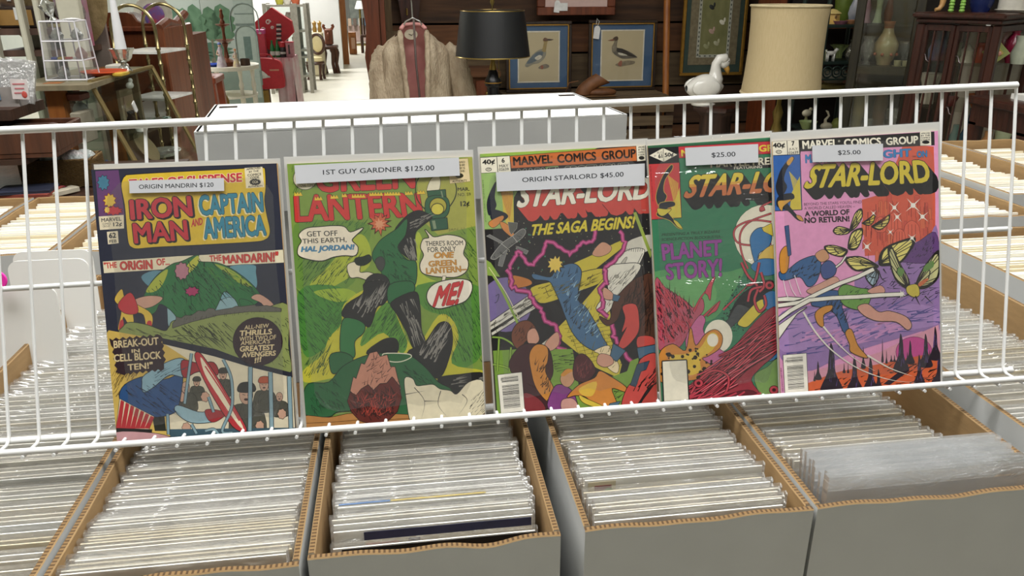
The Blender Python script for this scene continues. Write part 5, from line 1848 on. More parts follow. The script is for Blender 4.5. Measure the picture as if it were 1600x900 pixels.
def bird_picture(label, u0, v0, u1, v1, bird, flip, tagpos):
    t, W_, H_ = framed('framed_bird_print', label, u0, v0, u1, v1, 5.42, .022, fdark, .05, ledge_z, gold)
    MB().box((0, .004, H_/2), (W_-.03, .006, H_-.03), bluem).build('blue_mat', t)
    pw, ph = W_*.62, H_*.71
    mb = MB().box((0, -.0005, H_*.5), (pw, .004, ph), paper)
    x_ = -pw/2
    wm = mat('white_bevel', 'd5d0bf', .7)
    for c_, s_ in (((0, -.001, H_*.5-ph/2), (pw+.012, .004, .008)), ((0, -.001, H_*.5+ph/2), (pw+.012, .004, .008)), ((-pw/2, -.001, H_*.5), (.008, .004, ph)), ((pw/2, -.001, H_*.5), (.008, .004, ph))):
        mb.box(c_, s_, wm)
    for i, (c_, P) in enumerate(bird):
        Q = [((px-.5)*pw*(-1 if flip else 1), H_*.5+(.5-pz)*ph) for px, pz in csm(P)]
        flat(mb, Q, mat('bird_ink_'+c_, c_, .7, var=.2, scale=70), -.004-.0003*i)
    mb.build('bird_print', t)
    gl = MB()
    gl.box((0, -.0075, H_/2), (W_-.045, .0015, H_-.045), clear('picture_glass', gloss=.03, rough=.05))
    gl.build('glass', t)
    if tagpos:
        price_tag(t, tagpos[0]*W_, tagpos[1]*H_, -.016, 1.3)
BIRD = [('7a7160', '.50,.70 .58,.66 .68,.64 .76,.68 .72,.72 .60,.74 .50,.73'), ('8f5a44', '.54,.70 .58,.66 .62,.70 .58,.75'), ('8c8877', '.16,.66 .22,.58 .34,.46 .46,.38 .58,.34 .66,.36 .68,.44 .62,.54 .50,.62 .36,.64 .22,.70'), ('5f6a70', '.20,.62 .34,.48 .48,.40 .60,.40 .58,.48 .46,.56 .32,.62'), ('cfc8b4', '.40,.52 .52,.46 .58,.50 .48,.56'), ('a08a56', '.58,.38 .60,.30 .62,.22 .60,.16 .64,.13 .70,.14 .72,.18 .70,.24 .68,.34 .66,.40'), ('6b4a34', '.60,.17 .64,.12 .71,.14 .72,.18 .66,.19'), ('4a3a30', '.71,.145 .80,.15 .86,.155 .80,.17 .72,.175')]
BIRD2 = [('857a63', '.34,.68 .50,.62 .66,.60 .80,.62 .78,.67 .60,.70 .44,.72'), ('96604c', '.40,.66 .46,.60 .50,.62 .48,.72 .42,.70'), ('6a6457', '.28,.36 .34,.34 .46,.36 .60,.40 .74,.46 .86,.54 .78,.55 .66,.56 .50,.56 .36,.50 .28,.44'), ('37322b', '.34,.36 .48,.36 .62,.42 .78,.50 .85,.54 .70,.52 .54,.48 .40,.44'), ('c9c3ae', '.40,.44 .52,.46 .62,.50 .50,.50 .42,.48'), ('7d7460', '.27,.44 .24,.34 .28,.26 .30,.20 .28,.17 .32,.14 .37,.15 .38,.20 .36,.28 .36,.38'), ('4f3f30', '.26,.17 .30,.13 .36,.12 .39,.16 .36,.20 .30,.20'), ('7a4436', '.28,.17 .20,.185 .14,.20 .20,.20 .28,.20')]
bird_picture('blue matted framed print of a grey bird facing the lamp, partly behind the black shade', 790, 33, 893, 150, [(c_, ' '.join('%s' % q for q in P.split())) for c_, P in BIRD], False, None)
bird_picture('blue matted framed print of a dark backed bird, white tag hanging on it', 917, 31, 1023, 148, BIRD2, False, (-.40, .74))

# slatted crate table the prints stand on
a, b = at(790, 150, 5.2), at(1040, 150, 5.2)
crate = thing('slatted_crate', 'old wooden slatted crate that the two bird prints stand on', 'crate', ((a.x+b.x)/2, 5.3, 0))
W_ = b.x-a.x
for i in range(5):
    MB().box((0, -.24+i*.12, ledge_z-.012), (W_, .085, .02), greyplank).build('top_slat', crate)
nz = 9
for i in range(nz):
    MB().box((0, -.30, ledge_z-.06-i*.085), (W_-.02, .018, .06), greyplank).build('front_slat', crate)
for x in (-W_/2+.03, W_*.27, W_/2-.03):
    for y_ in (-.27, .27):
        MB().box((x, y_, (ledge_z-.02)/2), (.05, .04, ledge_z-.02), darkplank).build('post', crate)
price_tag(crate, W_/2-.36, ledge_z-.30, -.325, 1.6)

# leather boot
bp_ = at(928, 148, 5.05)
boot = thing('leather_boot', 'worn tan leather boot lying on the slatted crate, strap loose', 'boot', (at(925, 148, 5.12).x, 5.12, ledge_z))
leather = mat('tan_leather', '7d4f2b', .6, second='573418', scale=16, bump=.3, bscale=40)
mb = MB()
mb.grid(lambda s_, t: (( -.06+.13*t*t)+(.05-.006*t)*cos(2*pi*s_)*(1.1), (.045)*sin(2*pi*s_), .018+.10*t-.03*t*cos(2*pi*s_)), 24, 9, leather, closed=True)
mb.build('shaft', boot, smooth=180)
mb = MB().ell((.06, 0, .028), (.105, .048, .03), leather, 18, 10)
mb.build('vamp', boot, smooth=180)
MB().box((.03, 0, .006), (.25, .085, .012), mat('boot_sole', '6a4c2c', .7), ch=.006).build('sole', boot)
MB().tube([(-.09, .02, .10), (-.15, .02, .09), (-.17, .02, .04), (-.16, .02, .008)], .007, leather, 8, flat=.5).build('strap', boot)

# wooden pole
a, b = at(1049, 160, 5.2), at(1040, -40, 5.5)
tag(MB().tube([(a.x, 5.2, 0), (a.x, 5.2, .01), (a.x+.02, 5.55, b.z+.2), (a.x+.02, 5.551, b.z+.21)], [.02, .023, .023, .018], orangewood, 12).build('wooden_pole'), 'light brown wooden pole leaning on the plank wall beside the gilt frame', 'pole')

# embroidered panel in a gilt frame
t, W_, H_ = framed('framed_embroidery', 'gilt framed green silk embroidery hanging over the white goose', 1060, -60, 1160, 118, 5.5, .022, gold, .02)
MB().box((0, .004, H_/2), (W_-.03, .006, H_-.03), mat('dark_green_mat', '2c3d35', .7)).build('green_mat', t)
m_br = mat('olive_brocade', '7b7157', .5, second='655b44', scale=40, bump=.2)
MB().box((0, 0, H_/2+.01), (W_*.76, .006, H_-.13), m_br).build('brocade_border', t)
mb = MB().box((0, -.003, H_/2+.03), (W_*.47, .004, H_-.23), mat('green_silk', '7f7d55', .35, second='6a6a44', scale=18, stretch=(1, 1, .5), bump=.2, bscale=12))
lat, latd = mat('pale_lattice', 'a5a596', .6), mat('dark_lattice', '4c5048', .6)
for x in (-W_*.235, W_*.235):
    mb.box((x, -.0035, H_/2+.03), (.02, .004, H_-.21), lat)
    for i in range(int((H_-.22)/.03)):
        mb.box((x, -.006, .145+.03*i), (.008, .002, .014), latd)
for z in (.135, H_-.075):
    mb.box((0, -.0035, z), (W_*.47+.02, .004, .02), lat)
    for i in range(6):
        mb.box((-W_*.2+i*W_*.08, -.006, z), (.014, .002, .008), latd)
for x, z, c_ in ((-.03, .46, '232622'), (.05, .36, 'c9c5b2'), (.06, .62, 'b4756a'), (-.02, .3, 'a88c7c'), (-.06, .55, '9a6e64'), (.02, .22, '9c9a7c'), (-.05, .2, '8f8f68')):
    mb.ell((x*W_/.45, -.005, z), (.022, .002, .014), mat('silk_motif_'+c_, c_, .6), 10, 6, R=rotm(ry=.6))
    mb.ell((x*W_/.45+.018, -.005, z+.016), (.008, .002, .016), mat('silk_motif_'+c_, c_, .6), 8, 6)
mb.build('silk_panel', t)

# wooden framed panel at the top, pale pink inside
t, W_, H_ = framed('framed_mirror', 'wide wooden frame with a pale pink panel, hung above the bird prints', 838, -130, 962, 24, 5.5, .055, redwood, .0)
MB().box((0, .003, H_/2), (W_-.09, .006, H_-.09), mat('pale_pink_panel', 'c3a79f', .5, var=.04)).build('pink_panel', t)
price_tag(t, -W_*.26, .02, -.02, 1.2)
MB().box((-W_*.2, -.016, .055), (.09, .002, .05), mat('white_card', 'd9d9d6', .6)).build('card', t)

# white goose and its pedestal
GY = 4.32
gp = at(1098, 164, GY)
k = mpp(gp)
ped = thing('wooden_pedestal', 'dark wooden pedestal the white goose stands on', 'pedestal', (at(1120, 164, GY).x, GY, 0))
ptop = gp.z
MB().lathe([(.0, ptop-.03), (.135, ptop-.03), (.14, ptop-.02), (.14, ptop-.006), (.13, ptop), (0, ptop)], mahog, 8).build('top', ped)
MB().lathe([(.15, 0), (.15, .05), (.095, .08), (.095, ptop-.06), (.12, ptop-.03)], wood('worn_dark_wood', '4a3022', '2c1a12', 4, .6), 8).build('shaft', ped)
goose = thing('ceramic_goose', 'white glazed ceramic goose with a yellow bill, head bowed', 'figurine', (gp.x, GY, ptop))
mb = MB()
mb.grid(lambda s_, t: ((-.105+.215*t), .078*sin(pi*min(1, (t*.93+.05)))**.7*cos(2*pi*s_), .078+.022*t+(.07+.01*t)*sin(pi*min(1, (t*.93+.05)))**.75*sin(2*pi*s_)-(.02*(1-t)**2 if 0 else 0)+.015*(1-t)), 20, 14, whiteg, closed=True)
mb.build('body', goose, smooth=180)
MB().tube([(.045, 0, .10), (.062, 0, .15), (.058, 0, .19), (.058, 0, .225), (.075, 0, .252), (.10, 0, .252), (.113, 0, .235)], [.055, .042, .030, .025, .026, .032, .024], whiteg, 14).build('neck', goose, smooth=180)
MB().ell((.108, 0, .232), (.030, .027, .034), whiteg, 14, 10, R=rotm(ry=.4)).build('head', goose, smooth=180)
MB().tube([(.115, 0, .212), (.128, 0, .19), (.133, 0, .168)], [.018, .014, .006], M('d2a048', .35), 10).build('bill', goose, smooth=180)
MB().lathe([(.065, 0), (.07, .008), (.05, .02)], whiteg, 16).build('foot_ring', goose)
for s_ in (-1, 1):
    MB().ell((.122, s_*.022, .238), .0035, blackp, 8, 6).build('eye', goose)
    MB().ell((-.01, s_*.062, .10), (.085, .018, .05), whiteg, 16, 8).build('wing', goose, smooth=180)

# cream lamp
LY = 3.9
zb, zt = at(1219, 146, LY).z, at(1233, 7, LY).z
lp = at(1219, 146, LY)
k = mpp(at(1222, 80, LY))
clamp = thing('table_lamp', 'cream fabric drum lamp with a turned brass base, beside the white goose', 'lamp', (lp.x, LY, .68))
m_cream = mat('cream_linen_shade', 'c7b48c', .85, second='bda97f', scale=60, stretch=(6, 6, .4), bump=.05, bscale=200)
H_ = zt-zb
mb = MB()
mb.lathe([(.196, 0), (.199, 0), (.190, H_*.2), (.183, H_*.5), (.184, H_*.8), (.190, H_), (.187, H_), (.180, H_*.8), (.179, H_*.5), (.186, H_*.2), (.196, 0)], m_cream, 48, loc=(0, 0, zb-.68))
so = mb.build('lamp_shade', clamp)
for r_, zz in ((.199, zb-.676), (.191, zt-.685)):
    MB().tube([(r_*cos(2*pi*i/48), r_*sin(2*pi*i/48), zz) for i in range(48)], .006, mat('cream_trim', 'cdbd98', .8), 6, closed=True).build('trim_band', so)
MB().lathe([(.08, 0), (.085, .02), (.03, .04), (.02, .08), (.035, .12), (.018, .17), (.028, .22), (.012, .26), (.012, zb-.5), (0, zb-.5)], brass, 16).build('base', clamp)
tb = thing('side_table', 'low black side table under the cream lamp', 'table', (lp.x, LY, 0))
MB().box((0, 0, .665), (.4, .4, .03), blackp, ch=.005).build('top', tb)
for sx in (-1, 1):
    for sy in (-1, 1):
        MB().box((sx*.17, sy*.17, .325), (.04, .04, .65), blackp).build('leg', tb)

# ------------------------------------------------------------------ glass cabinets and shelves past the cream lamp
def cab_items(items, y, group=None):
    for name, label, cat, u, v, yy, prof, m, kw in items:
        p = at(u, v, yy)
        k = mpp(p)
        kw = dict(kw)
        lift = kw.pop('z', None)
        lathe_thing(name, label, cat, (p.x, yy, p.z if lift is None else lift), prof, m, group=kw.pop('group', group), k=k, **kw)
def shelf_rack_z(v, u, y):
    return at(u, v, y).z

# wall behind
pz = at(1300, 80, 5.0)
struct('wall_dark', MB().box((4.6, 5.0, 1.55), (6.0-2*.9, .06, 3.1), mat('dark_back_wall', '241d1a', .8, var=.1, scale=4)))

# open shelf with green iron brackets
SY = 4.42
x0, x1 = at(1262, 92, SY).x, at(1342, 92, SY).x
zs = [at(1300, 37, SY).z, at(1300, 93, SY).z, at(1300, 137, SY).z, at(1300, 198, SY).z]
rackg = thing('iron_shelf', 'dark green iron shelf unit full of pottery, between the cream lamp and the glass cabinets', 'shelf', ((x0+x1)/2, SY, 0))
iron = mat('dark_green_iron', '24322d', .45, .3, var=.15)
hw = (x1-x0)/2
for i, z in enumerate(zs):
    MB().box((0, 0, z-.008), (2*hw, .30, .016), iron, ch=.003).build('shelf', rackg)
for sx in (-1, 1):
    for sy in (-1, 1):
        MB().cyl((sx*(hw-.012), sy*.14, 0), (sx*(hw-.012), sy*.14, zs[0]+.25), .012, .012, iron, 8).build('post', rackg)
mb = MB()
for i in range(5):
    cx = -hw+.05+i*(2*hw-.1)/4
    mb.tube([(cx+.028*cos(a*pi/8), -.15, zs[1]-.055+.03*sin(a*pi/8)) for a in range(16)], .005, iron, 6, closed=True)
    mb.tube([(cx+.015*cos(a*pi/4), -.15, zs[1]-.055+.015*sin(a*pi/4)) for a in range(8)], .004, iron, 6, closed=True)
mb.tube([(-hw, -.15, zs[1]-.095), (hw, -.15, zs[1]-.095)], .006, iron, 6)
mb.build('scroll_apron', rackg)
for s in (1,):
    MB().tube([(hw-.01, -.15, zs[1]-.18), (hw-.05, -.15, zs[1]-.2), (hw-.08, -.15, zs[1]-.27), (hw-.05, -.15, zs[1]-.31), (hw-.01, -.15, zs[1]-.3)], .006, iron, 6).build('bracket', rackg)
wsh = thing('wooden_bookcase', 'red brown wooden bookcase behind the iron shelf unit', 'bookcase', (x0+.10, SY+.45, 0))
for x in (-.14, .5):
    MB().box((x, 0, 1.05), (.045, .3, 2.1), redwood).build('side_panel', wsh)
for z in (.5, .95, 1.28, 1.62, 2.0):
    MB().box((.18, 0, z), (.6, .28, .022), redwood).build('shelf', wsh)
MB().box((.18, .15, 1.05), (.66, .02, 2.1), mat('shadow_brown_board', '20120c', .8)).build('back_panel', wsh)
yel, pinkg, green, white_b = M('cba65a'), M('8c5a68'), M('93a468'), M('ccc9bf', .3)
p = at(1299, 36, SY)
k = mpp(p)
cot = thing('cottage_cookie_jar', 'yellow cottage shaped cookie jar on the top of the iron shelf', 'jar', (p.x, SY, zs[0]))
MB().lathe([(17*k, 0), (17*k, 3*k), (12*k, 5*k), (11*k, 16*k)], yel, 8).build('jar_body', cot)
MB().lathe([(14*k, 15*k), (12*k, 17*k), (5*k, 21*k), (0, 22*k)], M('d6bd78'), 8).build('lid', cot)
MB().ell((0, -11*k, 10*k), (2*k, 1*k, 3*k), M('6f5230')).build('door', cot)
cab_items([
    ('pottery_dish', 'mauve pottery dish on the top iron shelf beside the yellow cottage jar', 'dish', 1313, 36, SY-.07, [(0, 0), (8, 0), (11, 5), (10, 5), (7, 1.5), (0, 1.5)], pinkg, {'z': zs[0]}),
    ('orange_bowl', 'small orange and mauve bowl at the end of the top iron shelf', 'bowl', 1330, 36, SY-.05, [(0, 0), (6, 0), (9, 6), (8, 6), (5, 1.5), (0, 1.5)], M('b57f5a'), {'z': zs[0]}),
    ('green_vase', 'tall olive green vase on the top iron shelf behind the cottage jar', 'vase', 1315, 36, SY+.09, [(0, 0), (10, 0), (13, 20), (14, 34), (10, 52), (9, 56)], M('5c6e24'), {'z': zs[0]}),
    ('blue_striped_jug', 'white jug with grey blue leaf pattern on the top iron shelf', 'jug', 1335, 36, SY+.06, [(0, 0), (9, 0), (16, 14), (15, 24), (9, 36), (8, 46), (10, 50)], mat('jug_pattern', 'b9b8bc', .3, second='5f6a80', scale=11), {'z': zs[0]}),
    ('leaf_bowl', 'pale green leaf shaped bowl on the iron shelf behind the white animal figurine', 'bowl', 1310, 93, SY+.08, [(0, 0), (4, 0), (4, 8), (9, 16), (14, 20), (13, 20), (8, 15), (0, 9)], green, {'z': zs[1], 'wob': .15, 'lobes': 7, 'n': 42}),
    ('silver_glass_vase', 'shiny silver and white glass vase on the iron shelf', 'vase', 1328, 93, SY-.02, [(0, 0), (7, 0), (9, 8), (6, 18), (2, 26), (4, 30)], silver, {'z': zs[1]}),
    ('green_cup', 'pale green and white cup half behind the cream lamp shade', 'cup', 1284, 93, SY-.04, [(0, 0), (6, 0), (7, 16), (6, 16), (5, 2), (0, 2)], mat('cup_pattern', 'bcb896', .4, second='7d9048', scale=10), {'z': zs[1]}),
    ('white_bowl', 'large white bowl on the lower iron shelf', 'bowl', 1300, 137, SY, [(0, 0), (12, 0), (20, 8), (16, 20), (14, 20), (17, 8), (0, 2)], M('a79f90'), {'z': zs[2]+.03}),
    ('basket_tray', 'yellowish round tray under the large white bowl', 'tray', 1300, 139, SY, [(0, 0), (22, 0), (24, 6), (22, 6), (20, 2), (0, 2)], M('8d7d45', .7), {'z': zs[2]}),
    ('green_bowl', 'pale green bowl on the lowest iron shelf', 'bowl', 1262, 198, SY-.05, [(0, 0), (8, 0), (14, 12), (12, 12), (7, 2), (0, 2)], green, {'z': zs[3]}),
    ('green_pepper_figurine', 'small yellow green pottery piece beside the white swan', 'figurine', 1306, 198, SY-.06, [(0, 0), (6, 0), (8, 6), (5, 14), (0, 17)], M('a9b25c'), {'z': zs[3]}),
], SY)
p = at(1297, 92, SY-.1)
k = mpp(p)
dog = thing('animal_figurine', 'small white ceramic goat figurine on the iron shelf', 'figurine', (p.x, SY-.1, zs[1]))
mb = MB()
mb.tube([(-6*k, 0, 12*k), (6*k, 0, 12*k)], [3.4*k, 3.6*k], whiteg, 10)
mb.tube([(5*k, 0, 12*k), (9*k, 0, 18*k), (12*k, 0, 17*k)], [3*k, 2.6*k, 1.6*k], whiteg, 8)
mb.tube([(-6*k, 0, 13*k), (-9*k, 0, 17*k)], [1.5*k, .8*k], whiteg, 6)
for x in (-5, 5):
    for y_ in (-2, 2):
        mb.cyl((x*k, y_*k, 0), (x*k, y_*k, 12*k), 1.3*k, 1.6*k, whiteg, 8)
mb.build('body', dog, smooth=180)
p = at(1291, 197, SY-.1)
k = mpp(p)
sw = thing('swan_figurine', 'small white ceramic swan with raised neck on the lowest iron shelf', 'figurine', (p.x, SY-.1, zs[3]))
MB().ell((0, 0, 6*k), (10*k, 6*k, 6*k), creamp).build('body', sw)
MB().tube([(-2*k, 0, 9*k), (-3*k, 0, 16*k), (2*k, 0, 22*k), (-1*k, 0, 28*k), (-4*k, 0, 30*k)], [3*k, 2.2*k, 1.6*k, 1.8*k, .8*k], creamp, 8).build('neck', sw)
p = at(1262, 176, SY+.05)
bd = thing('bird_figurine', 'small white ceramic bird perched above the pale green bowl', 'figurine', (p.x, SY+.06, zs[3]))
MB().ell((0, 0, 20*k), (8*k, 5*k, 6*k), creamp).build('body', bd)
MB().ell((6*k, 0, 26*k), (3*k, 3*k, 3*k), creamp).build('head', bd)
MB().lathe([(5*k, 0), (3*k, 4*k), (2*k, 15*k)], M('8d8a60'), 10).build('perch', bd)

# tall dark cabinet with the big vase, turned towards the room
class Plane:
    def __init__(s, u, v, y, fi):
        s.X, s.Y = Vector((cos(fi), sin(fi), 0)), Vector((-sin(fi), cos(fi), 0))
        s.O = at(u, v, y)
        s.O.z = 0
    def px(s, u, v, dep=0):
        d = ray(u, v)
        p = CAM+d*((s.O+s.Y*dep-CAM).dot(s.Y)/d.dot(s.Y))
        return (p-s.O).dot(s.X), p.z
    def at(s, u, v, dep, z):
        p = s.O+s.X*s.px(u, v, dep)[0]+s.Y*dep
        p.z = z
        return p
    def items(s, L):
        for name, label, cat, u, v, dep, prof, m, kw in L:
            kw = dict(kw)
            p = s.at(u, v, dep, kw.pop('z'))
            lathe_thing(name, label, cat, p, prof, m, k=mpp(p), **kw)
FV = -radians(34)
PV = Plane(1333, 100, 3.95, FV)
olive = wood('dark_olive_wood', '35301f', '1e1b12', 4, .4)
cabv = thing('display_cabinet', 'dark wood glass cabinet that holds the big peach and green vase', 'cabinet', PV.O, FV)
xl, xr = 0.0, PV.px(1424, 100)[0]
for x in (xl, xr):
    for y_ in (0, .30):
        MB().box((x, y_, 1.1), (.045, .04, 2.2), olive, ch=.004).build('post', cabv)
zq = [PV.px(1375, 36, .12)[1], PV.px(1375, 101, .12)[1], PV.px(1375, 214, .12)[1]]
for z in (2.2, .2, .75):
    MB().box(((xl+xr)/2, .15, z), (xr-xl+.045, .34, .04), olive).build('panel_board', cabv)
MB().box(((xl+xr)/2, .14, zq[1]-.02), (xr-xl-.04, .28, .04), wood('shelf_edge_wood', '4c4230', '37301f', 4, .4)).build('shelf', cabv)
for z in (zq[0], zq[2]):
    MB().box(((xl+xr)/2, .14, z-.004), (xr-xl-.04, .28, .008), glassm).build('glass_shelf', cabv)
MB().box(((xl+xr)/2, -.01, 1.2), (xr-xl-.05, .004, 1.9), glasst).build('glass_front', cabv)
MB().box(((xl+xr)/2, .31, 1.2), (xr-xl-.05, .01, 1.9), mat('dark_mirror_back', '4a463a', .3)).build('back_panel', cabv)
peach = mat('peach_green_glaze', 'b08a64', .3, second='a0a27a', scale=9, coat=.3)
p = PV.at(1380, 100, .13, zq[1])
k = mpp(p)
vz = thing('tall_vase', 'big peach and pale green vase standing in the dark glass cabinet', 'vase', p)
MB().lathe([(0, 0), (10*k, 0), (11*k, 4*k), (14*k, 12*k), (17.5*k, 22*k), (18*k, 30*k), (14*k, 38*k), (9*k, 46*k), (7*k, 54*k)], mat('vase_body_glaze', 'a9a380', .3, second='b39472', scale=12, coat=.3), 28).build('body', vz)
MB().lathe([(7*k, 54*k), (7.6*k, 60*k), (8.6*k, 64*k), (7.8*k, 64*k), (6.4*k, 54*k)], M('a06b4c', .35), 28).build('neck', vz)
for i in range(8):
    a = 2*pi*i/8
    MB().ell((17*k*cos(a), 17*k*sin(a), 16*k), (2.5*k, 2.5*k, 2.5*k), M('ad6a54', .4), 8, 6).build('flower', vz)
for i, (u, v0) in enumerate(((1402, 101), (1415, 101))):
    p = PV.at(u, v0, .05, zq[1])
    k = mpp(p)
    cp = thing('tea_cup', 'small pale cup in the dark glass cabinet, '+('next to the big vase' if i == 0 else 'beside the cabinet post'), 'cup', p)
    MB().lathe([(0, 0), (3*k, 0), (5*k, 2*k), (5.6*k, 9*k), (5*k, 9*k), (4.4*k, 3*k), (0, 2*k)], M('b9b392'), 18).build('bowl', cp)
    MB().lathe([(0, 0), (7*k, 0), (8*k, .8*k), (0, .6*k)], M('b9b392'), 18).build('saucer', cp)
PV.items([
    ('glass_pitcher', 'pinkish crystal pitcher standing before the big vase', 'pitcher', 1352, 101, 0.10, [(0, 0), (7, 0), (4, 6), (9, 16), (10, 26), (7, 36), (9, 42)], crystal, {'z': zq[1]}),
    ('glass_goblet', 'crystal goblet behind the pale cups', 'goblet', 1408, 101, 0.21, [(0, 0), (6, 0), (1.5, 2), (1.5, 12), (7, 20), (7, 34)], crystal, {'z': zq[1]}),
    ('glass_decanter', 'crystal decanter at the post end of the cabinet shelf', 'decanter', 1419, 101, 0.16, [(0, 0), (7, 0), (8, 14), (3, 24), (3, 32)], crystal, {'z': zq[1]}),
    ('figurine_vase', 'pale green figurine vase on the upper cabinet shelf', 'vase', 1370, 36, 0.14, [(0, 0), (7, 0), (5, 8), (4, 24), (5, 40), (4, 52)], M('9aa58a'), {'z': zq[0]}),
    ('mauve_figurine', 'mauve figurine on the upper cabinet shelf beside the pale green vase', 'figurine', 1353, 36, 0.14, [(0, 0), (7, 0), (4, 10), (5, 22), (2, 34), (4, 42), (0, 46)], M('7c5a66'), {'z': zq[0]}),
    ('amber_vase', 'dim amber vase on the upper cabinet shelf', 'vase', 1386, 36, 0.19, [(0, 0), (5, 0), (7, 14), (4, 30), (5, 40)], M('6a4430'), {'z': zq[0]}),
    ('spice_jar', 'tan jar with a light lid low in the dark cabinet', 'jar', 1336, 212, 0.10, [(0, 0), (9, 0), (9, 62), (10, 62), (10, 70), (0, 72)], mat('jar_glass_tan', '8c7f5c', .3, second='5d5a48', scale=10), {'z': zq[2]}),
    ('jar_of_buttons', 'squat brown jar with a pale lid low in the dark cabinet', 'jar', 1368, 212, 0.12, [(0, 0), (9, 0), (10, 50), (8, 66), (8, 76), (0, 78)], mat('jar_glass_brown', '6d4e36', .3, second='4c463a', scale=12), {'z': zq[2]}),
    ('crystal_bowl', 'crystal bowl low in the dark cabinet', 'bowl', 1395, 212, 0.10, [(0, 0), (7, 0), (10, 20), (17, 44), (16, 44), (8, 20), (0, 10)], crystal, {'z': zq[2]}),
    ('clear_tumbler', 'clear crystal tumbler low in the dark cabinet by the tan jar', 'glass', 1352, 212, 0.05, [(0, 0), (6, 0), (8, 30), (7, 30), (5, 3), (0, 3)], crystal, {'z': zq[2]}),
    ('pink_jar', 'dusty pink jar beside the post low in the dark cabinet', 'jar', 1408, 212, 0.19, [(0, 0), (10, 0), (11, 40), (9, 52), (0, 56)], M('8a6a66'), {'z': zq[2]}),
])

# mahogany china cabinet with barred doors, turned towards the room
FI = -radians(56)
CX, CYV = Vector((cos(FI), sin(FI), 0)), Vector((-sin(FI), cos(FI), 0))
CO = at(1428, 110, 3.5)
CO.z = 0
def cpl_(u, v, dep=0):                      # point at pixel (u, v) on a plane dep behind the cabinet front -> local x, height
    d = ray(u, v)
    p = CAM+d*((CO+CYV*dep-CAM).dot(CYV)/d.dot(CYV))
    return (p-CO).dot(CX), p.z
xa, xb, xd = 0.0, cpl_(1546, 110)[0], cpl_(1482, 110)[0]
DP = .52
TZ = cpl_(1500, 19)[1]
chn = thing('china_cabinet', 'dark mahogany china cabinet with barred glass doors at the end of the room', 'cabinet', CO, FI)
MB().box(((xa+xb)/2, DP/2-.01, TZ-.015), (xb-xa+.07, DP+.07, .026), mahog, ch=.008).box(((xa+xb)/2, DP/2-.01, TZ-.038), (xb-xa+.04, DP+.04, .02), mahog, ch=.005).build('top', chn)
for x in (xa, xb):
    for y_ in (0, DP):
        MB().box((x, y_, TZ/2-.025), (.036, .036, TZ-.05), mahog, ch=.005).build('stile', chn)
lining = mat('dusky_lining', 'a59a8c', .8, var=.06)
MB().box(((xa+xb)/2, DP+.01, TZ/2), (xb-xa, .012, TZ-.1), lining).build('back_panel', chn)
MB().box(((xa+xb)/2, DP/2, .28), (xb-xa-.02, DP-.02, .5), mahog).build('lower_body', chn)
glassc = clear('china_cabinet_glass', (.93, .93, .9), gloss=.04, rough=.04)
zk = [cpl_(1500, 96, .14)[1], cpl_(1500, 167, .14)[1], cpl_(1500, 250, .14)[1]]
for z in zk:
    MB().box(((xa+xb)/2, DP/2, z-.004), (xb-xa-.04, DP-.04, .008), glassc).build('glass_shelf', chn)
def door(x0, x1, nb, M4=None):
    d = MB()
    zb_, zt_ = .54, TZ-.055
    for x in (x0, x1):
        d.box((x, 0, (zb_+zt_)/2), (.020, .024, zt_-zb_), mahog, ch=.003)
    d.box(((x0+x1)/2, 0, zt_-.012), (x1-x0, .024, .03), mahog, ch=.003)
    d.box(((x0+x1)/2, 0, zb_+.012), (x1-x0, .024, .03), mahog, ch=.003)
    ob = d.build('door', chn)
    for i in range(1, nb+1):
        x = x0+(x1-x0)*i/(nb+1)
        g_ = MB()
        g_.box((x, -.004, (zb_+zt_)/2), (.0055, .012, zt_-zb_-.04), mahog)
        if i == 1:
            for zz in (.52, .80):
                zc = zb_+(zt_-zb_)*zz
                g_.tube([(x-.036, -.005, zc+.03), (x-.026, -.005, zc+.03), (x-.016, -.005, zc+.006), (x-.008, -.005, zc), (x, -.005, zc)], .003, mahog, 6)
        g_.build('glazing_bar', ob)
    MB().box(((x0+x1)/2, .006, (zb_+zt_)/2), (x1-x0-.02, .003, zt_-zb_-.04), glassc).build('glass_pane', ob)
    return ob
door(xa+.026, xd-.011, 2)
door(xd+.011, xb-.026, 2)
s_ = door(.026, DP-.026, 1)
s_.location, s_.rotation_euler = (xb, 0, 0), (0, 0, pi/2)
MB().box((cpl_(1551, 37)[0]-.008, -.022, cpl_(1551, 37)[1]), (.018, .002, .016), mat('white_price_sticker', 'dcdcd8', .6)).build('price_sticker', chn)
def china(items):
    PC.items(items)
PC = Plane(1428, 110, 3.5, FI)
YI = .14
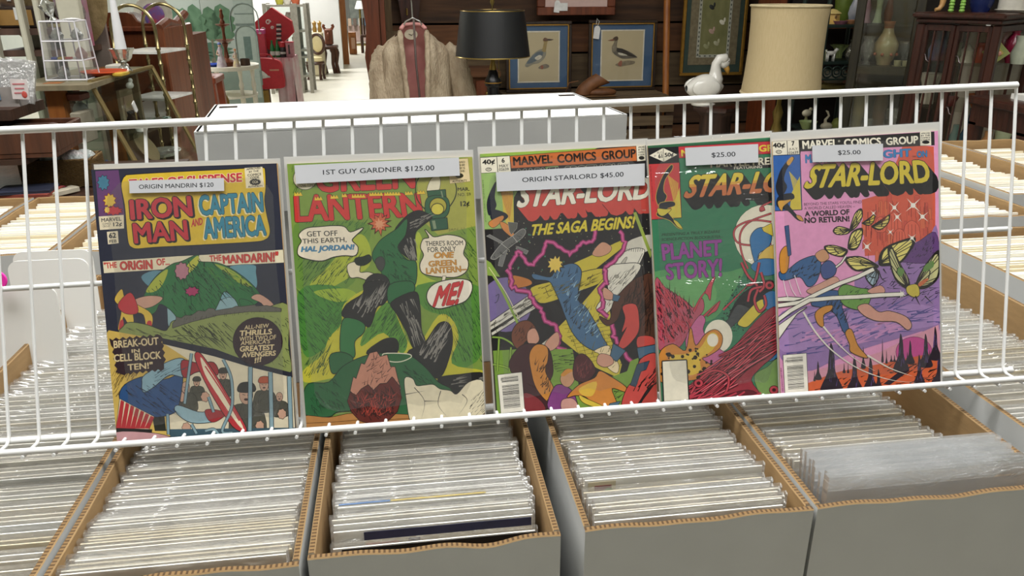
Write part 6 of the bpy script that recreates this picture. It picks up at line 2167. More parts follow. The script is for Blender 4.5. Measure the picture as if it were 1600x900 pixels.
china([
    ('blue_pottery_figure', 'tall blue and brick red pottery jug in the china cabinet', 'jug', 1462, 98, YI, [(0, 0), (12, 0), (14, 16), (11, 24), (11, 40), (8, 48), (0, 50)], mat('blue_brick_glaze', '34648c', .4, second='8a4632', scale=7), {'z': zk[0]}),
    ('green_white_vase', 'green and white vase in the china cabinet', 'vase', 1490, 98, YI, [(0, 0), (8, 0), (12, 10), (7, 20), (8, 28)], mat('green_white_glaze', 'b7b8a0', .3, second='7c8c6a', scale=9), {'z': zk[0]}),
    ('white_figurine', 'white figurine group in the china cabinet beside the red jar', 'figurine', 1508, 98, YI-.03, [(0, 0), (11, 0), (8, 10), (9, 18), (3, 26), (0, 30)], M('b8b4a2', .3), {'z': zk[0]}),
    ('red_jar', 'brick red jar in the china cabinet', 'jar', 1530, 98, YI, [(0, 0), (9, 0), (10, 18), (6, 26), (7, 30)], M('9c4a34', .35), {'z': zk[0]}),
    ('magenta_vase', 'deep magenta vase behind the flowered square plate', 'vase', 1578, 98, .22, [(0, 0), (7, 0), (13, 20), (12, 34), (5, 44), (7, 48)], M('70142e', .25), {'z': zk[0]}),
    ('pale_pitcher', 'pale green pitcher at the outer end of the china cabinet', 'pitcher', 1590, 98, .2, [(0, 0), (10, 0), (13, 16), (8, 32), (9, 42)], M('a9ae9a', .3), {'z': zk[0]}),
    ('white_lily_vase', 'white ruffled vase on the middle china cabinet shelf', 'vase', 1446, 168, YI, [(0, 0), (9, 0), (8, 20), (12, 34), (16, 46), (14, 46)], M('b8b2a4', .3), {'z': zk[1], 'wob': .08, 'lobes': 8, 'n': 32}),
    ('red_glass_dish', 'dark red glass dish on the middle china cabinet shelf', 'dish', 1480, 168, YI, [(0, 0), (8, 0), (14, 14), (12, 14), (7, 3), (0, 3)], M('6b1a22', .25), {'z': zk[1]}),
    ('orange_glass_bowl', 'orange glass bowl on the middle china cabinet shelf', 'bowl', 1528, 168, YI, [(0, 0), (8, 0), (16, 14), (18, 22), (16, 22), (8, 4), (0, 3)], M('a8603c', .25), {'z': zk[1], 'wob': .06, 'lobes': 9, 'n': 36}),
    ('orange_candy_dish', 'orange candy dish near the outer end of the middle shelf', 'dish', 1562, 168, YI-.02, [(0, 0), (6, 0), (3, 6), (10, 14), (12, 22), (10, 22), (0, 10)], M('a55f3e', .25), {'z': zk[1]}),
    ('blue_bottle', 'blue glass bottle low in the china cabinet', 'bottle', 1505, 252, YI, [(0, 0), (11, 0), (12, 40), (6, 56), (5, 76), (6, 80)], mat('blue_bottle_glass', '32588a', .2, second='5c7480', scale=9), {'z': zk[2]}),
    ('teal_bottle', 'teal glass bottle low in the china cabinet', 'bottle', 1484, 252, YI-.02, [(0, 0), (10, 0), (10, 30), (5, 44), (5, 54)], M('6b8a86', .2), {'z': zk[2]}),
    ('amber_bottle', 'amber glass bottle low in the china cabinet', 'bottle', 1535, 252, YI, [(0, 0), (10, 0), (11, 30), (5, 42), (5, 50)], M('a5754a', .2), {'z': zk[2]}),
    ('green_statuette', 'pale green statuette low in the china cabinet', 'figurine', 1558, 252, YI, [(0, 0), (12, 0), (9, 30), (12, 54), (6, 78), (0, 84)], M('8a9070', .4), {'z': zk[2]}),
])
p = CO+CX*cpl_(1556, 82, .08)[0]+CYV*.08
p.z = zk[0]
k = mpp(p)
pl = thing('square_plate', 'yellow and green flowered square plate standing on its corner in the china cabinet', 'plate', p, FI)
MB().prism([(0, 0), (20*k, 18*k), (0, 37*k), (-20*k, 18*k)], -.004, .004, mat('plate_glaze', 'a5a060', .3, second='7f8f58', scale=16)).build('rim', pl)
MB().prism([(0, 7*k), (12*k, 18*k), (0, 29*k), (-12*k, 18*k)], -.006, .0, M('b89f5c', .3)).build('centre', pl)
MB().ell((4*k, -.006, 17*k), (5*k, .004, 4*k), M('b58070', .4), 10, 6).build('flower', pl)
for i, u in enumerate((1486, 1503)):
    p = CO+CX*cpl_(u, 15, .05)[0]+CYV*.05
    p.z = TZ-.002
    k = mpp(p)
    f = thing('green_figurine', 'bright green knobbly figurine on top of the china cabinet, '+('nearest the dark cabinet' if i == 0 else 'next to the navy pot'), 'figurine', p)
    mb = MB()
    for j in range(5):
        mb.ell((0, 0, (2.5+j*4.4)*k), (4.3*k*(1 if j % 2 == 0 else .85), 4.3*k, 3*k), M('83b04e', .3), 12, 8)
    mb.build('stacked_body', f)
china([
    ('navy_pot', 'large navy blue pot on top of the china cabinet', 'pot', 1532, 14, .16, [(0, 0), (12, 0), (17, 14), (16, 30), (13, 40), (15, 42)], M('15204c', .25), {'z': TZ-.002}),
    ('white_crock', 'large white crock on top of the china cabinet', 'crock', 1582, 14, .20, [(0, 0), (20, 0), (25, 4), (21, 5), (21, 44), (18, 50)], M('bdb9ad', .4), {'z': TZ-.002}),
])
p = CO+CX*cpl_(1467, 15, .05)[0]+CYV*.05
p.z = TZ-.002
k = mpp(p)
ff = thing('tan_figurine', 'tan foot shaped ornament on top of the china cabinet', 'figurine', p)
MB().tube([(-6*k, 0, 3*k), (0, 0, 4*k), (4*k, 0, 10*k), (5*k, 0, 22*k)], [2.6*k, 3.4*k, 4*k, 5*k], M('ad8450', .4), 10).build('body', ff)
# little dark table in front of it, at the edge
tp = at(1590, 157, 2.75)
sd = thing('end_table', 'small dark wooden table with papers, in front of the china cabinet', 'table', (tp.x+.12, 2.75, 0))
MB().box((0, 0, tp.z-.015), (.42, .34, .03), mahog, ch=.006).build('top', sd)
MB().box((0, 0, tp.z-.07), (.38, .30, .08), mahog).build('apron', sd)
for sx in (-1, 1):
    for sy in (-1, 1):
        MB().box((sx*.17, sy*.13, (tp.z-.1)/2), (.04, .04, tp.z-.1), mahog).build('leg', sd)
tag(MB().box((0, 0, .01), (.12, .16, .02), mat('white_leaflets', 'd8d6cf', .6)).build('leaflet_stack', loc=(tp.x+.07, 2.72, tp.z+.0005)), 'stack of white leaflets on the small dark table', 'papers')

# ------------------------------------------------------------------ the shop behind, aisle side
# counter with a slanted glass case
A, B_, E_ = at(140, 128, 2.5), at(237, 104, 2.95), at(78, 131, 2.5)
zc = A.z
A.z = B_.z = E_.z = zc
dirx = (B_-A)
dirx.z = 0
dirx.normalize()
nrm = Vector((dirx.y, -dirx.x, 0))          # towards the viewer
Lc = (B_-A).length
case = thing('glass_display_case', 'slanted glass display case with brass edges and an orange oak corner post', 'display case', (A.x, A.y, 0))
def cw(a, out, z):                          # along the top edge, out from it, height
    p = A+dirx*a+nrm*out
    return Vector((p.x-A.x, p.y-A.y, z))
low, slo = zc-.62, .24
brassy = mat('dull_brass_edge', '8f7d52', .4, .6)
for a in (0, Lc):
    MB().tube([cw(a, 0, zc), cw(a, slo, low)], .0075, brassy, 8).build('slanted_edge', case)
MB().tube([cw(0, 0, zc), cw(Lc, 0, zc)], .007, brassy, 8).build('top_edge', case)
MB().tube([cw(0, slo, low), cw(Lc, slo, low)], .007, brassy, 8).build('front_edge', case)
DB = .5
def quad_sheet(name, P, m, parent):
    n = (P[1]-P[0]).cross(P[3]-P[0]).normalized()*.002
    return MB().hexa([p-n for p in P]+[p+n for p in P], m).build(name, parent, smooth=0)
quad_sheet('slanted_glass', [cw(.01, .004, zc-.008), cw(Lc-.01, .004, zc-.008), cw(Lc-.01, slo, low+.01), cw(.01, slo, low+.01)], glassm, case)
MB().hexa([cw(0, 0, zc-.012), cw(Lc, 0, zc-.012), cw(Lc, -DB, zc-.012), cw(0, -DB, zc-.012), cw(0, 0, zc), cw(Lc, 0, zc), cw(Lc, -DB, zc), cw(0, -DB, zc)], glassm).build('top_glass', case)
for zz, out in ((zc-.055, .02), (zc-.17, .075), (zc-.28, .13)):
    MB().hexa([cw(.02, out, zz-.008), cw(Lc-.02, out, zz-.008), cw(Lc-.02, -DB+.02, zz-.008), cw(.02, -DB+.02, zz-.008), cw(.02, out, zz), cw(Lc-.02, out, zz), cw(Lc-.02, -DB+.02, zz), cw(.02, -DB+.02, zz)], glassm).build('glass_shelf', case)
tanw = wood('tan_case_back', '8d8064', '6f634a', 2, .6)
MB().hexa([cw(0, -DB-.02, .1), cw(Lc, -DB-.02, .1), cw(Lc, -DB, .1), cw(0, -DB, .1), cw(0, -DB-.02, zc), cw(Lc, -DB-.02, zc), cw(Lc, -DB, zc), cw(0, -DB, zc)], tanw).build('back_panel', case)
MB().hexa([cw(0, slo, 0), cw(Lc, slo, 0), cw(Lc, -DB, 0), cw(0, -DB, 0), cw(0, slo, low-.012), cw(Lc, slo, low-.012), cw(Lc, -DB, low-.012), cw(0, -DB, low-.012)], wood('case_body_wood', '6f5a3e', '54432c', 2, .5)).build('lower_body', case)
px_ = E_.x-A.x
for y_ in (0, .45):
    MB().box((px_+.012, y_, zc/2), (.045, .045, zc), orangewood).build('corner_post', case)
MB().box((px_/2-.03, .2, zc-.008), (abs(px_)+.10, .55, .014), wood('counter_edge', '877c62', '6a614c', 2, .5)).build('counter_top', case)
MB().box((px_/2, .44, zc/2), (abs(px_), .02, zc-.04), tanw).build('side_back', case)
for zz in (zc-.059, zc-.149):
    MB().box((px_/2, .22, zz), (abs(px_)-.03, .42, .008), glassm).build('side_shelf', case)
def in_case(a, out, z):
    p = A+dirx*a+nrm*out
    return (p.x, p.y, z)
s1, s2, s3 = zc-.055, zc-.17, zc-.28
ang = math.atan2(dirx.y, dirx.x)
def on_case(name, label, cat, a, out, z, mb, rz=None):
    ob = mb.build(name, loc=in_case(a, out, z), rz=ang if rz is None else rz)
    return tag(ob, label, cat)
pic = thing('small_framed_picture', 'pale floral picture standing inside the slanted glass case', 'picture', in_case(Lc*.66, -.04, s2), ang)
MB().box((0, 0, .057), (.095, .010, .114), mat('faded_floral_paper', 'a3967a', .7, second='b39a80', scale=14)).build('picture_sheet', pic)
MB().box((0, -.007, .057), (.06, .003, .07), mat('faded_flower_print', '9c8d62', .7, second='b08f84', scale=22)).build('flower_print', pic)
on_case('china_duck', 'small white china duck on the upper shelf of the slanted glass case', 'figurine', Lc*.62, -.01, s1, MB().ell((0, 0, .012), (.018, .011, .011), whiteg).ell((.01, 0, .027), (.008, .007, .008), whiteg).tube([(.008, 0, .016), (.01, 0, .027)], .006, whiteg, 8))
on_case('white_tag_card', 'tilted white price card inside the slanted glass case', 'card', Lc*.34, .05, s2, MB().box((0, 0, .075), (.018, .003, .036), mat('white_price_card', 'd3d3d0', .6), R=rotm(ry=-.5)).box((0, 0, .03), (.005, .003, .06), brassy))
on_case('pink_tin', 'dusty pink tin on the upper shelf of the slanted glass case', 'tin', .03, -.06, s1, MB().box((0, 0, .011), (.06, .05, .022), M('8d5c52'), ch=.004))
on_case('grey_card_box', 'plain grey box standing inside the display case', 'box', -.02, -.03, s2, MB().box((0, 0, .045), (.085, .03, .09), M('86806f', .7), ch=.003))
on_case('dark_figurine', 'dark red and black ornament inside the slanted glass case', 'ornament', Lc*.44, .02, s2, MB().lathe([(0, 0), (.022, 0), (.024, .022), (.016, .044), (.018, .055), (0, .06)], mat('dark_red_black', '3a201c', .4, second='1c1a18', scale=14), 14))
on_case('white_saucer', 'small white saucer at the bottom of the slanted glass case', 'saucer', Lc*.34, .06, s2, MB().lathe([(0, 0), (.016, 0), (.02, .012), (.018, .013), (0, .004)], whiteg, 18))
on_case('beaded_necklace', 'red and green beaded necklace lying in the slanted glass case', 'jewellery', Lc*.72, .05, s2, MB().tube([(.055*cos(2*pi*i/28), .028*sin(2*pi*i/28), .006) for i in range(28)], [.006 if i % 2 else .004 for i in range(28)], mat('bead_mix', '7c3040', .3, second='3f6a58', scale=30), 8, closed=True))
on_case('silver_tray', 'silver tray with trinkets low in the slanted glass case', 'tray', Lc*.72, .04, s3, MB().lathe([(0, 0), (.07, 0), (.085, .012), (.082, .013), (.06, .004), (0, .004)], silver, 24, sy=.7))
on_case('round_brown_plate', 'tan plate leaning low in the slanted glass case', 'plate', Lc*.45, .04, s3, MB().lathe([(0, 0), (.045, 0), (.055, .006), (.054, .007), (0, .003)], M('a08c6c', .4), 24, R=rotm(rx=1.0), loc=(0, 0, .047)))
bw = thing('fish_bowl', 'dark blue fish shaped bowl low in the display case', 'bowl', in_case(.03, .06, s3))
MB().lathe([(0, 0), (.02, 0), (.038, .012), (.045, .034), (.042, .034), (.034, .014), (0, .006)], M('2c3c62', .3), 22, sy=.7).build('bowl_body', bw)
MB().prism([(-.038, .022), (-.068, .045), (-.064, .022), (-.055, .01)], -.006, .006, M('2c3c62', .3)).build('tail_fin', bw)
jg = at(123, 195, 2.62)
jugt = thing('stoneware_jug', 'white stoneware jug with blue lettering on the side shelf of the display case', 'jug', (jg.x, 2.66, zc-.145))
MB().lathe([(0, 0), (.036, 0), (.04, .01), (.04, .09), (.03, .11), (.016, .12), (.016, .14), (.02, .145)], M('b7b9b8', .3), 20).build('body', jugt)
MB().tube([(.018, 0, .135), (.04, 0, .13), (.04, 0, .10)], .005, M('b7b9b8', .3), 8).build('handle', jugt)
mb = MB()
for i in range(4):
    mb.box((-.024+i*.016, -.040+abs(i-1.5)*.004, .065), (.010, .003, .022), M('34507c', .4))
mb.build('blue_marking', jugt)
jugt.scale = (.55, .55, .55)
cz = at(105, 140, 2.62)
tag(MB().ell((0, 0, .01), (.01, .01, .01), M('9a2f3c', .4)).build('red_ornament', loc=(cz.x+.01, 2.66, zc-.055)), 'small red ornament on the side shelf of the display case', 'ornament')

# acrylic tower, plate, candle and goblet on the counter
ap = at(104, 125, 2.55)
k = mpp(ap)
tow = thing('acrylic_tower', 'clear acrylic tower of small compartments on the glass counter', 'display case', (ap.x-.005, 2.62, zc))
tw, th_, tdp = .115, .165, .11
def tpoly(z):                               # sides taper towards the top
    return 1-.16*z/th_
bars = MB()
sh = MB()
for sx in (-1, 0.0, 1):
    for sy in (-1, 1):
        bars.tube([(sx*tw/2, sy*tdp/2, 0), (sx*tw/2*tpoly(th_), sy*tdp/2*tpoly(th_), th_)], .0022, acredge, 6)
for i in range(4):
    z = th_*i/3
    f = tpoly(z)
    sh.box((0, 0, z), (tw*f, tdp*f, .003), acryl)
    for a, b in (((-1, -1), (1, -1)), ((1, -1), (1, 1)), ((1, 1), (-1, 1)), ((-1, 1), (-1, -1))):
        bars.tube([(a[0]*tw/2*f, a[1]*tdp/2*f, z), (b[0]*tw/2*f, b[1]*tdp/2*f, z)], .0022, acredge, 6)
bars.build('edge', tow)
sh.build('shelf', tow)
pn = MB()
f = tpoly(th_)
for sx in (-1, 1):
    pn.add([(sx*tw/2, -tdp/2, 0), (sx*tw/2, tdp/2, 0), (sx*tw/2*f, tdp/2*f, th_), (sx*tw/2*f, -tdp/2*f, th_)], [(0, 1, 2, 3)], acryl)
pn.add([(-tw/2, -tdp/2, 0), (tw/2, -tdp/2, 0), (tw/2*f, -tdp/2*f, th_), (-tw/2*f, -tdp/2*f, th_)], [(0, 1, 2, 3)], acryl)
pn.build('panel', tow)
for i, (x, z, c_, w_) in enumerate(((-.035, th_/3, '3d4c92', .016), (-.015, th_/3, 'b09a3a', .018), (.004, th_/3, 'b0443c', .014))):
    tag(MB().box((0, 0, .004), (w_, .02, .006), M(c_)).build('trinket_bar', loc=(ap.x+x, 2.59, zc+z+.002)), '%s trinket bar inside the clear acrylic tower' % ('blue', 'yellow', 'red')[i], 'trinket')
for i, (x, z) in enumerate(((-.03, 0), (.028, 2*th_/3), (-.028, 2*th_/3), (.03, th_/3))):
    tag(MB().lathe([(0, 0), (.012, 0), (.016, .012), (.01, .024), (.003, .034)], silver if i != 3 else M('a98c84'), 10, wob=.2, lobes=5).build('shiny_ornament', loc=(ap.x+x, 2.62, zc+z+.002)), ('silver ornament at the bottom of the clear acrylic tower', 'silver ornament high in the clear acrylic tower, nearest the candle', 'silver ornament high in the clear acrylic tower, nearest the shelves', 'pinkish ornament half way up the clear acrylic tower')[i], 'ornament')
tag(MB().lathe([(0, 0), (.012, 0), (.026, .003), (.012, .006), (0, .007)], mat('white_dish_top', 'e8e8ea', .3), 16).build('white_dish', loc=(ap.x+.022, 2.62, zc+th_+.002)), 'small round white dish on top of the clear acrylic tower', 'dish')
tag(MB().lathe([(0, 0), (.01, 0), (.004, .01), (.014, .03), (.02, .045), (.012, .05), (.004, .062)], silver, 10, wob=.25, lobes=5, R=rotm(ry=-.25)).build('silver_flower', loc=(ap.x-.03, 2.62, zc+th_+.002)), 'silver flower ornament on top of the clear acrylic tower', 'ornament')
gp_ = at(185, 110, 2.72)
k = mpp(gp_)
gb = thing('silver_goblet', 'silvered glass goblet vase with a ruffled rim, holding the white candle', 'goblet', (gp_.x, 2.78, zc))
MB().lathe([(0, 0), (11*k, 0), (11.5*k, 2*k), (8*k, 7*k), (4*k, 11*k), (4.5*k, 15*k)], silver, 20, wob=.06, lobes=8).build('foot', gb)
MB().lathe([(4.5*k, 15*k), (9*k, 17*k), (13*k, 22*k), (15*k, 30*k), (19*k, 36*k), (17*k, 36*k), (12*k, 28*k), (0, 18*k)], silver, 40, wob=.10, lobes=8).build('bowl', gb)
tag(MB().lathe([(0, 18*k), (9.5*k, 18*k), (9*k, 30*k), (4.5*k, 108*k), (1.5*k, 118*k), (0, 119*k)], mat('white_wax', 'd9dadb', .4, var=.02), 20).build('cone_candle', loc=(gp_.x, 2.78, zc)), 'tall white cone candle standing in the silver goblet', 'candle')
op = at(158, 113, 2.62)
tag(MB().lathe([(0, 0), (.05, 0), (.07, .012), (.067, .014), (.045, .004), (0, .004)], M('c24a24', .3), 28).build('orange_plate', loc=(op.x-.01, 2.68, zc+.001)), 'orange red plate on the glass counter beside the silver goblet', 'plate')
tag(MB().box((0, 0, .006), (.06, .03, .012), M('c2a23c', .5), ch=.003).build('yellow_packet', loc=(at(189, 111, 2.66).x, 2.655, zc+.001), rz=ang), 'small yellow packet by the foot of the silver goblet', 'packet')
tag(MB().box((0, 0, .008), (.07, .05, .016), M('c9c5ba', .6), ch=.003).build('white_card_box', loc=(at(172, 106, 2.8).x, 2.87, zc+.001), rz=ang), 'flat white box on the glass counter behind the orange plate', 'box')

# wall shelves with white posts
HY = 3.15
xs0, xs1 = at(14, 50, HY).x, at(143, 50, HY).x
shv = thing('wall_shelving', 'pale grey shelving with mauve back, behind the acrylic tower', 'shelf', ((xs0+xs1)/2, HY, 0))
hx = (xs1-xs0)/2
for x, w_ in ((-hx, .065), (hx, .07), (hx-.155, .018), (hx-.10, .018)):
    MB().box((x, -.16, 1.0), (w_, .04, 2.0), offw, ch=.004).build('post', shv)
MB().box((0, .16, 1.0), (2*hx, .02, 2.0), mat('mauve_grey_board', '84706a', .8, second='8c8478', scale=3)).build('back_panel', shv)
sz = [at(40, 44, HY-.1).z, at(60, 74, HY).z, at(60, 118, HY).z, at(60, 150, HY).z]
for z in sz:
    MB().box((0, 0, z-.01), (2*hx-.05, .3, .02), wood('shelf_brown', '5a4034', '3f2c22', 2, .6)).build('shelf', shv)
for i, (nm, lb, ct, u, zi, mk) in enumerate((
    ('wooden_box', 'small tan fronted wooden drawer with a white tag on the pale shelving', 'drawer', 38, 0, lambda: MB().box((0, 0, .035), (.20, .16, .07), mat('dark_box_edge', '2f211c', .6), ch=.004).box((0, -.082, .035), (.175, .006, .05), mat('tan_veneer', 'a67f45', .5)).box((.05, -.087, .048), (.032, .002, .04), mat('white_paper_tag', 'd8d8d6', .6))),
    ('calendar_card', 'pale botanical print card on the pale shelving', 'picture', 43, 2, lambda: MB().box((0, 0, .10), (.085, .008, .2), mat('botanical_paper', 'b2ae9c', .7, second='868270', scale=24))),
    ('yellow_picture', 'narrow yellow green frame standing on the pale shelving by the acrylic tower', 'picture', 65, 2, lambda: MB().box((0, 0, .09), (.07, .012, .18), M('a79c62', .6)).box((.0, -.008, .09), (.045, .003, .15), M('51604a', .6))),
    ('small_gilt_picture', 'small gilt framed dark portrait low on the pale shelving', 'picture', 72, 3, lambda: MB().box((0, 0, .06), (.12, .014, .12), M('8d6a2c', .4)).box((0, -.009, .06), (.08, .004, .085), M('2b2420', .5)).ell((0, -.012, .062), (.012, .003, .022), M('9b7b58', .5), 8, 6)),
    ('trinket_figurine', 'dark figurine with a white tag on the upper pale shelving', 'figurine', 27, 0, lambda: MB().lathe([(0, .07), (.03, .07), (.035, .10), (.02, .13), (.03, .16), (0, .18)], mat('dark_trinket', '4d4044', .5, second='8c6a3c', scale=20), 12).box((.015, -.036, .10), (.012, .003, .026), mat('white_paper_tag', 'd8d8d6', .6))),
)):
    p = at(u, 60, HY)
    ob = mk().build(nm, loc=(p.x+(.0 if zi < 2 else .05), HY+(-.03 if nm != 'trinket_figurine' else .0), sz[zi]))
    tag(ob, lb, ct)
hat = at(68, 2, HY)
tag(MB().lathe([(.17, 0), (.185, .012), (.17, .02), (.12, .018), (.10, .03), (0, .035), (0, .03)], mat('woven_straw', '8d7a55', .9, second='75633f', scale=40, bump=.4), 30, R=rotm(rx=pi/2)).build('straw_plate', loc=(hat.x, HY+.10, hat.z)), 'round woven straw tray on the back of the pale shelving', 'tray')
pb = at(122, 25, HY+.1)
tag(MB().box((0, 0, .16), (.10, .04, .32), mat('pink_wrap', 'b25870', .4, second='98909a', scale=12)).build('pink_parcel', loc=(pb.x, HY+.05, sz[1])), 'bright pink wrapped parcel on the pale shelving', 'parcel')
tag(MB().ell((0, 0, .05), (.05, .045, .05), mat('crinkled_cellophane', 'b2aaa6', .12, .2, second='7c7472', scale=40, bump=1, bscale=60)).build('cellophane_ball', loc=(at(110, 20, HY).x, HY, sz[0]+.0)), 'crumpled clear wrapped bundle on the pale shelving', 'packet')

# grey packet box on a brown stand, nearest this side
bx_ = at(14, 168, 1.98)
k = mpp(bx_)
stand = thing('brown_cabinet', 'dark brown open cabinet holding the packet box, the tray and old books', 'cabinet', (at(60, 168, 2.0).x-.235, 2.1, 0))
stz = bx_.z
bs = at(60, 312, 1.9).z
tz = at(60, 240, 1.9).z-.004
MB().box((0, -.07, stz-.012), (.40, .18, .024), wood('stand_brown', '42291c', '2a1910', 3, .5)).build('top', stand)
MB().box((-.05, .01, (stz+tz)/2-.012), (.30, .02, stz-tz-.026), wood('stand_brown', '42291c', '2a1910', 3, .5)).build('back_panel', stand)
MB().box((-.19, 0, stz/2-.012), (.02, .30, stz-.026), wood('stand_brown', '42291c', '2a1910', 3, .5)).build('side_panel', stand)
for z in (bs, tz-.006):
    MB().box((.0 if z != bs else .14, -.09 if z != bs else .0, z-.007), (.46 if z != bs else .66, .24 if z != bs else .46, .012), wood('stand_brown', '42291c', '2a1910', 3, .5)).build('shelf', stand)
MB().box((.34, .0, bs/2-.02), (.16, .4, bs-.03), wood('stand_brown', '42291c', '2a1910', 3, .5)).build('pedestal', stand)
pkb = thing('packet_box', 'grey cardboard box of plastic packets with a small pink lettered sign', 'box', (bx_.x-.045, 2.04, stz))
for s in (-1, 1):
    MB().box((s*.062, 0, .022), (.004, .09, .045), M('8a8480', .7)).build('side_panel', pkb)
    MB().box((0, s*.045, .022), (.128, .004, .045), M('8a8480', .7)).build('front_panel', pkb)
MB().box((0, 0, .002), (.12, .086, .003), M('8a8480', .7)).build('base', pkb)
MB().box((.012, -.049, .026), (.03, .002, .02), M('5f7d98', .5)).build('blue_sticker', pkb)
sgn = MB().box((.075, -.055, .04), (.036, .002, .045), mat('sign_white', 'ceC6c4', .6), R=rotm(ry=.06)).build('sign_card', pkb)
mb = MB()
for i in range(3):
    mb.box((.075, -.0565, .052-i*.010), (.026-.006*(i % 2), .001, .003), M('b56a70', .6))
mb.ell((.083, -.0566, .028), (.006, .001, .008), M('b84a40', .6), 10, 6)
mb.build('sign_lettering', sgn)
pkm = clear('packet_plastic', gloss=.2, rough=.12, bump=.8, bscale=50, film=.35, filmc=(.82, .82, .8))
for i in range(6):
    o_ = thing('plastic_packet', 'clear plastic packet sticking up from the grey packet box', 'packet', (bx_.x-.093+i*.019, 2.04, stz+.006), 0, 'plastic packets in the grey box')
    o_.rotation_euler = (-.15, .18*(i-2.5)/2.5, 0)
    MB().box((0, 0, .045), (.05, .003, .09), mat('packet_card_%d' % (i % 3), ('c9c4b8', 'b9b29c', 'bfc0bc')[i % 3], .6)).build('insert_card', o_)
    MB().box((0, 0, .048), (.06, .008, .10), pkm).build('plastic_sleeve', o_)

# brown tray with odds and ends
tr = thing('wooden_tray', 'brown wooden compartment tray of odds and ends, above the wicker basket', 'tray', (at(112, 228, 1.99).x-.235, 1.99, tz-.005), .05)
brn = wood('tray_brown', '5a3420', '3c2114', 3, .45)
MB().box((0, 0, .005), (.46, .20, .01), brn).build('base', tr)
for s in (-1, 1):
    MB().box((0, s*.098, .034), (.46, .008, .05), brn, ch=.002).build('side_panel', tr)
    MB().box((s*.227, 0, .034), (.008, .188, .05), brn, ch=.002).build('end_panel', tr)
MB().box((.06, 0, .026), (.006, .186, .034), brn).build('divider', tr)
tx, ty, tzz = tr.location.x, 1.99, tz+.0055
for nm, lb, ct, dx, dy, mk in (
    ('yellow_pouch', 'bright yellow pouch in the brown wooden tray', 'pouch', -.10, .02, MB().box((0, 0, .03), (.09, .05, .055), M('c8a818', .5), ch=.012)),
    ('metal_lighter', 'shiny chrome tool in the brown wooden tray', 'tool', .03, .0, MB().tube([(-.05, 0, .03), (.02, 0, .045), (.05, 0, .05)], [.010, .016, .012], mat('polished_chrome', 'c0c4c8', .15, .9), 10)),
    ('blue_handled_tool', 'blue handled tool in the brown wooden tray', 'tool', -.02, -.06, MB().tube([(-.05, 0, .012), (.05, 0, .02)], [.010, .013], M('2f4a7c', .4), 10).ell((.06, 0, .022), (.012, .012, .01), M('d0d0cc', .4))),
    ('brown_purse', 'old brown leather purse in the brown wooden tray', 'purse', .15, .03, MB().box((0, 0, .024), (.12, .07, .045), M('4a2c22', .5), ch=.014)),
    ('brass_coil', 'coil of brass wire in the brown wooden tray', 'wire', -.18, -.02, MB().tube([(.03*cos(i*.7), .03*sin(i*.7), .006+.001*i) for i in range(30)], .003, brass, 6)),
):
    tag(mk.build(nm, loc=(tx+dx, ty+dy, tzz)), lb, ct)

# wicker basket of wrapped things, books
wb = at(98, 303, 1.93)
wick = mat('woven_wicker', '94733f', .7, second='5e4522', scale=90, stretch=(1, 1, 2.2), bump=.8, bscale=120)
bsk = thing('wicker_basket', 'square wicker basket full of plastic wrapped things, behind the comic boxes', 'basket', (at(100, 300, 1.95).x+.02, 1.95, TABLE_TOP-.2), .12)
bw_, bd_, bh = .20, .14, at(100, 250, 1.9).z-(TABLE_TOP-.2)
for s in (-1, 1):
    mb = MB()
    n = 22
    for j in range(34):
        z = (j+.5)*bh/34
        mb.tube([(-bw_/2+bw_*i/n, s*bd_/2+s*.003*(1 if (i+j) % 2 else -1), z) for i in range(n+1)], bh/34*.55, wick, 6)
    mb.build('long_side', bsk)
    mb = MB()
    n = 14
    for j in range(34):
        z = (j+.5)*bh/34
        mb.tube([(s*bw_/2+s*.003*(1 if (i+j) % 2 else -1), -bd_/2+bd_*i/n, z) for i in range(n+1)], bh/34*.55, wick, 6)
    mb.build('short_side', bsk)
MB().box((0, 0, .004), (bw_, bd_, .008), wick).build('base', bsk)
MB().tube([(x, y_, bh) for x, y_ in ((-bw_/2, -bd_/2), (bw_/2, -bd_/2), (bw_/2, bd_/2), (-bw_/2, bd_/2))], .007, wick, 8, closed=True).build('rim', bsk)
bsk.location = (at(97, 280, 2.04).x, 2.06, bs+.001)
bsk.scale = (.78, .70, (at(100, 250, 2.02).z-bs)/bh)
bt = at(100, 252, 2.02).z
for i, (x, y_, r_, c_) in enumerate(((-.005, 0, .045, 'b9c4c2'), (.03, -.02, .035, 'c2b0ae'), (.05, .02, .028, 'c8c8c4'))):
    tag(MB().ell((0, 0, 0), (r_, r_*.8, r_*.8), mat('wrapped_bundle_'+c_, c_, .15, .1, second='8e9a98', scale=30, bump=1, bscale=50)).build('wrapped_bundle', loc=(bsk.location.x+x, 2.06+y_*.6, bt+.004-r_*.25)), ('greenish plastic wrapped bundle on the wicker basket, the biggest', 'pinkish plastic wrapped bundle in the wicker basket', 'whitish plastic wrapped bundle at the corner of the wicker basket')[i], 'packet')
bkp = at(50, 309, 1.85)
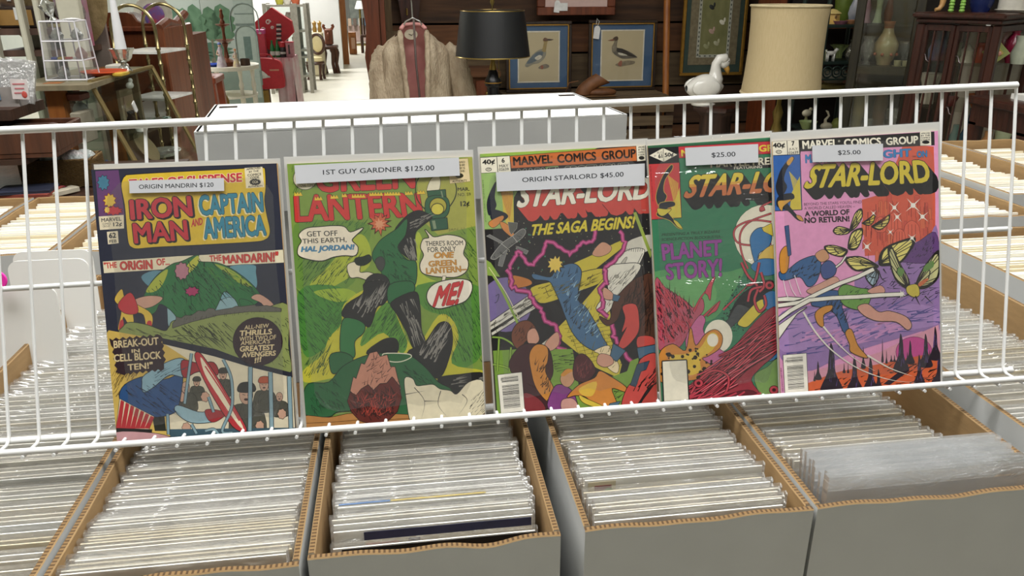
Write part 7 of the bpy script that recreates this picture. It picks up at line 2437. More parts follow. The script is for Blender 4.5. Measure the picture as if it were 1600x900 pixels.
for i, (c_, w_, d_, h_, lb) in enumerate((('8c7550', .13, .085, .009, 'thick tan book at the bottom of the small pile'), ('8a4034', .125, .08, .007, 'brick red book second from the bottom of the small pile'), ('262a3c', .115, .075, .007, 'navy book on top of the small pile'))):
    ob = thing('old_book', lb, 'book', (at(44, 306, 1.92).x, 1.925, bs+sum((.009, .007, .007)[:i])+.0005), (.05, -.08, .1)[i], 'old books in the brown cabinet')
    MB().box((0, 0, h_-.0015), (w_, d_, .003), M(c_, .6)).box((0, 0, .0015), (w_, d_, .003), M(c_, .6)).box((-w_/2+.0015, 0, h_/2), (.003, d_, h_), M(c_, .6)).build('cover', ob)
    MB().box((.002, 0, h_/2), (w_-.006, d_-.004, h_-.003), mat('old_pages', 'b4a684', .8)).build('pages', ob)
for i, (c_, x) in enumerate((('b8405c', .20), ('b3aa96', .24))):
    ob = thing('slim_book', ('slim pink red book leaning beside the small pile', 'slim pale book leaning beside the small pile')[i], 'book', (at(74+i*16, 305, 1.92).x, 1.935, bs+.001), -.6, 'old books in the brown cabinet')
    MB().box((0, 0, .007), (.03, .085, .013), M(c_, .6), ch=.002).build('cover', ob)
    MB().box((0, -.001, .007), (.026, .087, .009), mat('old_pages', 'b4a684', .8)).build('pages', ob)

# brown wooden hutch back with scroll-cut top
GY_ = 3.75
a, b = at(143, 100, GY_), at(292, 100, GY_)
k = mpp(at(220, 100, GY_))
zt = at(240, 24, GY_).z
hb = thing('wooden_hutch', 'large red brown wooden hutch with a scroll cut top rail and a lace edged shelf', 'furniture', ((a.x+b.x)/2, GY_, 0))
W_ = b.x-a.x
o = [(-W_/2, 0), (W_/2, 0), (W_/2, zt-.03), (W_*.36, zt-.03), (W_*.33, zt-.012), (W_*.30, zt-.03), (W_*.1, zt-.034), (W_*.04, zt-.024), (0, zt+.004), (-W_*.05, zt+.012), (-W_*.36, zt+.012), (-W_*.40, zt-.01), (-W_*.42, zt-.04), (-W_*.5, zt-.045)]
MB().prism(o, .0, .03, wood('hutch_wood', '6e3818', '572a10', 2.5, .4)).build('back_panel', hb)
MB().box((0, -.012, zt-.055), (W_, .03, .022), redwood, ch=.004).build('top_rail', hb)
for x in (-W_/2-.02, W_/2+.02):
    MB().box((x, -.2, (zt-.03)/2), (.035, .46, zt-.03), wood('hutch_side_wood', '7d4526', '5f3018', 2.5, .4), ch=.006).build('side_panel', hb)
    MB().tube([(x, -.43, zt-.035), (x, -.30, zt-.015), (x, -.18, zt-.03), (x, .0, zt+.005)], .018, redwood, 8).build('scroll_cap', hb)
sz_ = at(260, 143, GY_-.3).z
MB().box((0, -.2, sz_-.09), (W_, .42, .025), redwood).build('shelf', hb)
MB().box((0, -.2, (sz_-.1)/2), (W_, .40, sz_-.12), mahog).build('lower_body', hb)
lace = MB()
lw_ = W_*.46
lx = W_*.26
lace.box((lx, -.22, sz_-.073), (lw_, .40, .006), mat('white_lace_cloth', 'd5d3cd', .8, var=.08, scale=60))
n = 15
for i in range(n):
    lace.lathe([(0, 0), (lw_/n*.52, 0), (lw_/n*.52, .004), (0, .004)], mat('white_lace_cloth', 'd5d3cd', .8, var=.08, scale=60), 12, R=rotm(rx=pi/2), loc=(lx-lw_/2+lw_*(i+.5)/n, -.424, sz_-.108))
lace.box((lx, -.424, sz_-.09), (lw_, .005, .036), mat('white_lace_cloth', 'd5d3cd', .8, var=.08, scale=60))
tag(lace.build('lace_runner', loc=(hb.location.x, GY_, .0015)), 'white lace edged cloth on the shelf of the red brown hutch', 'cloth')
cp_ = at(236, 26, GY_+.2)
cpl = thing('painted_plate', 'bright painted plate standing behind the top of the red brown hutch', 'plate', (cp_.x, GY_+.25, zt-.09))
MB().lathe([(0, 0), (.05, 0), (.085, .012), (.083, .015), (.05, .004), (0, .004)], M('c4bfae', .3), 26, R=rotm(rx=pi/2-.2), loc=(0, 0, .085)).build('plate_rim', cpl)
MB().ell((0, -.012, .085), (.05, .004, .05), mat('painted_motif', 'b0463a', .4, second='3a5aa8', scale=24), 16, 8).build('painted_centre', cpl)
bk2 = thing('wooden_desk', 'plain wooden cabinet standing behind the scroll topped hutch', 'cabinet', (hb.location.x, GY_+.25, 0))
MB().box((0, 0, (zt-.09)/2), (W_*1.0, .4, zt-.092), redwood).build('body', bk2)
for i, u in enumerate((186, 205)):
    p = at(u, 22, GY_+.22)
    tag(MB().ell((0, 0, .05), (.06, .05, .05), mat('crinkled_cellophane', 'b2aaa6', .12, .2, second='7c7472', scale=40, bump=1, bscale=60)).build('cellophane_bundle', loc=(p.x, GY_+.22, zt-.09)), ('clear wrapped bundle behind the scroll topped hutch, nearer the white candle', 'clear wrapped bundle behind the scroll topped hutch, under the brass arch')[i], 'packet')

# brass arched plant stand
EY = 3.02
k = mpp(at(235, 60, EY))
et = thing('brass_etagere', 'arched brass bamboo style stand with white shelves before the red brown hutch', 'shelf', (at(240, 190, EY).x, EY, 0))
brs = mat('bamboo_brass', '8f825c', .25, .85, var=.1)
ztop = at(215, 3, EY).z
hw = .082
et.location.x = at(232, 190, EY).x
et.rotation_euler = (0, 0, -.26)
for dy in (0, .2):
    P, rs_ = [], []
    def put_(p, r):
        P.append(p)
        rs_.append(r)
    n_ = 26
    zs_ = ztop-hw-.02
    for sgn_ in (-1, 1):
        col_ = []
        for j in range(n_):
            z = zs_*j/n_
            for dz, r in ((-.006, .006), (-.003, .0085), (.003, .0085), (.006, .006)):
                if z+dz > 0:
                    col_.append(((sgn_*hw, dy, z+dz), r))
        if sgn_ == -1:
            for q in col_:
                put_(*q)
            for i in range(0, 15):
                put_((-hw*cos(pi*i/14), dy, zs_+.01+hw*sin(pi*i/14)), .006)
        else:
            for q in col_[::-1]:
                put_(*q)
    MB().tube(P, rs_, brs, 8).build('arch_frame', et)
for z in (at(240, 79, EY+.1).z, at(240, 150, EY+.1).z, .35):
    MB().box((0, .10, z), (2*hw-.01, .2, .008), mat('white_glass_shelf', 'd8d8d2', .25)).build('glass_shelf', et)

# painted folding screen
SY_ = 8.9
ms_sky = mat('mural_sky', 'a8b0a8', .8, second='98a49c', scale=2)
xs = [at(u, 60, SY_).x for u in (238, 320, 400)]
scr = thing('painted_screen', 'folding screen painted with green trees and pale arches behind the white table', 'screen', (xs[1], SY_, 0))
def mural(name, x0, x1, y0, y1, paint):
    W_ = math.hypot(x1-x0, y1-y0)
    ob = MB()
    ob.box((0, 0, 1.05), (W_, .03, 2.1), ms_sky)
    paint(ob, W_)
    o_ = ob.build(name, scr, ((x0+x1)/2-xs[1], (y0+y1)/2-SY_, 0), math.atan2(y1-y0, x1-x0))
g1, g2 = mat('mural_tree_green', '5f7f63', .85, second='47664c', scale=9), mat('mural_tree_dark', '3f5c50', .85, second='55735c', scale=9)
def pz_(v):
    return at(320, v, SY_).z
def trees(specs):
    def f(ob, W_):
        for x, v0, v1, w_, m_ in specs:
            P = []
            z0, z1 = pz_(v1), pz_(v0)
            for i in range(16):
                t = i/15
                P.append((x*W_+w_*sin(pi*t)**.6*(1+.2*sin(i*2.1)), z0+(z1-z0)*t))
            for i in range(16):
                t = 1-i/15
                P.append((x*W_-w_*sin(pi*t)**.6*(1+.2*sin(i*1.7)), z0+(z1-z0)*t))
            flat(ob, P, m_, -.0165)
            ob.box((x*W_, -.0165, z0-.12), (.02, .002, .3), mat('mural_trunk', '6b6a58', .85))
        ob.box((0, -.016, pz_(150)), (W_, .002, .5), mat('mural_ground', '7f8c80', .85, second='6a7a70', scale=4))
    return f
mural('screen_panel', xs[0], xs[1], SY_+.1, SY_, trees([(-.42, 16, 40, .12, g2), (-.05, 10, 45, .10, g2), (.15, 12, 72, .10, g1), (.36, 6, 75, .11, g1), (-.3, 60, 92, .2, g2), (.1, 70, 96, .25, g2)]))
def arches(ob, W_):
    trees([(-.36, 10, 66, .10, g1), (-.12, 6, 72, .12, g1), (-.4, 66, 96, .2, g2)])(ob, W_)
    ob.box((W_*.30, -.0168, pz_(55)), (W_*.36, .002, 1.3), mat('mural_building', '97a39a', .85, var=.05))
    ln = mat('mural_line', '6e7b74', .85)
    for v, w_, hgt in ((28, .14, .14), (58, .11, .5)):
        z = pz_(v)
        ob.tube([(W_*.30-w_, -.018, z-hgt), (W_*.30-w_, -.018, z)]+[(W_*.30-w_*cos(pi*i/8), -.018, z+w_*sin(pi*i/8)) for i in range(1, 8)]+[(W_*.30+w_, -.018, z), (W_*.30+w_, -.018, z-hgt)], .006, ln, 5)
    for v in (22, 38, 40):
        ob.box((W_*.30, -.018, pz_(v)), (W_*.36, .003, .01), ln)
    flat(ob, [(W_*.24, pz_(95)), (W_*.38, pz_(95)), (W_*.38, pz_(58)), (W_*.24, pz_(58))], mat('mural_doorway', '5c6f68', .85), -.018)
mural('screen_panel', xs[1], xs[2], SY_, SY_+.05, arches)

# white half round table with a fountain, figurines and a blue dish
TY = 8.0
tp0, tp1 = at(315, 104, TY), at(404, 100, TY)
wz = at(360, 101, TY).z
twx = (tp0.x+tp1.x)/2
tw_ = (tp1.x-tp0.x)/2
wt = thing('white_table', 'white painted table with turned legs and a lower shelf, before the painted screen', 'table', (twx, TY, 0))
half = [(tw_*cos(2*pi*i/17), tw_*1.25*sin(2*pi*i/17)) for i in range(17)]
mb = MB()
mb.add([(x, y_, z) for z in (wz-.035, wz) for x, y_ in half], [tuple(range(16, -1, -1)), tuple(range(17, 34))]+[(i, (i+1) % 17, (i+1) % 17+17, i+17) for i in range(17)], whitep)
mb.build('tabletop', wt)
zl = at(380, 146, TY).z
mb = MB()
mb.add([(x*.86, y_*.86, z) for z in (zl-.02, zl) for x, y_ in half], [tuple(range(16, -1, -1)), tuple(range(17, 34))]+[(i, (i+1) % 17, (i+1) % 17+17, i+17) for i in range(17)], whitep)
mb.build('lower_shelf', wt)
for x, y_ in ((-tw_*.78, -.05), (tw_*.78, -.05), (-tw_*.4, -tw_*.5), (tw_*.4, -tw_*.5)):
    MB().lathe([(.018, 0), (.022, .05), (.016, .2), (.024, zl-.04), (.016, zl+.04), (.024, zl+.09), (.014, (zl+wz)/2), (.02, wz-.07), (.026, wz-.022)], whitep, 12, loc=(x, y_, 0)).build('leg', wt)
k = mpp(at(360, 100, TY))
fx = at(357, 100, TY).x
brz = mat('bronze_brown', '6b3a22', .35, .3, var=.2)
fn = thing('tiered_fountain', 'small brown tiered fountain on the white table', 'fountain', (fx+.02, TY-.14, wz))
MB().lathe([(0, 0), (11*k, 0), (11*k, 6*k), (8*k, 9*k), (4*k, 12*k), (3*k, 20*k)], brz, 20).build('pedestal', fn)
MB().lathe([(0, 33*k), (4*k, 33*k), (13*k, 38*k), (14.5*k, 39*k), (13*k, 39*k), (0, 36*k)], brz, 24).build('lower_basin', fn)
MB().lathe([(3*k, 20*k), (2.4*k, 26*k), (5*k, 33*k)], brz, 14).build('stem', fn)
MB().lathe([(2.4*k, 38*k), (2*k, 50*k), (3*k, 57*k), (10*k, 60*k), (11*k, 61*k), (9*k, 61.5*k), (0, 59*k)], brz, 22).build('upper_basin', fn)
MB().lathe([(3*k, 60*k), (4*k, 64*k), (2*k, 68*k), (3.5*k, 72*k), (2*k, 77*k), (2.4*k, 81*k), (0, 84*k)], brz, 14).build('finial', fn)
def lady(u, label, h_, c1, hair):
    p = at(u, 101, TY-.2)
    t = thing('china_figurine', label, 'figurine', (p.x, TY-.24, wz))
    MB().lathe([(0, 0), (7*k*h_, 0), (6.4*k*h_, 4*k*h_), (4.5*k*h_, 12*k*h_), (2.6*k*h_, 18*k*h_), (3.4*k*h_, 23*k*h_), (1.4*k*h_, 27*k*h_)], mat('figurine_dress_'+c1, c1, .3, second='a3909c', scale=30), 16).build('dress', t)
    MB().ell((0, 0, 29*k*h_), (2.2*k*h_, 2.2*k*h_, 2.6*k*h_), M('c9a58e', .4), 12, 8).build('head', t)
    MB().ell((0, .3*k, 30.4*k*h_), (2.6*k*h_, 2.6*k*h_, 2.4*k*h_), M(hair, .5), 12, 8).build('hair', t)
    MB().tube([(-3*k*h_, 0, 22*k*h_), (-4.5*k*h_, -2*k*h_, 17*k*h_), (-1*k*h_, -3.5*k*h_, 16*k*h_)], 1.0*k*h_, M('c9a58e', .4), 6).build('arm', t)
lady(348, 'larger china lady figurine with a blue bonnet on the white table', 1.1, 'cbc6c8', '5a6aa0')
lady(371, 'smaller china figurine with a yellow skirt on the white table', .82, 'cdbf86', 'b0764a')
p = at(331, 101, TY-.2)
tag(MB().lathe([(0, 0), (9*k, 0), (14*k, 4*k), (13*k, 4.4*k), (8*k, 1.4*k), (0, 1.2*k)], M('1f3fa0', .25), 24, wob=.05, lobes=8).build('blue_dish', loc=(p.x+.02, TY-.16, wz)), 'bright blue glass dish at the edge of the white table', 'dish')
p = at(384, 101, TY-.1)
tag(MB().lathe([(0, 0), (7.5*k, 0), (7.5*k, 10*k), (6.5*k, 10*k), (6.5*k, 2*k), (0, 2*k)], wood('trinket_brown', '5b4432', '37281c', 4, .5), 16).build('brown_basket', loc=(p.x-.005, TY-.09, wz)), 'small round brown basket at the end of the white table', 'basket')

# red stool and gilt milk can beyond the hutch
p = at(318, 122, 6.4)
rs = thing('wooden_stool', 'orange red wooden stool beside the red brown hutch', 'stool', (p.x-.05, 6.4, 0))
rz_ = at(310, 118, 6.4).z
rw = mat('orange_red_wood', '8d4226', .45, var=.12, scale=4, stretch=(1, 1, 6))
MB().box((0, 0, rz_-.025), (.34, .34, .05), rw, ch=.008).build('seat', rs)
for sx in (-1, 1):
    for sy in (-1, 1):
        MB().hexa([(sx*.17-.025, sy*.15-.025, 0), (sx*.17+.025, sy*.15-.025, 0), (sx*.17+.025, sy*.15+.025, 0), (sx*.17-.025, sy*.15+.025, 0), (sx*.13-.03, sy*.13-.03, rz_-.05), (sx*.13+.03, sy*.13-.03, rz_-.05), (sx*.13+.03, sy*.13+.03, rz_-.05), (sx*.13-.03, sy*.13+.03, rz_-.05)], rw).build('leg', rs)
MB().box((0, -.15, rz_*.55), (.26, .025, .04), rw).build('stretcher', rs)
p = at(347, 178, 6.9)
k = mpp(p)
mc = thing('milk_can', 'gilt milk can with a red top, on the floor beyond the white table', 'can', (p.x, 6.9, 0))
cz0 = at(347, 178, 6.9).z
m_can = mat('gilt_can', 'a8843c', .25, .8, var=.1)
MB().lathe([(0, 0), (14*k, 0), (14*k, cz0), (13.5*k, cz0+20*k), (11*k, cz0+27*k), (8*k, cz0+30*k)], m_can, 24).build('can_body', mc)
MB().lathe([(8*k, cz0+29*k), (7*k, cz0+32*k), (9.5*k, cz0+37*k), (9*k, cz0+38*k), (5*k, cz0+36*k), (0, cz0+35*k)], M('a8202c', .4), 20).build('red_top', mc)

# red collection beyond the screen
RY_ = 9.6
def RP(u, v, y=RY_):
    return at(u, v, y)
crz = RP(440, 88).z
tl = thing('draped_table', 'table draped in pink plastic under the red and pink things', 'table', (RP(438, 100).x, RY_, 0))
k = mpp(RP(440, 100))
tx0, tx1 = RP(396, 110).x-tl.location.x, RP(462, 110).x-tl.location.x
MB().box(((tx0+tx1)/2, 0, crz-.02), (tx1-tx0, .5, .04), mat('pink_cloth', 'c0808e', .5)).build('tabletop', tl)
m_drape = mat('pink_drape', 'c98e98', .35, second='d5c6c8', scale=5, bump=.3, bscale=8)
MB().grid(lambda s_, t: (tx0+(tx1-tx0)*(.62+.40*s_), -.26-.012*sin(14*s_)-.03*t, crz-.0-(crz-.02)*t), 22, 10, m_drape).grid(lambda s_, t: (tx1+.012*sin(14*s_)+.03*t, -.26+.5*s_, crz-(crz-.02)*t), 14, 10, m_drape).build('hanging_drape', tl, smooth=180)
for x in (tx0+.04, tx1-.04):
    for y_ in (-.2, .2):
        MB().box((x, y_, (crz-.04)/2), (.04, .04, crz-.04), mahog).build('leg', tl)
redm, red2 = mat('bright_red_cloth', 'b5202c', .5, var=.08), mat('coral_red', 'c2384a', .5, var=.08)
p = RP(424, 76)
px1 = thing('red_cushion', 'big red diamond shaped cushion with white script like swirls, above the pink drape', 'cushion', (RP(421, 42).x, RY_+.16, RP(420, 84).z))
hgt = RP(420, 12).z-RP(420, 84).z
MB().prism([(0, 0), (hgt*.5, hgt*.45), (hgt*.47, hgt*.7), (hgt*.05, hgt), (-hgt*.45, hgt*.6), (-.4*hgt, .3*hgt)], -.05, .05, redm).build('cushion_body', px1)
mb = MB()
for (x, z, r_) in ((-.05, .68, .06), (.03, .56, .035), (-.18, .52, .05)):
    mb.tube([(hgt*(x+r_*cos(i*.6)*(1-i/18)), -.053, hgt*(z+r_*sin(i*.6)*(1-i/18))) for i in range(13)], .008, mat('white_print', 'd8c9c6', .5), 5)
mb.build('white_swirl', px1)
mb = MB()
for i in range(4):
    mb.box((hgt*.15+.005*i, -.053, hgt*(.28+.10*i)), (.06, .006, .02), mat('black_white_print', '2c2426', .5)).box((hgt*.15+.005*i, -.054, hgt*(.325+.10*i)), (.05, .006, .018), mat('white_print', 'd8c9c6', .5))
mb.build('striped_motif', px1)
bkst = thing('display_rack', 'dark display rack behind the red cushion and the pink bag', 'rack', (RP(425, 80).x, RY_+.32, 0))
MB().box((-.03, 0, crz+.0), (.34, .03, .5), wood('rack_grey', '6b6258', '4a433b', 2, .6)).build('back_board', bkst)
MB().box((0, -.08, RP(420, 84).z-.012), (.34, .2, .02), mahog).build('ledge', bkst)
for x in (-.14, .12):
    MB().box((x, 0, (crz-.3)/2), (.04, .04, crz-.3), mahog).build('leg', bkst)
p = RP(406, 87)
pbg = thing('pink_bag', 'tall pink paper bag with shiny bows, standing on the pink draped table', 'bag', (RP(407, 87).x, RY_-.05, crz))
bgh = RP(406, 45).z-crz
MB().box((0, 0, bgh*.46), (.17, .10, bgh*.92), red2, ch=.006).build('bag_body', pbg)
MB().box((0, -.002, bgh*.91), (.175, .105, bgh*.16), mat('hot_pink_band', 'c44a86', .4), ch=.004).build('top_band', pbg)
for x in (-.02, .04):
    MB().ell((x, -.056, bgh*.86), (.018, .006, .012), mat('shiny_bow', 'd8b8c4', .2), 10, 6).build('bow', pbg)
for i, (u, lb) in enumerate(((429, 'green glass bottle with a white label, nearer the pink bag'), (437, 'green glass bottle with a white label, nearer the pink box'))):
    p = RP(u, 86)
    k2 = mpp(p)
    bt_ = thing('green_bottle', lb, 'bottle', (p.x, RY_-.12, crz), 0, 'green bottles on the draped table')
    MB().lathe([(0, 0), (3.6*k2, 0), (3.8*k2, 12*k2), (3*k2, 16*k2), (1.5*k2, 21*k2), (1.6*k2, 25*k2), (0, 25*k2)], M('1e6a34', .2), 14).build('glass_body', bt_)
    MB().lathe([(3.85*k2, 3*k2), (3.95*k2, 3*k2), (3.95*k2, 9*k2), (3.85*k2, 9*k2)], M('cfd2cc', .5), 14).build('paper_label', bt_)
p = RP(445, 86)
k2 = mpp(p)
rb = thing('red_capped_bottle', 'dark bottle with a red cap and a white band on the draped table', 'bottle', (p.x, RY_-.12, crz))
MB().lathe([(0, 0), (4.5*k2, 0), (4.5*k2, 12*k2), (3.6*k2, 15*k2)], M('2a2024', .3), 14).build('bottle_body', rb)
MB().lathe([(4.55*k2, 5*k2), (4.7*k2, 5*k2), (4.7*k2, 8*k2), (4.55*k2, 8*k2)], M('c9c6c2', .5), 14).build('white_band', rb)
MB().lathe([(3.8*k2, 15*k2), (4.4*k2, 17*k2), (4*k2, 22*k2), (0, 23*k2)], M('b01f2a', .35), 14).build('cap', rb)
p = RP(456, 84)
pkx = thing('pink_box', 'pale pink box with a slit window at the end of the draped table', 'box', (p.x, RY_-.1, crz))
MB().box((0, 0, .08), (.085, .08, .16), mat('pale_pink_card', 'b88088', .5), ch=.004).build('box_body', pkx)
MB().box((-.008, -.042, .085), (.018, .004, .10), M('4a3a3c', .5)).build('slit_window', pkx)
MB().box((0, 0, .163), (.088, .083, .008), red2).build('lid', pkx)
p = RP(424, 137, RY_-.4)
rch = thing('red_bag', 'large red bag printed with a small black and white picture, hung before the draped table', 'bag', (RP(424, 137, RY_-.35).x-.01, RY_-.36, RP(424, 136, RY_-.35).z))
rh = RP(424, 92, RY_-.35).z-rch.location.z
MB().prism(csm([(-.19, 0), (.12, -.01), (.165, .04), (.16, rh*.5), (.12, rh*.95), (-.14, rh), (-.18, rh*.5)], 5), -.04, .04, redm).build('bag_body', rch)
mb = MB()
mb.prism(csm([(-.15, rh*.35), (-.11, rh*.34), (-.09, rh*.6), (-.12, rh*.72), (-.14, rh*.6)]), -.044, -.04, M('2a2426', .5))
mb.prism(csm([(-.10, rh*.34), (-.0, rh*.38), (-.06, rh*.6), (-.09, rh*.55)]), -.045, -.04, M('cfcac4', .5))
mb.prism([(-.17, rh*.32), (.02, rh*.36), (.01, rh*.42), (-.17, rh*.38)], -.0455, -.04, M('c4bfb8', .5))
mb.box((.07, -.042, rh*.62), (.10, .004, .016), M('c98a72', .5))
mb.build('printed_picture', rch)
MB().tube([(-.10, -.03, rh-.01), (-.06, -.03, rh+.05), (.04, -.03, rh+.05), (.08, -.03, rh-.01)], .008, redm, 6).build('strap', rch)
MB().lathe([(0, -rch.location.z), (.09, -rch.location.z), (.08, -.03), (0, -.03)], M('8f7020', .5), 14, loc=(-.1, .0, 0)).build('yellow_stand', rch)

# plastic and floral bundle, then metal glass cabinet
gy = 12.6
gx = at(453, 70, gy)
k = mpp(gx)
gc = thing('metal_cabinet', 'tall grey metal framed glass cabinet holding a small lamp, beside the cream chair', 'cabinet', (gx.x, gy, 0))
zt_ = at(453, 5, gy).z
gxl, gxr = at(419, 40, gy).x-gx.x, at(481, 40, gy).x-gx.x
mgr = mat('grey_metal_frame', '8d897e', .4, .5)
for x in (gxl, gxl+(gxr-gxl)*.72, gxr):
    for y_ in (-.2, .2):
        MB().box((x, y_, zt_/2), (.05 if x != gxl+(gxr-gxl)*.72 else .10, .04, zt_), mgr).build('post', gc)
for z in (.25, .62, zt_-.75, zt_-.38, zt_-.03):
    MB().box(((gxl+gxr)/2, 0, z), (gxr-gxl, .42, .03), mgr).build('shelf', gc)
MB().box(((gxl+gxr)/2, -.21, zt_/2+.1), (gxr-gxl-.06, .004, zt_-.3), glassm).build('glass_front', gc)
p = at(455, 38, gy)
tl_ = thing('small_lamp', 'small lamp with a red and white patterned shade in the metal cabinet', 'lamp', (p.x, gy, zt_-.365))
MB().lathe([(.03, 0), (.035, .02), (.012, .05), (.012, .12)], M('5a6a58', .4), 12).build('base', tl_)
MB().lathe([(.10, .10), (.10, .11), (.06, .24), (.055, .24), (.095, .10)], mat('patterned_shade', 'd5cfc8', .6, second='b0443c', scale=14), 20).build('lamp_shade', tl_)
for i, (u, z, c_, r_, h_) in enumerate(((433, -.365, '6e7a3a', .06, .14), (444, -.735, '3a2a22', .08, .24), (459, -.735, '8a6a34', .05, .26), (432, -.735, '4c3a2a', .06, .18))):
    p = at(u, 50, gy)
    lathe_thing('cabinet_ornament', ('olive green pot beside the small patterned lamp', 'dark brown vase in the metal cabinet', 'gold ornament in the metal cabinet below the small lamp', 'dull brown jar in the metal cabinet')[i], 'ornament', (p.x, gy-.02, zt_+z), [(0, 0), (r_*.7, 0), (r_, h_*.4), (r_*.6, h_*.8), (r_*.7, h_)], M(c_, .4))
for i, (u, c_) in enumerate(((437, 'a9a440'), (449, 'c9c4b8'), (462, 'b05a3c'))):
    p = at(u, 4, gy)
    lathe_thing('cabinet_top_ornament', ('yellow green pot on top of the metal cabinet', 'white pot on top of the metal cabinet', 'orange pot on top of the metal cabinet')[i], 'pot', (p.x, gy, zt_-.015), [(0, 0), (.05, 0), (.07, .08), (.05, .16)], M(c_, .4))

# white wall block, cream chair, carved box on a dark table
wy = 16.0
wx0, wx1 = at(395, 50, wy).x, at(533, 60, wy).x
struct('wall_partition', MB().box(((wx0+wx1)/2, wy+.1, 1.6), (wx1-wx0, .2, 3.2), m_white_wall))
cy = 14.3
cx_ = at(495, 110, cy)
k = mpp(cx_)
cream = mat('cream_upholstery', 'd3c496', .7, var=.05)
chw = wood('chair_walnut', '4f2e1c', '351d10', 4, .4)
ch = thing('upholstered_chair', 'cream oval back chair with dark carved frame, near the white wall', 'chair', (cx_.x, cy, 0), -.25)
sh_ = at(497, 90, cy).z
top_ = at(497, 57, cy).z
w2 = 11.5*k
MB().lathe([(0, -.03), (w2*1.05, -.03), (w2*1.1, .0), (w2, .05), (0, .07)], cream, 20, loc=(0, -.06, sh_-.04), sy=.9).build('seat', ch)
MB().tube([(w2*1.06*cos(2*pi*i/20), -.06+w2*.96*sin(2*pi*i/20), sh_-.08) for i in range(20)], .03, chw, 8, closed=True).build('seat_frame', ch)
oc = (sh_+top_)/2+.04
MB().ell((0, .14, oc), (w2*.82, .04, (top_-sh_)*.40), cream, 18, 12).build('backrest', ch)
MB().tube([(w2*.92*cos(2*pi*i/24), .14, oc+(top_-sh_)*.46*sin(2*pi*i/24)) for i in range(24)], .026, chw, 8, closed=True).build('back_frame', ch)
for x, y_, f in ((-.8, -.75, -1), (.8, -.75, -1), (-.75, .6, 1), (.75, .6, 1)):
    MB().tube([(x*w2, y_*w2-.02, sh_-.08), (x*w2*1.12, y_*w2*1.08-.02, sh_*.7), (x*w2*.98, y_*w2-.02, sh_*.3), (x*w2*1.1, y_*w2*1.15-.02, 0)], [.035, .03, .022, .028], chw, 8).build('leg', ch)
ty = 15.4
tq = at(515, 71, ty)
k = mpp(tq)
dt = thing('hall_table', 'dark table with curved legs against the white wall, carved box on it', 'table', (tq.x, ty, 0))
MB().box((0, 0, tq.z-.03), (24*k, .4, .06), chw, ch=.01).build('top', dt)
for x in (-9*k, 4*k, 9.5*k):
    MB().tube([(x, -.15, tq.z-.06), (x+2*k, -.17, tq.z*.75), (x, -.15, tq.z*.35), (x+2.5*k, -.18, 0)], [.05, .045, .03, .035], chw, 8).build('leg', dt)
cb = thing('carved_box', 'red brown carved wooden box on the dark curved leg table', 'box', (tq.x, ty, tq.z))
MB().box((0, 0, 13*k), (12*k, .22, 24*k), wood('carved_red_wood', '7a3f22', '4a2413', 6, .5), ch=.02).build('box_body', cb)
for x in (-5*k, 5*k):
    MB().tube([(x, 0, 24*k), (x*1.5, 0, 28*k), (x*1.2, 0, 31*k)], .03, redwood, 6).build('horn_finial', cb)
MB().ell((0, -.12, 14*k), (3*k, .03, 6*k), redwood, 12, 8).build('carved_boss', cb)
p = at(488, 75, 15.0)
k = mpp(p)
cs = thing('cream_cabinet', 'tall cream painted cabinet behind the oval back chair, gilt things on it', 'cabinet', (at(494, 80, 15).x, 15.0, 0))
ct_ = at(494, 50, 15.0).z
MB().box((0, 0, ct_/2), (24*k, .4, ct_), mat('cream_paint', 'cfc4a2', .6, var=.05), ch=.02).build('body', cs)
MB().box((9*k, -.21, ct_-.2), (3*k, .02, .25), M('c87a5c', .6)).build('orange_ticket', cs)
for i, u in enumerate((484, 492, 500)):
    p = at(u, 50, 14.95)
    lathe_thing('gilt_ornament', ('gilt ornament on the cream cabinet, nearest the metal cabinet', 'gilt ornament on the middle of the cream cabinet', 'gilt ornament on the cream cabinet, nearest the carved box')[i], 'ornament', (p.x, 14.95, ct_), [(0, 0), (.03, 0), (.042, .05), (.025, .10), (.04, .16), (0, .2)], M('a8803a', .35))

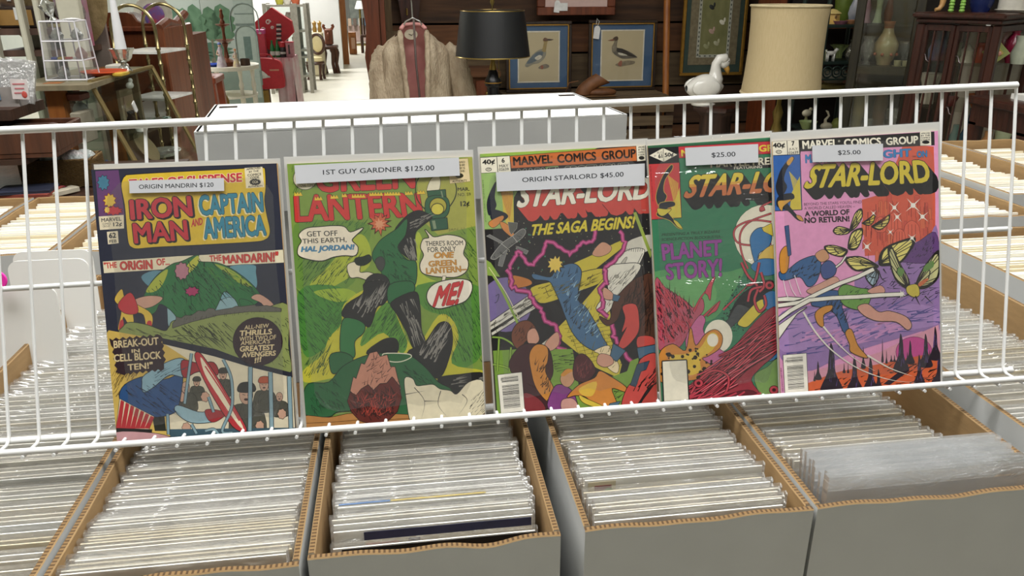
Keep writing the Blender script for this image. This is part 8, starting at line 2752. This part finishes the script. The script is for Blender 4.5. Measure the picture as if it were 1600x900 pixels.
# things down the aisle
def slabthing(name, label, cat, u0, v0, u1, v1, y, d, m, foot=True):
    a, b = at(u0, v1, y), at(u1, v1, y)
    zt = at((u0+u1)/2, v0, y).z
    t = thing(name, label, cat, ((a.x+b.x)/2, y, 0))
    MB().box((0, d/2, zt/2), (b.x-a.x, d, zt), m, ch=.01).build('body', t)
    return t, b.x-a.x, zt
t, W_, H_ = slabthing('folding_screen', 'orange wooden folding screen panel at the edge of the white wall', 'screen', 530, -10, 545, 85, 17.0, .06, mat('peach_paper_panel', 'b9957c', .7, second='a97f66', scale=3))
MB().box((0, -.02, H_-.7), (W_, .03, 1.4), orangewood).build('upper_panel', t)
MB().box((-W_/2-.05, -.03, H_/2), (.09, .05, H_), wood('dark_edge', '3c3128', '2a211a', 3, .6)).build('dark_stile', t)
t, W_, H_ = slabthing('easel_frame', 'orange brown wooden easel frame standing in the far aisle', 'easel', 546, 50, 558, 82, 19.5, .05, orangewood)
MB().box((W_*.1, -.03, H_*.5), (W_*.5, .03, H_*.5), mat('peach_paper_panel', 'b9957c', .7, second='a97f66', scale=3)).build('canvas', t)
t, W_, H_ = slabthing('far_counter', 'pale pinkish counter of small goods at the far end of the aisle', 'counter', 545, 40, 585, 66, 24.0, .6, mat('pinkish_counter', 'c4aaa2', .6, second='8c7870', scale=2.5))
for i in range(5):
    MB().box((-W_/2+W_*(i+.5)/5, -.05, H_+.1), (W_*.12, .2, .2), M(('b7a08c', '6b5a50', 'c9c2bc', '4c6a80', '8a5a4a')[i], .6)).build('goods', t)
t, W_, H_ = slabthing('tall_shelf', 'tall pale lattice shelf far down the aisle', 'shelf', 548, -20, 572, 45, 25.5, .4, mat('pale_lattice_shelf', 'a9aea8', .7, second='7a837e', scale=6))
fl = at(562, 14, 22.5)
fls = thing('standing_lamp', 'far standing lamp with a pleated white shade', 'lamp', (fl.x, 22.5, 0))
k = mpp(fl)
MB().lathe([(7.5*k, 0), (7.6*k, .02), (3.5*k, 12*k), (3.3*k, 12*k), (7.3*k, 0)], mat('white_pleated_shade', 'd5d5d2', .7, var=.05), 24, loc=(0, 0, fl.z), wob=.04, lobes=12).build('lamp_shade', fls)
MB().lathe([(.2, 0), (.2, .03), (.03, .06), (.03, fl.z), (.0, fl.z+10*k)], brass, 12).build('pole', fls)
fc = at(572, 66, 20.0)
k = mpp(fc)
fch = thing('wooden_chair', 'small dark wooden chair far down the aisle', 'chair', (fc.x, 20.0, 0))
hs = at(572, 56, 20).z
MB().box((0, 0, hs), (14*k, .4, .05), chw).build('seat', fch)
for x in (-6*k, 6*k):
    for y_ in (-.17, .17):
        MB().cyl((x, y_, 0), (x, y_, hs), .03, .03, chw, 8).build('leg', fch)
for i in range(4):
    MB().cyl((-6*k+4*k*i, .18, hs), (-6*k+4*k*i, .18, hs+.4), .02, .02, chw, 6).build('back_spindle', fch)
